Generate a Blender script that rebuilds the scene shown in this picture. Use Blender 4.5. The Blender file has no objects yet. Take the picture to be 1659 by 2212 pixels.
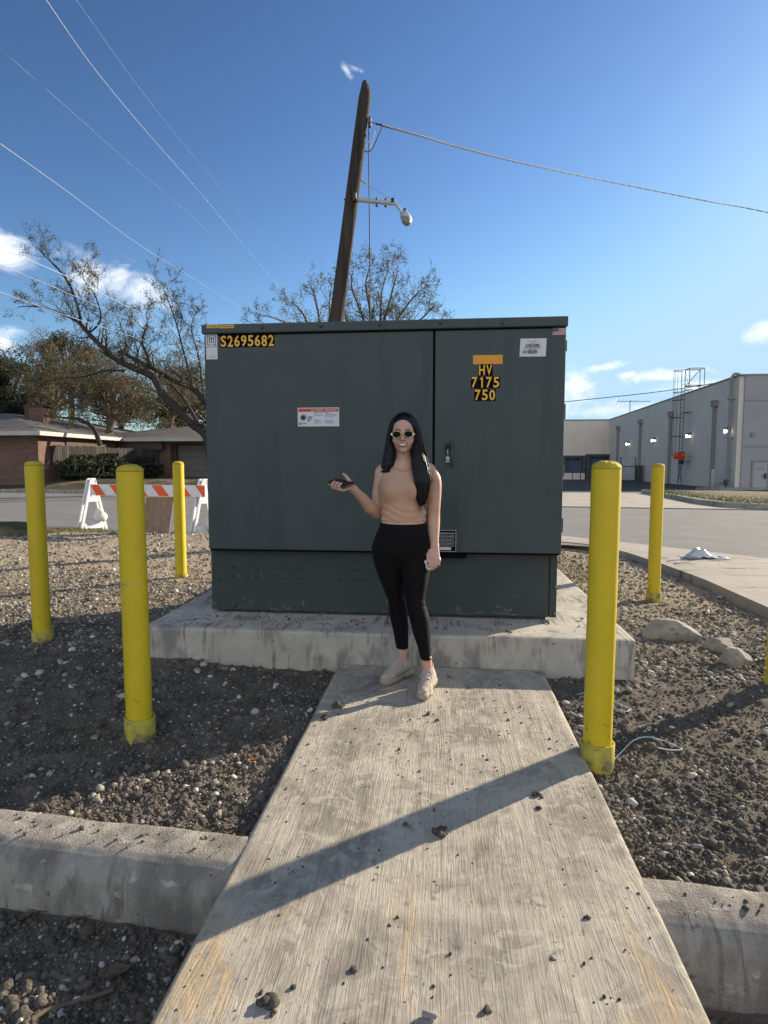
import bpy, bmesh, math, random
import numpy as np
from mathutils import Vector, Matrix
R = math.radians
sc = bpy.context.scene
COL = sc.collection
# ------------------------------------------------------------------ camera
CAMH = 1.30; FP = 1300.0; CX, CY = 829.5, 1106.0      # focal length in 1659 x 2212 pixels
PIT = math.atan(103 / FP); YAW = math.atan(130 / FP * math.cos(PIT))
cam = bpy.data.cameras.new('camera'); co = bpy.data.objects.new('camera', cam); COL.objects.link(co)
co.location = (0, 0, CAMH); co.rotation_euler = (R(90) - PIT, 0, YAW)
cam.sensor_fit = 'VERTICAL'; cam.sensor_height = 24; cam.lens = 24 * FP / 2212
cam.clip_start = 0.05; cam.clip_end = 3000
sc.camera = co
FW = np.array([-math.sin(YAW) * math.cos(PIT), math.cos(YAW) * math.cos(PIT), -math.sin(PIT)])
RT = np.cross(FW, [0, 0, 1]); RT /= np.linalg.norm(RT); UP = np.cross(RT, FW)
def ray(u, v): return FW + RT * (u - CX) / FP - UP * (v - CY) / FP
def on_y(u, v, y): d = ray(u, v); return np.array([0, 0, CAMH]) + d * y / d[1]
def on_x(u, v, x): d = ray(u, v); return np.array([0, 0, CAMH]) + d * x / d[0]
def on_z(u, v, z=0): d = ray(u, v); return np.array([0, 0, CAMH]) + d * (z - CAMH) / d[2]
# ------------------------------------------------------------------ sky, sun, exposure
SUN_EL = R(20); SUN_AZ = math.atan2(2.1, 1.75)        # azimuth from +Y towards +X
w = bpy.data.worlds.new('World'); sc.world = w; w.use_nodes = True
nt = w.node_tree; N = nt.nodes; Lk = nt.links
for n in list(N): N.remove(n)
def wn(t, **k):
    n = N.new(t)
    for a, b in k.items(): setattr(n, a, b)
    return n
sky = wn('ShaderNodeTexSky', sky_type='NISHITA'); sky.sun_disc = False
sky.sun_elevation = SUN_EL; sky.sun_rotation = SUN_AZ; sky.air_density = 1.0; sky.dust_density = 0.35; sky.ozone_density = 2.2
gm = wn('ShaderNodeGamma'); gm.inputs['Gamma'].default_value = 1.45; Lk.new(sky.outputs[0], gm.inputs['Color'])
g2 = wn('ShaderNodeVectorMath', operation='SCALE'); Lk.new(gm.outputs[0], g2.inputs[0]); g2.inputs['Scale'].default_value = 0.292
sx = wn('ShaderNodeSeparateXYZ'); Lk.new(g2.outputs[0], sx.inputs[0]); hs = wn('ShaderNodeCombineXYZ')
for i_, lim_ in enumerate((1.80, 2.66, 3.42)):
    sm_ = wn('ShaderNodeMath', operation='SMOOTH_MIN'); Lk.new(sx.outputs[i_], sm_.inputs[0]); sm_.inputs[1].default_value = lim_; sm_.inputs[2].default_value = 1.5; Lk.new(sm_.outputs[0], hs.inputs[i_])
tc = wn('ShaderNodeTexCoord')
def wmath(op, a, b=None, c=None, clamp=False):
    n = wn('ShaderNodeMath', operation=op); n.use_clamp = clamp
    for i, q in enumerate((a, b, c)):
        if q is None: continue
        if isinstance(q, (int, float)): n.inputs[i].default_value = q
        else: Lk.new(q, n.inputs[i])
    return n.outputs[0]
def wdot(vec):
    n = wn('ShaderNodeVectorMath', operation='DOT_PRODUCT'); Lk.new(tc.outputs['Generated'], n.inputs[0]); n.inputs[1].default_value = tuple(vec)
    return n.outputs['Value']
# clouds: each an ellipse of sky (azimuth, elevation), broken up by noise
CL = [(285, 632, 130, 56, 24), (195, 602, 55, 48, 0), (10, 540, 62, 48, 0), (0, 745, 55, 40, 0), (750, 154, 62, 15, 52), (770, 150, 44, 13, 15),
      (1245, 850, 50, 62, 0), (1300, 793, 55, 12, -8), (1350, 810, 30, 10, 0), (1440, 812, 90, 18, 0), (1290, 885, 120, 24, 0), (1500, 832, 100, 16, 0), (1650, 715, 58, 26, -20), (425, 880, 45, 60, 0), (1190, 870, 80, 60, 0)]
F = None
for (u, v, a, b, rot) in CL:
    d0 = ray(u, v); d0 = d0 / np.linalg.norm(d0)
    rr = np.cross(d0, [0, 0, 1]); rr /= np.linalg.norm(rr); uu = np.cross(rr, d0)
    c_, s_ = math.cos(R(rot)), math.sin(R(rot))
    ax = rr * c_ - uu * s_; ay = rr * s_ + uu * c_
    k = np.linalg.norm(ray(u, v))
    A = a / FP / k; B = b / FP / k
    e = wmath('ADD', wmath('POWER', wmath('DIVIDE', wdot(ax), A), 2.0), wmath('POWER', wmath('DIVIDE', wdot(ay), B), 2.0))
    e = wmath('SUBTRACT', 1.0, wmath('SQRT', e))
    front = wmath('GREATER_THAN', wdot(d0), 0.5)
    e = wmath('ADD', e, wmath('MULTIPLY', wmath('SUBTRACT', front, 1.0), 9.0))
    if v < 200: e = wmath('SUBTRACT', e, 0.46)
    F = e if F is None else wmath('MAXIMUM', F, e)
# bright broken cloud added behind the viewer, out of view, to fill the shade
fill_cloud = wmath('MULTIPLY_ADD', wdot((math.sin(YAW), -math.cos(YAW), 0.25)), 2.2, -0.42)
F = wmath('MULTIPLY_ADD', F, 1.25, 0.30); F = wmath('MAXIMUM', F, fill_cloud)
mp = wn('ShaderNodeMapping'); Lk.new(tc.outputs['Generated'], mp.inputs[0]); mp.inputs['Scale'].default_value = (1, 1, 1.6)
nz = wn('ShaderNodeTexNoise'); nz.inputs['Scale'].default_value = 19; nz.inputs['Detail'].default_value = 12; nz.inputs['Roughness'].default_value = 0.66; nz.inputs['Distortion'].default_value = 0.7
Lk.new(mp.outputs[0], nz.inputs['Vector'])
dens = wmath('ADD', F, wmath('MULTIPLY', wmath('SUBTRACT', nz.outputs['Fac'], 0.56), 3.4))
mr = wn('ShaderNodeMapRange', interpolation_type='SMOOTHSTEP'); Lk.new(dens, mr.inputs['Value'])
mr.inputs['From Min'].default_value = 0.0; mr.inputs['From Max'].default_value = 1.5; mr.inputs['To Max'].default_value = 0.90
n2 = wn('ShaderNodeTexNoise'); n2.inputs['Scale'].default_value = 9; n2.inputs['Detail'].default_value = 6
Lk.new(mp.outputs[0], n2.inputs['Vector'])
cr = wn('ShaderNodeValToRGB'); Lk.new(n2.outputs['Fac'], cr.inputs[0])
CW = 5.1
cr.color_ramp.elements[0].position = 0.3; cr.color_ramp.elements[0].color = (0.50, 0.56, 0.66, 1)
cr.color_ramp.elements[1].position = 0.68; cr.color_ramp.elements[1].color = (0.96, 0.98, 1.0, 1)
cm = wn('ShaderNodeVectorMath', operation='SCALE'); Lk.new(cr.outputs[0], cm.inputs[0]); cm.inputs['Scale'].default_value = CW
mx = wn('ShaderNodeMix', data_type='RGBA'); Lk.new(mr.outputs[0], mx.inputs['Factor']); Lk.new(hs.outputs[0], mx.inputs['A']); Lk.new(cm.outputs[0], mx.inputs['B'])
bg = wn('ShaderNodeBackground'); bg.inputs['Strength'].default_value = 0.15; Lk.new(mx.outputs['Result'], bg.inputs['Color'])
wo = wn('ShaderNodeOutputWorld'); Lk.new(bg.outputs[0], wo.inputs[0])
sl = bpy.data.lights.new('sun', 'SUN'); sl.energy = 5.0; sl.angle = R(0.5); sl.color = (1.0, 0.86, 0.68)
so = bpy.data.objects.new('sun', sl); COL.objects.link(so)
sd = Vector((math.sin(SUN_AZ) * math.cos(SUN_EL), math.cos(SUN_AZ) * math.cos(SUN_EL), math.sin(SUN_EL)))
so.rotation_euler = sd.to_track_quat('Z', 'Y').to_euler(); so.location = sd * 50
sc.view_settings.view_transform = 'Standard'; sc.view_settings.look = 'None'; sc.view_settings.gamma = 1
sc.view_settings.exposure = 0.99
sc.cycles.max_bounces = 6; sc.cycles.use_denoising = True
# ------------------------------------------------------------------ materials
def mat(name, c, c2=None, scale=5.0, stretch=(1, 1, 1), rough=0.75, metal=0.0, bump=0.0, bscale=60.0, bstretch=(1, 1, 1), bdist=0.004,
        lo=0.35, hi=0.65, c3=None, s3=1.0, t3=0.6, w3=0.06, st3=(1, 1, 1), spec=0.5, island=None, emit=None, det=8.0, speck=None):
    m = bpy.data.materials.new(name); m.use_nodes = True
    n = m.node_tree.nodes; l = m.node_tree.links; b = n['Principled BSDF']
    b.inputs['Roughness'].default_value = rough; b.inputs['Metallic'].default_value = metal
    b.inputs['Specular IOR Level'].default_value = spec
    b.inputs['Base Color'].default_value = (*c, 1)
    t = n.new('ShaderNodeTexCoord')
    def noise(sc_, st, d=det):
        mp_ = n.new('ShaderNodeMapping'); l.new(t.outputs['Object'], mp_.inputs[0]); mp_.inputs['Scale'].default_value = st
        z = n.new('ShaderNodeTexNoise'); z.inputs['Scale'].default_value = sc_; z.inputs['Detail'].default_value = d; z.inputs['Roughness'].default_value = 0.6
        l.new(mp_.outputs[0], z.inputs['Vector']); return z.outputs['Fac']
    def mixc(f, A, B):
        x = n.new('ShaderNodeMix'); x.data_type = 'RGBA'; l.new(f, x.inputs['Factor'])
        for s_, q in (('A', A), ('B', B)):
            if isinstance(q, tuple): x.inputs[s_].default_value = (*q, 1)
            else: l.new(q, x.inputs[s_])
        return x.outputs['Result']
    def rng(f, a0, a1):
        x = n.new('ShaderNodeMapRange'); l.new(f, x.inputs[0]); x.inputs[1].default_value = a0; x.inputs[2].default_value = a1; return x.outputs[0]
    cur = None
    if island:
        g = n.new('ShaderNodeNewGeometry'); r_ = n.new('ShaderNodeValToRGB'); l.new(g.outputs['Random Per Island'], r_.inputs[0])
        e = r_.color_ramp.elements
        while len(e) < len(island): e.new(0.5)
        for i, (p_, q) in enumerate(island): e[i].position = p_; e[i].color = (*q, 1)
        cur = r_.outputs[0]
    if c2 is not None:
        f = rng(noise(scale, stretch), lo, hi)
        cur = mixc(f, c if cur is None else cur, c2)
    if c3 is not None:
        f = rng(noise(s3, st3), t3, t3 + w3)
        cur = mixc(f, c if cur is None else cur, c3)
    if speck is not None:
        vo = n.new('ShaderNodeTexVoronoi'); vo.inputs['Scale'].default_value = speck[0]; l.new(t.outputs['Object'], vo.inputs['Vector'])
        f = rng(vo.outputs['Color'], speck[1], speck[1] + 0.1)
        cur = mixc(f, c if cur is None else cur, speck[2])
    if cur is not None: l.new(cur, b.inputs['Base Color'])
    if bump:
        bp = n.new('ShaderNodeBump'); bp.inputs['Strength'].default_value = bump; bp.inputs['Distance'].default_value = bdist
        l.new(noise(bscale, bstretch), bp.inputs['Height']); l.new(bp.outputs[0], b.inputs['Normal'])
    if emit:
        b.inputs['Emission Color'].default_value = (*emit[0], 1); b.inputs['Emission Strength'].default_value = emit[1]
    return m
# ------------------------------------------------------------------ object helpers
PLOC = {}
def props(o, label=None, cat=None, group=None, kind=None):
    if label: o['label'] = label
    if cat: o['category'] = cat
    if group: o['group'] = group
    if kind: o['kind'] = kind
    return o
def thing(name, loc, label, cat, group=None):
    o = bpy.data.objects.new(name, None); COL.objects.link(o); o.location = tuple(float(q) for q in loc); o.empty_display_size = 0.1
    PLOC[o.name] = np.array(loc, float); return props(o, label, cat, group)
def ob(name, V, F, m, parent=None, smooth=False, org=None, **k):
    V = np.asarray(V, dtype=np.float64).reshape(-1, 3)
    o0 = np.zeros(3)
    if parent is not None: o0 = PLOC.get(parent.name, np.zeros(3))
    elif org is not None: o0 = np.array(org, float)
    me = bpy.data.meshes.new(name)
    Vl = V - o0
    if isinstance(F, np.ndarray):
        me.vertices.add(len(Vl)); me.vertices.foreach_set('co', Vl.astype(np.float32).ravel())
        nf, s = F.shape; me.loops.add(nf * s); me.loops.foreach_set('vertex_index', F.astype(np.int32).ravel())
        me.polygons.add(nf); me.polygons.foreach_set('loop_start', np.arange(0, nf * s, s, dtype=np.int32))
        try: me.polygons.foreach_set('loop_total', np.full(nf, s, dtype=np.int32))
        except Exception: pass
        me.update(calc_edges=True)
    else:
        me.from_pydata(Vl.tolist(), [], F); me.update()
    if smooth: me.polygons.foreach_set('use_smooth', np.ones(len(me.polygons), dtype=bool))
    for q in (m if isinstance(m, (list, tuple)) else [m]): me.materials.append(q)
    o = bpy.data.objects.new(name, me); COL.objects.link(o)
    if parent is not None: o.parent = parent
    else: o.location = tuple(o0)
    PLOC[o.name] = o0
    if k: props(o, k.get('label'), k.get('cat'), k.get('group'), k.get('kind'))
    return o
def dup(o, loc=None, rz=0.0, parent=None, label=None):
    c = o.copy(); COL.objects.link(c)
    if parent is not None: c.parent = parent
    if loc is not None: c.location = loc; c.rotation_euler[2] += rz
    if label: c['label'] = label
    for ch in [q for q in bpy.data.objects if q.parent == o]: dup(ch, parent=c)
    return c
class MB:
    def __init__(s): s.V = []; s.F = []
    def add(s, V, F):
        b = len(s.V); s.V.extend([tuple(map(float, v)) for v in V]); s.F.extend([tuple(int(i) + b for i in f) for f in F]); return s
    def box(s, a, b, bev=0.0, M=None):
        x0, y0, z0 = a; x1, y1, z1 = b
        if bev <= 0:
            V = [(x0, y0, z0), (x1, y0, z0), (x1, y1, z0), (x0, y1, z0), (x0, y0, z1), (x1, y0, z1), (x1, y1, z1), (x0, y1, z1)]
            Fc = [(0, 3, 2, 1), (4, 5, 6, 7), (0, 1, 5, 4), (1, 2, 6, 5), (2, 3, 7, 6), (3, 0, 4, 7)]
        else:
            bm = bmesh.new(); bmesh.ops.create_cube(bm, size=1)
            for v in bm.verts: v.co = Vector(((x0 + x1) / 2 + v.co.x * (x1 - x0), (y0 + y1) / 2 + v.co.y * (y1 - y0), (z0 + z1) / 2 + v.co.z * (z1 - z0)))
            bmesh.ops.bevel(bm, geom=list(bm.edges), offset=bev, segments=2, profile=0.6, affect='EDGES')
            bm.verts.index_update(); V = [tuple(v.co) for v in bm.verts]; Fc = [tuple(v.index for v in f.verts) for f in bm.faces]; bm.free()
        if M is not None: V = [tuple(M @ Vector(v)) for v in V]
        return s.add(V, Fc)
    def tube(s, P, r, n=8, cap=True):
        P = [np.array(p, float) for p in P]; m = len(P); r = [r] * m if not hasattr(r, '__len__') else r
        V = []; prev = None
        for i in range(m):
            t = P[min(i + 1, m - 1)] - P[max(i - 1, 0)]; t /= (np.linalg.norm(t) + 1e-9)
            if prev is None:
                a = np.array([0, 0, 1.0]) if abs(t[2]) < 0.9 else np.array([1.0, 0, 0])
                u = np.cross(a, t)
            else: u = prev - t * (prev @ t)
            u /= (np.linalg.norm(u) + 1e-9); prev = u; v = np.cross(t, u)
            for k in range(n):
                a = 2 * math.pi * k / n; V.append(P[i] + (u * math.cos(a) + v * math.sin(a)) * r[i])
        Fc = [(i * n + k, i * n + (k + 1) % n, (i + 1) * n + (k + 1) % n, (i + 1) * n + k) for i in range(m - 1) for k in range(n)]
        if cap: Fc.append(tuple(range(n - 1, -1, -1))); Fc.append(tuple((m - 1) * n + k for k in range(n)))
        return s.add(V, Fc)
    def lathe(s, c, prof, n=32, axis='z'):
        V = []; c = np.array(c, float)
        for (r, z) in prof:
            for k in range(n):
                a = 2 * math.pi * k / n; q = (r * math.cos(a), r * math.sin(a), z)
                if axis == 'y': q = (q[0], -q[2], q[1])      # profile height points to -Y (towards the viewer)
                if axis == 'x': q = (q[2], q[0], q[1])
                V.append(c + np.array(q))
        m = len(prof)
        Fc = [(i * n + k, i * n + (k + 1) % n, (i + 1) * n + (k + 1) % n, (i + 1) * n + k) for i in range(m - 1) for k in range(n)]
        Fc.append(tuple((m - 1) * n + k for k in range(n))); Fc.append(tuple(range(n - 1, -1, -1)))
        return s.add(V, Fc)
    def quad(s, a, b, c, d): return s.add([a, b, c, d], [(0, 1, 2, 3)])
    def prism(s, pts, y0, y1):      # pts in x, z; extruded in y
        n = len(pts); V = [(x, y0, z) for x, z in pts] + [(x, y1, z) for x, z in pts]
        Fc = [tuple(range(n)), tuple(range(2 * n - 1, n - 1, -1))] + [((i + 1) % n, i, n + i, n + (i + 1) % n) for i in range(n)]
        return s.add(V, Fc)
    def build(s, name, m, parent=None, smooth=False, auto=False, **k):
        o = ob(name, s.V, s.F, m, parent, smooth, **k)
        if auto:
            try: o.data.set_sharp_from_angle(angle=R(35))
            except Exception: pass
        return o
# ------------------------------------------------------------------ numpy noise
def _h(ix, iy, seed):
    n = (ix.astype(np.int64) * 374761393 + iy.astype(np.int64) * 668265263 + seed * 1442695041) & 0x7fffffff
    n = ((n ^ (n >> 13)) * 1274126177) & 0x7fffffff
    return ((n ^ (n >> 16)) & 0xffff) / 65535.0
def vn(x, y, seed=0):
    x = np.asarray(x, float); y = np.asarray(y, float)
    ix = np.floor(x); iy = np.floor(y); fx = x - ix; fy = y - iy
    fx = fx * fx * (3 - 2 * fx); fy = fy * fy * (3 - 2 * fy)
    a = _h(ix, iy, seed); b = _h(ix + 1, iy, seed); c = _h(ix, iy + 1, seed); d = _h(ix + 1, iy + 1, seed)
    return (a * (1 - fx) + b * fx) * (1 - fy) + (c * (1 - fx) + d * fx) * fy
def fbm(x, y, seed=0, o=4, g=0.5):
    s = 0; a = 1; t = 0
    for i in range(o): s = s + a * (vn(x, y, seed + i * 17) - 0.5); t += a; a *= g; x = np.asarray(x) * 2.03; y = np.asarray(y) * 2.03
    return s / t
def sst(a, b, x): t = np.clip((np.asarray(x, float) - a) / (b - a), 0, 1); return t * t * (3 - 2 * t)
rng = np.random.default_rng(11); rnd = random.Random(5)
# ------------------------------------------------------------------ materials used by the setting
M_soil = mat('soil', (0.175, 0.152, 0.125), (0.088, 0.077, 0.064), scale=7, rough=1, spec=0.15, bump=1.0, bscale=110, bdist=0.014, c3=(0.19, 0.16, 0.125), s3=2.3, t3=0.56, w3=0.12, speck=None)
sn = M_soil.node_tree.nodes; sk = M_soil.node_tree.links; sb = sn['Principled BSDF']; src = sb.inputs['Base Color'].links[0].from_socket
stc = sn.new('ShaderNodeTexCoord'); ssx = sn.new('ShaderNodeSeparateXYZ'); sk.new(stc.outputs['Object'], ssx.inputs[0])
sno = sn.new('ShaderNodeTexNoise'); sno.inputs['Scale'].default_value = 1.3; sno.inputs['Detail'].default_value = 6; sk.new(stc.outputs['Object'], sno.inputs['Vector'])
sad = sn.new('ShaderNodeMath'); sad.operation = 'MULTIPLY_ADD'; sk.new(sno.outputs['Fac'], sad.inputs[0]); sad.inputs[1].default_value = 4.0; sk.new(ssx.outputs['Y'], sad.inputs[2])
smr = sn.new('ShaderNodeMapRange'); sk.new(sad.outputs[0], smr.inputs[0]); smr.inputs[1].default_value = 6.2; smr.inputs[2].default_value = 9.0
smx = sn.new('ShaderNodeMix'); smx.data_type = 'RGBA'; sk.new(smr.outputs[0], smx.inputs['Factor']); sk.new(src, smx.inputs['A']); smx.inputs['B'].default_value = (0.37, 0.30, 0.215, 1); sk.new(smx.outputs['Result'], sb.inputs['Base Color'])
M_stone = mat('stone', (0.3, 0.28, 0.25), rough=0.95, spec=0.2, bump=0.3, bscale=90, island=[(0.0, (0.085, 0.075, 0.063)), (0.45, (0.17, 0.155, 0.13)), (0.80, (0.31, 0.285, 0.24)), (1.0, (0.58, 0.53, 0.45))])
M_asphalt = mat('asphalt', (0.15, 0.148, 0.142), (0.19, 0.187, 0.18), scale=1.2, rough=0.95, spec=0.2, bump=0.5, bscale=160, speck=(110, 0.72, (0.26, 0.25, 0.24)), c3=(0.25, 0.225, 0.19), s3=0.55, t3=0.60, w3=0.15)
M_asphalt2 = mat('asphalt_dark', (0.05, 0.052, 0.056), (0.065, 0.066, 0.07), scale=0.6, rough=0.95, spec=0.2)
M_drive = mat('drive_concrete', (0.33, 0.295, 0.25), (0.40, 0.365, 0.31), scale=1.5, rough=0.95, spec=0.2, bump=0.5, bscale=60, c3=(0.155, 0.13, 0.105), s3=2.6, t3=0.57, w3=0.1, st3=(0.35, 1.6, 1), speck=(60, 0.84, (0.10, 0.085, 0.07)))
M_kerb = mat('kerb_concrete', (0.38, 0.35, 0.30), (0.21, 0.19, 0.165), scale=9, stretch=(1, 1, 0.45), lo=0.42, hi=0.62, rough=0.95, spec=0.2, bump=1.0, bscale=150, bdist=0.010, c3=(0.40, 0.375, 0.33), s3=16, t3=0.60, w3=0.08, st3=(1, 1, 0.4))
M_pad = mat('pad_concrete', (0.48, 0.44, 0.37), (0.37, 0.34, 0.29), scale=6, rough=0.9, spec=0.25, bump=0.35, bscale=70, c3=(0.15, 0.135, 0.115), s3=7, t3=0.63, w3=0.09, st3=(2.2, 2.2, 0.35))
def add_drips(m):
    n = m.node_tree.nodes; l = m.node_tree.links; b = n['Principled BSDF']; src = b.inputs['Base Color'].links[0].from_socket; t = n.new('ShaderNodeTexCoord')
    def no(st, sc_=1.0, d=4):
        mp_ = n.new('ShaderNodeMapping'); l.new(t.outputs['Object'], mp_.inputs[0]); mp_.inputs['Scale'].default_value = st
        z = n.new('ShaderNodeTexNoise'); z.inputs['Scale'].default_value = sc_; z.inputs['Detail'].default_value = d; l.new(mp_.outputs[0], z.inputs['Vector']); return z.outputs['Fac']
    def rg(f, a, c): x = n.new('ShaderNodeMapRange'); l.new(f, x.inputs[0]); x.inputs[1].default_value = a; x.inputs[2].default_value = c; return x.outputs[0]
    def mu(a, c): x = n.new('ShaderNodeMath'); x.operation = 'MULTIPLY'; l.new(a, x.inputs[0]); l.new(c, x.inputs[1]); return x.outputs[0]
    def mi(f, B):
        nonlocal src
        x = n.new('ShaderNodeMix'); x.data_type = 'RGBA'; l.new(f, x.inputs['Factor']); l.new(src, x.inputs['A']); x.inputs['B'].default_value = (*B, 1); src = x.outputs['Result']
    mi(mu(rg(no((48, 3, 4), 1, 3), .52, .58), rg(no((2.2, 2.2, 2.2), 1.4, 5), .44, .58)), (0.21, 0.185, 0.15))
    mi(rg(no((7, 7, 3.5), 1, 8), .55, .66), (0.24, 0.22, 0.19)); mi(rg(no((16, 16, 16), 1, 6), .66, .72), (0.14, 0.125, 0.105)); mi(rg(no((9, 12, 14), 1, 9), .64, .70), (0.50, 0.47, 0.42))
    l.new(src, b.inputs['Base Color'])
add_drips(M_pad); add_drips(M_kerb)
M_yard = mat('yard_earth', (0.10, 0.082, 0.055), (0.055, 0.06, 0.028), scale=0.9, rough=1, spec=0.1, bump=1, bscale=14, bdist=0.05, c3=(0.17, 0.14, 0.09), s3=0.5, t3=0.55)
M_far = mat('far_earth', (0.10, 0.10, 0.06), (0.07, 0.08, 0.04), scale=0.05, rough=1)
# walkway: brushed concrete, the grooves run along its length
def walk_mat():
    m = bpy.data.materials.new('brushed_concrete'); m.use_nodes = True; n = m.node_tree.nodes; l = m.node_tree.links; b = n['Principled BSDF']
    b.inputs['Roughness'].default_value = 0.92; b.inputs['Specular IOR Level'].default_value = 0.25
    t = n.new('ShaderNodeTexCoord')
    def no(sc_, st, det=8, dist=0.0, ro=0.6):
        mp_ = n.new('ShaderNodeMapping'); l.new(t.outputs['Object'], mp_.inputs[0]); mp_.inputs['Scale'].default_value = st
        z = n.new('ShaderNodeTexNoise'); z.inputs['Scale'].default_value = sc_; z.inputs['Detail'].default_value = det; z.inputs['Distortion'].default_value = dist; z.inputs['Roughness'].default_value = ro
        l.new(mp_.outputs[0], z.inputs['Vector']); return z.outputs['Fac']
    def mr_(f, a, b_, c_=0.0, d=1.0):
        x = n.new('ShaderNodeMapRange'); l.new(f, x.inputs[0])
        for i, q in enumerate((a, b_, c_, d)): x.inputs[i + 1].default_value = q
        return x.outputs[0]
    def mx_(f, A, B):
        x = n.new('ShaderNodeMix'); x.data_type = 'RGBA'; l.new(f, x.inputs['Factor'])
        for s_, q in (('A', A), ('B', B)):
            if isinstance(q, tuple): x.inputs[s_].default_value = (*q, 1)
            else: l.new(q, x.inputs[s_])
        return x.outputs['Result']
    def ma(op, a, b_):
        x = n.new('ShaderNodeMath'); x.operation = op
        for i, q in enumerate((a, b_)):
            if isinstance(q, (int, float)): x.inputs[i].default_value = q
            else: l.new(q, x.inputs[i])
        return x.outputs[0]
    streak = no(1.0, (62, 3.0, 1), 8, 1.6, 0.72); fine = no(1.0, (190, 12, 40), 4, 0.6); patch = no(2.1, (1, 0.7, 1), 8, 1.2); blot = no(9, (1, 1, 1), 8, 1.5); pit = no(70, (1, 0.6, 1), 3)
    col = mx_(mr_(patch, 0.40, 0.60), (0.45, 0.405, 0.33), (0.265, 0.24, 0.20))
    col = mx_(mr_(blot, 0.48, 0.62, 0, 0.6), col, (0.52, 0.475, 0.39))
    col = mx_(mr_(no(3.3, (1, 0.8, 1), 9, 2.0), 0.56, 0.66, 0, 0.7), col, (0.19, 0.172, 0.148))
    col = mx_(mr_(no(26, (1, 0.7, 1), 6, 1.0), 0.60, 0.68, 0, 0.7), col, (0.17, 0.15, 0.125))
    sm = ma('MULTIPLY', mr_(streak, 0.52, 0.62), mr_(patch, 0.36, 0.56, 1.0, 0.25))
    col = mx_(ma('MULTIPLY', sm, 0.36), col, (0.47, 0.43, 0.36))
    col = mx_(ma('MULTIPLY', mr_(streak, 0.44, 0.36), 0.5), col, (0.14, 0.122, 0.10))
    warm = ma('MULTIPLY', mr_(no(2.6, (1.5, 0.45, 1), 6, 0.6), 0.52, 0.60), ma('MULTIPLY', mr_(fine, 0.42, 0.56), 1.0))
    sep = n.new('ShaderNodeSeparateXYZ'); l.new(t.outputs['Object'], sep.inputs[0])
    warm = ma('MULTIPLY', warm, mr_(sep.outputs['Y'], 1.9, 1.45))
    col = mx_(ma('MULTIPLY', warm, 0.85), col, (0.52, 0.38, 0.21))
    col = mx_(mr_(pit, 0.70, 0.74), col, (0.10, 0.085, 0.07))
    l.new(col, b.inputs['Base Color'])
    h = ma('ADD', ma('MULTIPLY', streak, 1.0), ma('MULTIPLY', fine, 0.35)); h = ma('ADD', h, ma('MULTIPLY', blot, 0.5)); h = ma('SUBTRACT', h, ma('MULTIPLY', mr_(pit, 0.68, 0.76), 0.4))
    bp = n.new('ShaderNodeBump'); bp.inputs['Strength'].default_value = 0.8; bp.inputs['Distance'].default_value = 0.012; l.new(h, bp.inputs['Height']); l.new(bp.outputs[0], b.inputs['Normal'])
    return m
M_walk = walk_mat()
# ------------------------------------------------------------------ levels
def y_kb(x): return 1.93 - 0.067 * np.asarray(x, float)
def y_kf(x): return y_kb(x) - 0.235
def y_road(x): return 10.05 - 0.114 * np.asarray(x, float)
LOT = [(2.95, -6.0), (2.95, 5.7), (2.95, 7.1), (2.85, 8.2), (2.7, 9.2), (2.45, 9.95), (2.0, 10.35), (1.0, 10.2), (-0.6, 10.1)]
def x_lot(y): ys = [p[1] for p in LOT[:7]]; return np.interp(y, ys, [p[0] for p in LOT[:7]])
def soil_z(x, y, fine=True):
    x = np.asarray(x, float); y = np.asarray(y, float)
    z = -0.05 + 0.045 * sst(5, 9.6, y) * (1 - sst(1.2, 2.2, x)) + 0.05 * sst(-0.9, -1.9, -(-x)) * 0
    z = z + 0.05 * sst(-1.0, -2.0, x) * sst(2.6, 3.6, y) - 0.055 * sst(1.0, 2.5, x)
    z = z + 0.05 * fbm(x * 1.3 + 7, y * 1.3, 3, 3)
    if fine: z = z + 0.030 * fbm(x * 9, y * 9, 21, 4, 0.62) + 0.034 * np.maximum(fbm(x * 30, y * 30, 5, 4, 0.65), -0.08)
    low = sst(0, 0.05, y_kb(x) - 0.10 - y)
    z2 = -0.205 + 0.05 * fbm(x * 1.1, y * 1.1 + 4, 9, 3) + (0.028 * fbm(x * 11, y * 11, 31, 4, 0.6) if fine else 0)
    z = z * (1 - low) + z2 * low
    z = np.where((np.abs(x + 0.02) < 0.64) & (y < 3.9), np.minimum(z, -0.09), z)
    road = sst(0.0, 0.25, y - y_road(x)); z = z * (1 - road) - 0.08 * road
    lot = sst(0.0, 0.06, x - x_lot(y)); z = np.where(y > -6, z * (1 - lot) - 0.14 * lot, z)
    return z
# soil sheet, finer towards the camera
ys = np.concatenate([np.linspace(-3, 0.9, 20, endpoint=False), 0.9 * (12.5 / 0.9) ** (np.linspace(0, 1, 470))])
ts = np.concatenate([np.linspace(-1.9, -0.85, 40, endpoint=False), np.linspace(-0.85, 0.8, 430, endpoint=False), np.linspace(0.8, 1.9, 40)])
X = ts[None, :] * (np.maximum(ys, 0.9)[:, None] + 0.35); Y = np.repeat(ys[:, None], len(ts), 1)
Z = soil_z(X, Y); ny, nx = X.shape
idx = np.arange(nx * ny).reshape(ny, nx)
Fq = np.stack([idx[:-1, :-1], idx[:-1, 1:], idx[1:, 1:], idx[1:, :-1]], -1).reshape(-1, 4)
ob('soil_ground', np.stack([X, Y, Z], -1).reshape(-1, 3), Fq, M_soil, smooth=True, kind='structure')
ob('ground', [(-900, -900, -1.1), (900, -900, -1.1), (900, 900, -1.1), (-900, 900, -1.1)], [(0, 1, 2, 3)], M_far, kind='structure')
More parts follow.
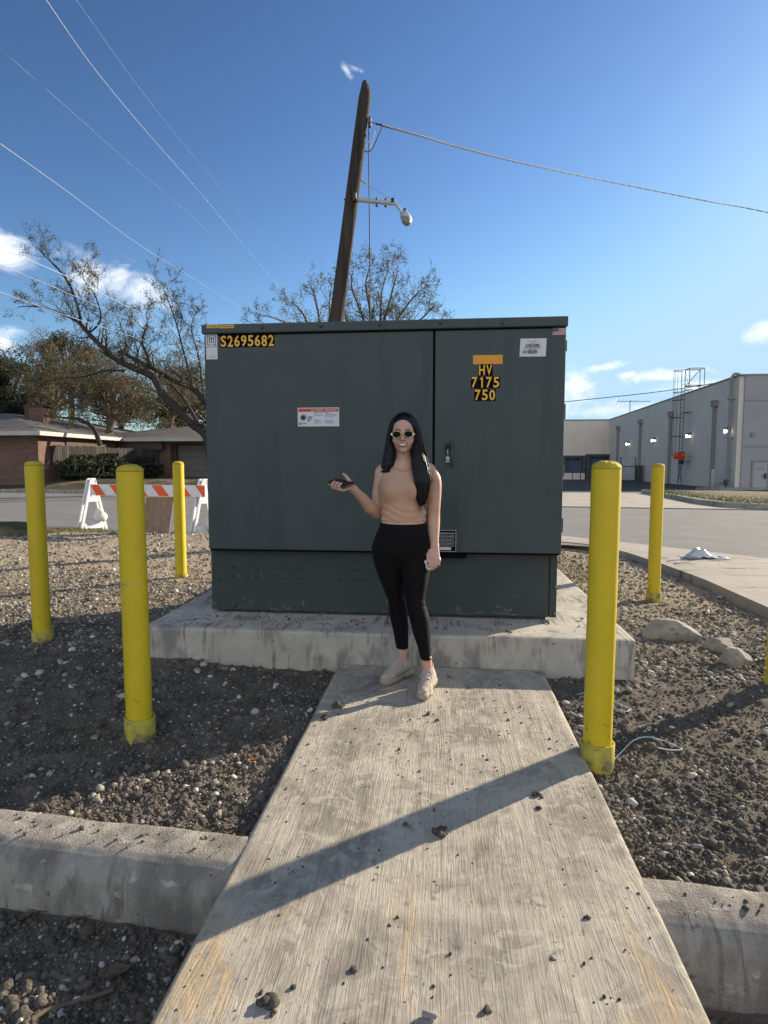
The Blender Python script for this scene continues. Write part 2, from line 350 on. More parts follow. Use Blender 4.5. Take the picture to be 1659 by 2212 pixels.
# street, driveway, far concrete band
def sheet(name, pts, z, m, th=0.0):
    n = len(pts)
    if th == 0: return ob(name, [(x, y, z) for x, y in pts], [tuple(range(n))], m, kind='structure')
    V = [(x, y, z) for x, y in pts] + [(x, y, z - th) for x, y in pts]
    return ob(name, V, [tuple(range(n)), tuple(range(2 * n - 1, n - 1, -1))] + [((i + 1) % n, i, n + i, n + (i + 1) % n) for i in range(n)], m, kind='structure')
sheet('street', [(-90, float(y_road(-90)))] + [(x, float(y_road(x)) + 0.05 * math.sin(x * 3) + 0.03 * math.sin(x * 7.7)) for x in np.linspace(-14, -0.6, 60)] + [(2.0, 10.0), (3.5, 9.3), (4.3, 8.4), (90, 3), (90, 10), (9.27, 18.26), (3.65, 19.04), (-1.5, 20), (-1.5, 24.3), (-90, 33.7)], -0.012, M_asphalt)
for sname, pts in (('driveway', [(2.95, -6.0), (3.1, -6), (60, -6), (60, 4), (10, 6.3), (7, 7.2), (4.48, 8.76), (3.2, 10.15), (2.16, 11.2), (1.4, 11.1), (-0.6, 11.0)] + LOT[:0:-1]),
                   ('concrete_gutter', [(-1.5, 19.95), (3.65, 19.04), (9.27, 18.26), (60, 11), (60, 30), (9, 28.5), (-1.5, 28.5)])):
    sheet(sname, pts, 0.0, M_drive, 0.16)
M_joint = mat('joint_tar', (0.03, 0.03, 0.032), rough=0.9)
sheet('street_joint', [(-1.5, 19.83), (3.65, 18.9), (9.27, 18.12), (60, 10.8), (60, 11.0), (9.27, 18.28), (3.65, 19.06), (-1.5, 20.0)], 0.006, M_joint)
# parking lot, sloping down to the far building
gx = np.linspace(-30, 120, 40); gy = np.array([27.6, 28.4, 30, 34, 38, 42, 46, 60, 90, 130]); X, Y = np.meshgrid(gx, gy)
Z = -0.006 - 0.5 * sst(27, 46, Y); Z = np.where(X < -1.5, Z - 0.5, Z); idx = np.arange(X.size).reshape(X.shape)
ob('parking_lot', np.stack([X, Y, Z], -1).reshape(-1, 3), np.stack([idx[:-1, :-1], idx[:-1, 1:], idx[1:, 1:], idx[1:, :-1]], -1).reshape(-1, 4), M_asphalt2, smooth=True, kind='structure')
# yard beyond the street on the left, rising from the far kerb
gx = np.linspace(-90, -1.2, 260); gv = np.concatenate([np.linspace(0, 4, 26), np.linspace(4.5, 120, 40)]); X, T = np.meshgrid(gx, gv); Y = 24.15 - 0.107 * X + T
Z = 0.10 + 0.42 * sst(0.2, 4.0, T) + 0.10 * fbm(X * 0.6, Y * 0.6, 4, 4); Z[0] = 0.11
Z = Z - 0.9 * sst(-4.0, -1.2, X) * sst(0, 3, T)
idx = np.arange(X.size).reshape(X.shape)
ob('yard_ground', np.stack([X, Y, Z], -1).reshape(-1, 3), np.stack([idx[:-1, :-1], idx[:-1, 1:], idx[1:, 1:], idx[1:, :-1]], -1).reshape(-1, 4), M_yard, smooth=True, kind='structure')
def yard_z(x, y): T_ = y - (24.15 - 0.107 * x); return 0.10 + 0.42 * float(sst(0.2, 4, T_))
def kerb_run(name, P, z0, z1, wd, m):
    V = []; Fc = []
    for i, p in enumerate(P):
        q0 = np.array(P[max(i - 1, 0)], float); q1 = np.array(P[min(i + 1, len(P) - 1)], float); t = q1 - q0; t /= np.linalg.norm(t); nn = np.array([-t[1], t[0]])
        c = np.array(p, float)
        for k_, z in ((0, z0), (0, z1 - 0.02), (0.02, z1), (wd, z1), (wd, z0)):
            q = c + nn * k_; V.append((q[0], q[1], z))
    for i in range(len(P) - 1):
        for k in range(4): a = i * 5 + k; Fc.append((a, a + 5, a + 6, a + 1))
    Fc.append((0, 1, 2, 3, 4)); b = (len(P) - 1) * 5; Fc.append((b + 4, b + 3, b + 2, b + 1, b))
    return ob(name, V, Fc, m, kind='structure')
kerb_run('kerb', [(x, 24.05 - 0.107 * x) for x in np.linspace(-90, -1.3, 30)], -0.05, 0.125, 0.15, M_kerb)
# grassy island on the right
ISL = [(8.9, 28.3), (8.65, 24), (8.35, 20.8), (8.5, 19.3), (9.1, 18.55), (10.2, 18.1), (12, 17.8), (25, 15.9), (45, 13.5), (45, 19), (22, 22), (13.3, 24.7), (10.5, 27.3), (9.5, 28.4)]
M_islg = mat('island_grass', (0.11, 0.105, 0.045), (0.17, 0.13, 0.08), scale=2.5, rough=1, bump=1, bscale=25, bdist=0.05, c3=(0.07, 0.055, 0.035), s3=1.2, t3=0.55)
n = len(ISL)
ob('grass_island', [(x, y, 0.13) for x, y in ISL] + [(11, 25, 0.27), (15, 21, 0.30), (30, 18, 0.3)], [(i, (i + 1) % n, n) for i in (12, 13, 0, 1)] + [(2, 3, n), (3, n + 1, n), (3, 4, n + 1), (4, 5, n + 1), (5, 6, n + 1), (6, 7, n + 1), (7, n + 2, n + 1), (7, 8, n + 2), (8, 9, n + 2), (9, 10, n + 2), (10, n + 1, n + 2), (10, 11, n + 1), (11, n, n + 1), (11, 12, n)], M_islg, kind='structure', smooth=True)
kerb_run('kerb', ISL[:9], -0.05, 0.15, 0.16, M_drive)
sheet('sidewalk', [(18.0, 45.2), (19, 43.6), (60, 43.6), (60, 45.95), (21.1, 45.95), (20.0, 45.9)], -0.36, M_drive, 0.2)
# near kerb, left and right of the walkway: rounded nose, faces the viewer
def near_kerb(x0, x1, seed):
    prof = [(0.0, -0.30), (0.0, -0.012), (-0.012, -0.004), (-0.06, 0.0), (-0.11, -0.002), (-0.15, -0.008), (-0.182, -0.022), (-0.205, -0.045), (-0.22, -0.08), (-0.229, -0.13), (-0.236, -0.19), (-0.24, -0.32)]
    P = []
    for i in range(len(prof) - 1):
        for q in np.linspace(0, 1, 4, endpoint=False): P.append((prof[i][0] * (1 - q) + prof[i + 1][0] * q, prof[i][1] * (1 - q) + prof[i + 1][1] * q))
    P.append(prof[-1]); P = np.array(P); xs = np.arange(x0, x1 + 1e-6, 0.012)
    X = np.repeat(xs[:, None], len(P), 1); D = np.repeat(P[:, 0][None], len(xs), 0); Zk = np.repeat(P[:, 1][None], len(xs), 0)
    nz_ = 0.012 * fbm(X * 4, Zk * 4 + D * 4, seed, 4) + 0.006 * fbm(X * 26, (Zk + D) * 26, seed + 3, 3)
    Yk = y_kb(X) + D + nz_ * 0.9; Zk = Zk + nz_ * 0.8 * (Zk > -0.05)
    idx = np.arange(X.size).reshape(X.shape)
    return ob('kerb', np.stack([X, Yk, Zk], -1).reshape(-1, 3), np.stack([idx[:-1, :-1], idx[:-1, 1:], idx[1:, 1:], idx[1:, :-1]], -1).reshape(-1, 4), M_kerb, smooth=True, kind='structure')
near_kerb(-6.5, -0.655, 2); near_kerb(0.60, 2.93, 9)
# walkway slab
xs = np.concatenate([np.linspace(-0.675, 0.635, 150)]); ysw = np.linspace(-1.5, 3.79, 420); X, Y = np.meshgrid(xs, ysw)
Xe = X + 0.006 * fbm(Y * 3, X * 0 + 2, 40, 4) * (np.abs(X + 0.02) > 0.6); edge = np.minimum(X + 0.675, 0.635 - X)
Z = 0.010 * fbm(X * 2, Y * 2, 8, 3) + 0.004 * fbm(X * 40, Y * 3, 14, 3) - 0.012 * (1 - sst(0, 0.012, edge))
ny, nx = X.shape; idx = np.arange(X.size).reshape(ny, nx)
V = np.stack([Xe, Y, Z], -1).reshape(-1, 3); Fq = np.stack([idx[:-1, :-1], idx[:-1, 1:], idx[1:, 1:], idx[1:, :-1]], -1).reshape(-1, 4)
rim = list(idx[0]) + list(idx[1:, -1]) + list(idx[-1, -2::-1]) + list(idx[-2:0:-1, 0]); rim = np.array(rim)
Vb = V[rim].copy(); Vb[:, 2] = -0.16; k0 = len(V); m_ = len(rim); i0 = np.arange(m_); i1 = (i0 + 1) % m_
Fr = np.stack([rim[i1], rim[i0], k0 + i0, k0 + i1], -1)
ob('path', np.concatenate([V, Vb]), np.concatenate([Fq, Fr]), M_walk, smooth=False, kind='structure')
bpy.data.objects['path'].data.polygons.foreach_set('use_smooth', np.concatenate([np.ones(len(Fq), bool), np.zeros(len(Fr), bool)]))
# ------------------------------------------------------------------ loose stones (gravel): one mass
t_ = (1 + 5 ** 0.5) / 2
ICO_V = np.array([(-1, t_, 0), (1, t_, 0), (-1, -t_, 0), (1, -t_, 0), (0, -1, t_), (0, 1, t_), (0, -1, -t_), (0, 1, -t_), (t_, 0, -1), (t_, 0, 1), (-t_, 0, -1), (-t_, 0, 1)]) / math.sqrt(1 + t_ * t_)
ICO_F = np.array([(0, 11, 5), (0, 5, 1), (0, 1, 7), (0, 7, 10), (0, 10, 11), (1, 5, 9), (5, 11, 4), (11, 10, 2), (10, 7, 6), (7, 1, 8), (3, 9, 4), (3, 4, 2), (3, 2, 6), (3, 6, 8), (3, 8, 9), (4, 9, 5), (2, 4, 11), (6, 2, 10), (8, 6, 7), (9, 8, 1)])
bm = bmesh.new(); bmesh.ops.create_icosphere(bm, subdivisions=2, radius=1); bm.verts.index_update()
IC2_V = np.array([v.co[:] for v in bm.verts]); IC2_F = np.array([[v.index for v in f.verts] for f in bm.faces]); bm.free()
def stones(cx, cy, cz, r, BV, BF, jit, flat=(0.45, 0.85)):
    n = len(cx); nv = len(BV)
    P = BV[None] * (1 + jit * (rng.random((n, nv, 1)) - 0.5) * 2)
    s = np.stack([rng.uniform(0.75, 1.35, n), rng.uniform(0.65, 1.0, n), rng.uniform(*flat, n)], -1)
    P = P * s[:, None, :] * r[:, None, None]
    a = rng.uniform(0, 2 * math.pi, n); b = rng.normal(0, 0.35, n)
    ca, sa, cb, sb = np.cos(a), np.sin(a), np.cos(b), np.sin(b)
    x = P[..., 0] * cb[:, None] + P[..., 2] * sb[:, None]; z = -P[..., 0] * sb[:, None] + P[..., 2] * cb[:, None]; y = P[..., 1]
    x, y = x * ca[:, None] - y * sa[:, None], x * sa[:, None] + y * ca[:, None]
    V = np.stack([x + cx[:, None], y + cy[:, None], z + cz[:, None]], -1).reshape(-1, 3)
    return V, (BF[None] + (np.arange(n) * nv)[:, None, None]).reshape(-1, 3)
def free(x, y):
    ok = ~((x > -0.68) & (x < 0.65) & (y < 3.86)) & ~((x > -2.05) & (x < 1.24) & (y > 3.80) & (y < 6.95))
    ok &= (y > y_kb(x) + 0.01) | (y < y_kf(x) - 0.02)
    ok &= (x < x_lot(y) - 0.03) & (y < y_road(x) + 0.15) & ~((x > 0.55) & (y > y_kf(x) - 0.03) & (y < y_kb(x)))
    return ok
def scatter(n, y0, y1, rlo, rhi, sig):
    y = y0 * (y1 / y0) ** rng.random(n); x = rng.uniform(-0.85, 0.80, n) * (y + 0.3)
    # clustered: keep by noise
    k = sst(-0.20, 0.22, fbm(x * 1.7, y * 1.7, 77, 3)) * 0.55 + 0.45
    ok = free(x, y) & (rng.random(n) < k)
    x, y = x[ok], y[ok]; r = np.clip(np.exp(rng.normal(math.log(rlo), sig, len(x))), 0.002, rhi)
    r = r * (1 + 0.25 * sst(4, 9, y)); return x, y, r
SV = []; SF = []; base = 0
for (n, y0, y1, r0, r1, sig, BV, BF, j) in ((70000, 0.95, 4.8, 0.0034, 0.018, 0.50, ICO_V, ICO_F, 0.22), (60000, 3.9, 11.4, 0.0085, 0.03, 0.5, ICO_V, ICO_F, 0.25), (6500, 0.95, 6.0, 0.0090, 0.026, 0.45, IC2_V, IC2_F, 0.17), (900, 3, 11, 0.02, 0.042, 0.3, IC2_V, IC2_F, 0.10)):
    x, y, r = scatter(n, y0, y1, r0, r1, sig)
    z = soil_z(x, y) + r * rng.uniform(-0.05, 0.35, len(x))
    V, Fc = stones(x, y, z, r, BV, BF, j); SV.append(V); SF.append(Fc + base); base += len(V)
ob('gravel', np.concatenate(SV), np.concatenate(SF), M_stone, kind='stuff', label='pale limestone gravel scattered over the dark soil around the pad')
# broken clods of the soil itself
x, y, r = scatter(130000, 0.95, 7.5, 0.0055, 0.028, 0.55); z = soil_z(x, y) + r * rng.uniform(-0.1, 0.3, len(x)); V, Fc = stones(x, y, z, r, ICO_V, ICO_F, 0.32, (0.6, 1.0))
ob('soil_rubble', V, Fc, M_soil, kind='stuff', label='rough broken clods of dark soil around the pad')
# crumbs of soil on the walkway and pad
n = 520; x = rng.uniform(-0.64, 0.61, n); y = rng.uniform(0.9, 3.75, n); r = np.clip(np.exp(rng.normal(math.log(0.0030), 0.45, n)), 0.0015, 0.010); z = r * 0.4
kx = rng.uniform(-3, -0.72, 260); kx = np.where(rng.random(260) < .35, rng.uniform(0.68, 1.6, 260), kx); kd = rng.uniform(0.03, 0.19, 260); kr = np.clip(np.exp(rng.normal(math.log(.0032), .5, 260)), .0015, .011)
xp = rng.uniform(-1.9, 1.15, 160); yp = rng.uniform(3.88, 4.15, 160); rp = np.clip(np.exp(rng.normal(math.log(0.004), 0.5, 160)), 0.002, 0.012)
M_clod = mat('clod', (0.06, 0.052, 0.044), (0.11, 0.10, 0.085), scale=60, rough=1, spec=0.1, bump=0.6, bscale=200)
V, Fc = stones(np.concatenate([x, xp, kx]), np.concatenate([y, yp, y_kb(kx) - kd]), np.concatenate([z, 0.212 + rp * 0.3, kr * .3 - .001 - .04 * sst(.12, .21, kd)]), np.concatenate([r, rp, kr]), ICO_V, ICO_F, 0.3)
ob('soil_crumbs', V, Fc, M_clod, kind='stuff', label='tiny soil crumbs strewn over the brushed concrete walkway')
# larger clods on the walkway
CLODS = [((730, 1528), 0.030, 'flat dark soil smear at the shaded left edge of the walkway'), ((702, 1552), 0.022, 'small dark soil clump beside the shaded left walkway edge'),
         ((925, 1543), 0.013, 'dark soil crumb just in front of the forward sneaker'), ((945, 1556), 0.012, 'dark soil crumb a hand below the forward sneaker'), ((1098, 1556), 0.009, 'small earth chip on the walkway right of the sneakers'),
         ((1162, 1720), 0.018, 'round soil clod above another near the right walkway edge'), ((1165, 1748), 0.013, 'small soil clod below the round one near the right edge'),
         ((948, 1803), 0.027, 'large crumbly soil clump in the middle of the walkway'), ((875, 1783), 0.012, 'soil clod inside the bollard shadow on the walkway'),
         ((1270, 1986), 0.010, 'soil clod low on the walkway near its right edge'), ((578, 2165), 0.024, 'large crumbly soil clump at the bottom left of the walkway'),
         ((762, 2098), 0.012, 'broken earth chip at the lower middle of the walkway'), ((1050, 2185), 0.014, 'flat dark clod beside the grey cork on the walkway'), ((1195, 2072), 0.009, 'pale pebble on the lower right of the walkway'), ((592, 2190), 0.010, 'small crumb right below the large bottom left clump')]
for (uv, r, lab) in CLODS:
    p = on_z(*uv, 0); k = 7 if r > 0.015 else 4
    a = rng.uniform(-1, 1, (k, 2)) * r * 0.8; rr_ = r * rng.uniform(0.35, 0.62, k); a[0] = 0; rr_[0] = r * 0.7
    V, Fc = stones(p[0] + a[:, 0], p[1] + a[:, 1], rr_ * 0.55, rr_, IC2_V, IC2_F, 0.22)
    ob('pebble' if 'pebble' in lab else 'soil_clod', V, Fc, M_stone if 'pebble' in lab else M_clod, org=p, label=lab, cat='pebble' if 'pebble' in lab else 'soil clod', group='clods of soil on the walkway')
# grass tufts at the back right of the pad and back left by the street
def blades(n, cx, cy, sx, sy, hgt, zf):
    x = rng.normal(cx, sx, n); y = rng.normal(cy, sy, n); z = zf(x, y); a = rng.uniform(0, 6.28, n); h = hgt * rng.uniform(0.5, 1.3, n); l = h * rng.uniform(0.2, 0.9, n); wd = 0.004
    dx, dy = np.cos(a), np.sin(a)
    A = np.stack([x - dy * wd, y + dx * wd, z - 0.01], -1); B = np.stack([x + dy * wd, y - dx * wd, z - 0.01], -1); Ct = np.stack([x + dx * l, y + dy * l, z + h], -1)
    return np.stack([A, B, Ct], 1).reshape(-1, 3), np.arange(3 * n).reshape(n, 3)
M_grass = mat('grass_blades', (0.12, 0.13, 0.03), rough=0.8, island=[(0, (0.07, 0.10, 0.02)), (0.5, (0.15, 0.16, 0.04)), (1, (0.30, 0.25, 0.11))])
sz = lambda x, y: soil_z(x, y, False)
GV = []; GF = []; b0 = 0
for a in ((2600, 1.75, 7.6, 0.30, 0.7, 0.035, sz), (1400, 1.9, 9.0, 0.5, 0.6, 0.04, sz), (3000, -6.9, 10.75, 0.55, 0.22, 0.06, sz), (1500, -8.1, 10.8, 0.6, 0.3, 0.08, sz), (500, 2.2, 5.5, 0.35, 0.7, 0.025, sz), (160, 1.5, 2.6, 0.5, 0.4, 0.02, sz), (90, -1.75, 2.72, 0.12, 0.04, 0.012, sz)):
    V, Fc = blades(*a); GV.append(V); GF.append(Fc + b0); b0 += len(V)
ob('grass', np.concatenate(GV), np.concatenate(GF), M_grass, kind='stuff', label='short yellowish grass tufts behind the pad and along the street edge')
n = 16000; x = rng.uniform(8.6, 24, n); y = rng.uniform(16.5, 28, n)
from mathutils.geometry import intersect_point_line
def inpoly(x, y, P):
    c = np.zeros(len(x), bool); j = len(P) - 1
    for i in range(len(P)):
        xi, yi = P[i]; xj, yj = P[j]; k = ((yi > y) != (yj > y)) & (x < (xj - xi) * (y - yi) / (yj - yi + 1e-12) + xi); c ^= k; j = i
    return c
k = inpoly(x, y, ISL); x, y = x[k], y[k]; n = len(x); a = rng.uniform(0, 6.28, n); wd = 0.02; h = rng.uniform(0.03, 0.09, n)
A = np.stack([x - wd, y, 0 * x + 0.12], -1); B = np.stack([x + wd, y, 0 * x + 0.12], -1); Ct = np.stack([x + np.cos(a) * .05, y + np.sin(a) * .05, 0.17 + h], -1)
ob('grass', np.stack([A, B, Ct], 1).reshape(-1, 3), np.arange(3 * n).reshape(n, 3), M_grass, kind='stuff', label='patchy green and brown grass on the kerbed island')
# ------------------------------------------------------------------ pad
M_tx = mat('green_grey_paint', (0.054, 0.071, 0.072), (0.047, 0.063, 0.064), scale=3, rough=0.50, spec=0.35, c3=(0.038, 0.050, 0.051), s3=1.8, t3=0.52, w3=0.22, st3=(3, 1, 0.45), bump=0.30, bscale=2.6, bdist=0.02, det=3)
M_txd = mat('green_grey_sill', (0.040, 0.053, 0.050), (0.046, 0.060, 0.057), scale=4, rough=0.6, spec=0.3, c3=(0.075, 0.075, 0.065), s3=9, t3=0.69, w3=0.05, st3=(1, 1, 0.6))
M_black = mat('black_gap', (0.006, 0.006, 0.007), rough=0.9, spec=0.1)
M_scuff = mat('scuff', (0.16, 0.14, 0.115), (0.09, 0.085, 0.075), scale=40, rough=0.9)
M_white = mat('sticker_white', (0.62, 0.62, 0.66), (0.58, 0.58, 0.62), scale=30, rough=0.45)
M_yel = mat('sticker_yellow', (0.80, 0.42, 0.04), rough=0.45); M_ora = mat('sticker_orange', (0.70, 0.30, 0.02), rough=0.45)
M_bk = mat('sticker_black', (0.005, 0.005, 0.008), rough=0.8, spec=0.05); M_red = mat('sticker_red', (0.52, 0.05, 0.012), rough=0.45); M_ink = mat('ink', (0.03, 0.02, 0.03), rough=0.6)
M_steel = mat('steel', (0.45, 0.45, 0.43), rough=0.35, metal=0.9); M_purp = mat('ink_purple', (0.06, 0.02, 0.035), rough=0.6)
pad = MB(); pad.box((-2.02, 3.80, -0.22), (1.20, 6.9, 0.21), 0.022); bm = bmesh.new()
for v in pad.V: bm.verts.new(v)
bm.verts.ensure_lookup_table()
for f in pad.F:
    try: bm.faces.new([bm.verts[i] for i in f])
    except ValueError: pass
bmesh.ops.subdivide_edges(bm, edges=[e for e in bm.edges if e.calc_length() > 0.3], cuts=70, use_grid_fill=True)
for v in bm.verts:
    x, y, z = v.co
    q = 0.010 * float(fbm(x * 2.2 + y, z * 3 + 5, 6, 3)) + 0.004 * float(fbm(x * 18 + y * 18, z * 18, 12, 3))
    if y < 3.9: v.co.y += q
    if z > 0.15: v.co.z += q * 0.6
    v.co.x += q * 0.5
bm.verts.index_update()
ob('concrete_pad', [v.co[:] for v in bm.verts], [[v.index for v in f.verts] for f in bm.faces], M_pad, org=(-0.4, 5.3, 0.0), label='thick square concrete pad with drip stains under the green transformer', cat='concrete pad'); bm.free()
# ------------------------------------------------------------------ transformer
FY = 4.16
def add_wear(m, zlo=0.0, zhi=0.3, c=(0.10, 0.085, 0.065), sc_=9.0, thr=0.60, k=0.25, spot=None):
    # dirt splashed up from the ground and small chips: object height drives how much
    n = m.node_tree.nodes; l = m.node_tree.links; b = n['Principled BSDF']; ins = b.inputs['Base Color']; src = ins.links[0].from_socket; t = n.new('ShaderNodeTexCoord'); s = n.new('ShaderNodeSeparateXYZ'); l.new(t.outputs['Object'], s.inputs[0])
    z = n.new('ShaderNodeTexNoise'); z.inputs['Scale'].default_value = sc_; z.inputs['Detail'].default_value = 10; z.inputs['Roughness'].default_value = .7; l.new(t.outputs['Object'], z.inputs['Vector'])
    h = n.new('ShaderNodeMapRange'); l.new(s.outputs['Z'], h.inputs[0]); h.inputs[1].default_value = zlo; h.inputs[2].default_value = zhi; h.inputs[3].default_value = k; h.inputs[4].default_value = 0
    a = n.new('ShaderNodeMath'); l.new(z.outputs['Fac'], a.inputs[0]); l.new(h.outputs[0], a.inputs[1])
    r_ = n.new('ShaderNodeMapRange'); l.new(a.outputs[0], r_.inputs[0]); r_.inputs[1].default_value = thr; r_.inputs[2].default_value = thr + .08; r_.inputs[4].default_value = .75
    x = n.new('ShaderNodeMix'); x.data_type = 'RGBA'; l.new(r_.outputs[0], x.inputs['Factor']); l.new(src, x.inputs['A']); x.inputs['B'].default_value = (*c, 1); l.new(x.outputs['Result'], ins)
add_wear(M_tx, 0.3, 0.75, (0.085, 0.085, 0.075), 5, .66, .10); add_wear(M_txd, 0.0, 0.25, (0.14, 0.125, 0.10), 14, .68, .16)
T = thing('electrical_transformer', (-0.45, 4.9, 0.21), 'tall grey green pad mounted transformer cabinet standing on the concrete pad', 'transformer')
MB().box((-1.69, 4.30, 0.235), (0.775, 5.9, 2.205), 0.006).build('cabinet', M_tx, T)
sill = MB(); sill.box((-1.700, 4.235, 0.232), (0.735, 4.30, 0.70), 0.005); sill.box((0.738, 4.228, 0.232), (0.786, 4.30, 0.70), 0.004); sill.box((-1.66, 4.27, 0.205), (0.72, 4.33, 0.24)); nm = len(sill.F)
def scf(cx, cz, wd, h, seed):
    r_ = random.Random(seed); k = 9; pts = []
    for i in range(k):
        a = 2 * math.pi * i / k; q = r_.uniform(0.35, 1.1); pts.append((cx + wd * q * math.cos(a), 4.2335, cz + h * q * math.sin(a)))
    sill.add(pts, [tuple(range(k - 1, -1, -1))][::-1])
def sp(a, b, y=4.235, s=3.606, o=(540, 1370)): p = on_y((o[0] + a / s) / 1.15732, (o[1] + b / s) / 1.15732, y); return p[0], p[2]
for i, (a, b, wd, h) in enumerate([(210, 250, .014, .016), (410, 225, .006, .03), (465, 250, .002, .04), (835, 172, .022, .004), (560, 108, .022, .003), (787, 500, .010, .03), (672, 540, .008, .018), (890, 545, .008, .018), (150, 490, .004, .02), (215, 535, .02, .006), (1160, 570, .012, .012), (1325, 497, .006, .005), (1330, 600, .018, .008), (420, 575, .02, .004)]): x, z = sp(a, b); scf(x, z, wd, h, i)
for i, (u, v, wd, h) in enumerate([(1085, 1325, .09, .012), (1078, 1310, .035, .02), (1095, 1318, .03, .022), (1065, 1322, .02, .014), (1117, 1288, .010, .03), (1140, 1283, .008, .012), (1110, 1330, .06, .010), (1040, 1322, .012, .012), (1000, 1325, .01, .008), (1130, 1334, .05, .006), (1020, 1328, .02, .006), (1103, 1317, .02, .016), (960, 1262, .004, .02)]):
    p = on_y(u, v, 4.235); scf(p[0], max(p[2], 0.245), wd * .8, h * .8, 40 + i)
o = sill.build('base_panel', [M_txd, M_scuff], T)
mi = [0] * nm + [1] * (len(sill.F) - nm); o.data.polygons.foreach_set('material_index', mi)
def door(x0, x1):
    b = MB(); b.box((x0, FY, 0.692), (x1, FY + 0.11, 2.199), 0.006); return b
dl = door(-1.684, -0.081); dl.build('door', M_tx, T, label='wide left door carrying the long yellow number')
dr = door(-0.066, 0.797); dr.build('door', M_tx, T, label='narrow right door with the padlocked handle')
MB().box((-0.0815, FY + 0.02, 0.70), (-0.0655, FY + 0.10, 2.195)).build('door_gap', M_black, T)  # black strip painting the dark of the gap between the doors
MB().box((-1.675, FY + 0.012, 2.193), (0.79, FY + 0.10, 2.212)).build('lid_gap', M_black, T)  # black strip painting the dark of the gap below the lid
MB().box((-1.68, FY + 0.02, 0.678), (0.79, FY + 0.09, 0.693)).build('drip_edge', M_black, T)
MB().box((-0.02, FY + 0.03, 0.646), (0.16, FY + 0.07, 0.678)).build('latch_slot', M_black, T)
lid = MB(); lid.box((-1.694, FY - 0.022, 2.208), (0.806, 5.95, 2.272), 0.008); lid.build('lid', M_tx, T)
bolt0 = MB().lathe((0, 0, 0), [(0.0125, 0), (0.0125, 0.004), (0.009, 0.009), (0.003, 0.011)], 12, 'y').build('bolt', M_tx, T, True)
bolt0.data.transform(Matrix.Translation(Vector(PLOC[T.name])))
first = True
def put_bolt(x, y, z):
    global first
    c = bolt0
    if not first: c = bolt0.copy(); COL.objects.link(c); c.parent = T
    first = False; c.location = Vector((x, y, z)) - Vector(PLOC[T.name])
for (a, b) in [(143, 163), (287, 165), (372, 168), (517, 170), (603, 177), (748, 180), (1104, 187), (1253, 192), (1342, 193), (145, 246), (287, 248), (375, 252), (518, 258), (605, 260), (749, 265), (1107, 272), (1255, 276), (1343, 280), (18, 277), (173, 515), (20, 545)]: x, z = sp(a, b); put_bolt(x, 4.235, max(z, 0.25))
for (a, b) in [(304, 65), (556, 60), (811, 53), (1074, 47), (1342, 45)]: p = on_y((480 + a / 1.728) / 1.15732, (780 + b / 1.728) / 1.15732, FY - 0.022); put_bolt(p[0], FY - 0.022, p[2])
put_bolt(0.77, 4.228, 0.26); put_bolt(0.77, 4.228, 0.45)
for (a, b) in [(215, 205), (437, 200), (675, 215), (1178, 232), (1420, 238)]:
    x, z = sp(a, b); P = [(x + 0.020 * math.cos(t), 4.2335, z + 0.020 * math.sin(t)) for t in np.linspace(0, 2 * math.pi, 25)]
    MB().tube(P, 0.0016, 5).build('knockout_ring', M_txd, T)
for (v0, v1) in ((735, 758), (872, 905), (1005, 1030), (1120, 1150)):
    p = on_y(1224, v0, FY + 0.05); q = on_y(1224, v1, FY + 0.05)
    h = MB(); h.box((0.797, FY + 0.045, q[2]), (0.812, FY + 0.075, p[2]), 0.003); h.tube([(0.812, FY + 0.06, q[2]), (0.812, FY + 0.06, p[2])], 0.005, 8); h.build('hinge', M_tx, T)
# text and stickers
def glyphs(s, bold=0.0, spacing=1.0):
    c = bpy.data.curves.new('txt', 'FONT'); c.body = s; c.size = 1; c.offset = bold; c.space_character = spacing; c.resolution_u = 3
    o_ = bpy.data.objects.new('txt', c); COL.objects.link(o_); bpy.context.view_layer.update()
    me = bpy.data.meshes.new_from_object(o_); V = np.array([v.co[:] for v in me.vertices]).reshape(-1, 3); Fc = [tuple(p.vertices) for p in me.polygons]
    bpy.data.objects.remove(o_); bpy.data.curves.remove(c); bpy.data.meshes.remove(me); return V, Fc
def text_xz(mb, s, x0, z0, x1, z1, y, bold=0.0, spacing=1.0, fitw=True):
    V, Fc = glyphs(s, bold, spacing); mn, mx_ = V.min(0), V.max(0); h = mx_[1] - mn[1]; wd = mx_[0] - mn[0]
    sx = (x1 - x0) / wd if fitw else (z1 - z0) / h
    P = [(x0 + (v[0] - mn[0]) * sx, y, z0 + (v[1] - mn[1]) * (z1 - z0) / h) for v in V]
    return mb.add(P, Fc)
def rect(a, b, c, d, s, o_, y=FY): p = on_y((o_[0] + a / s) / 1.15732, (o_[1] + b / s) / 1.15732, y); q = on_y((o_[0] + c / s) / 1.15732, (o_[1] + d / s) / 1.15732, y); return p[0], q[2], q[0], p[2]
def plate(name, r, m, th=0.0012, y=FY, par=None, **k): x0, z0, x1, z1 = r; return MB().box((x0, y - th, z0), (x1, y + 0.0002, z1)).build(name, m, par or T, **k)
def sub(name, mb, m, par): o_ = mb.build(name, m, par); return o_
Z1 = (505, 800); S1 = 7.54
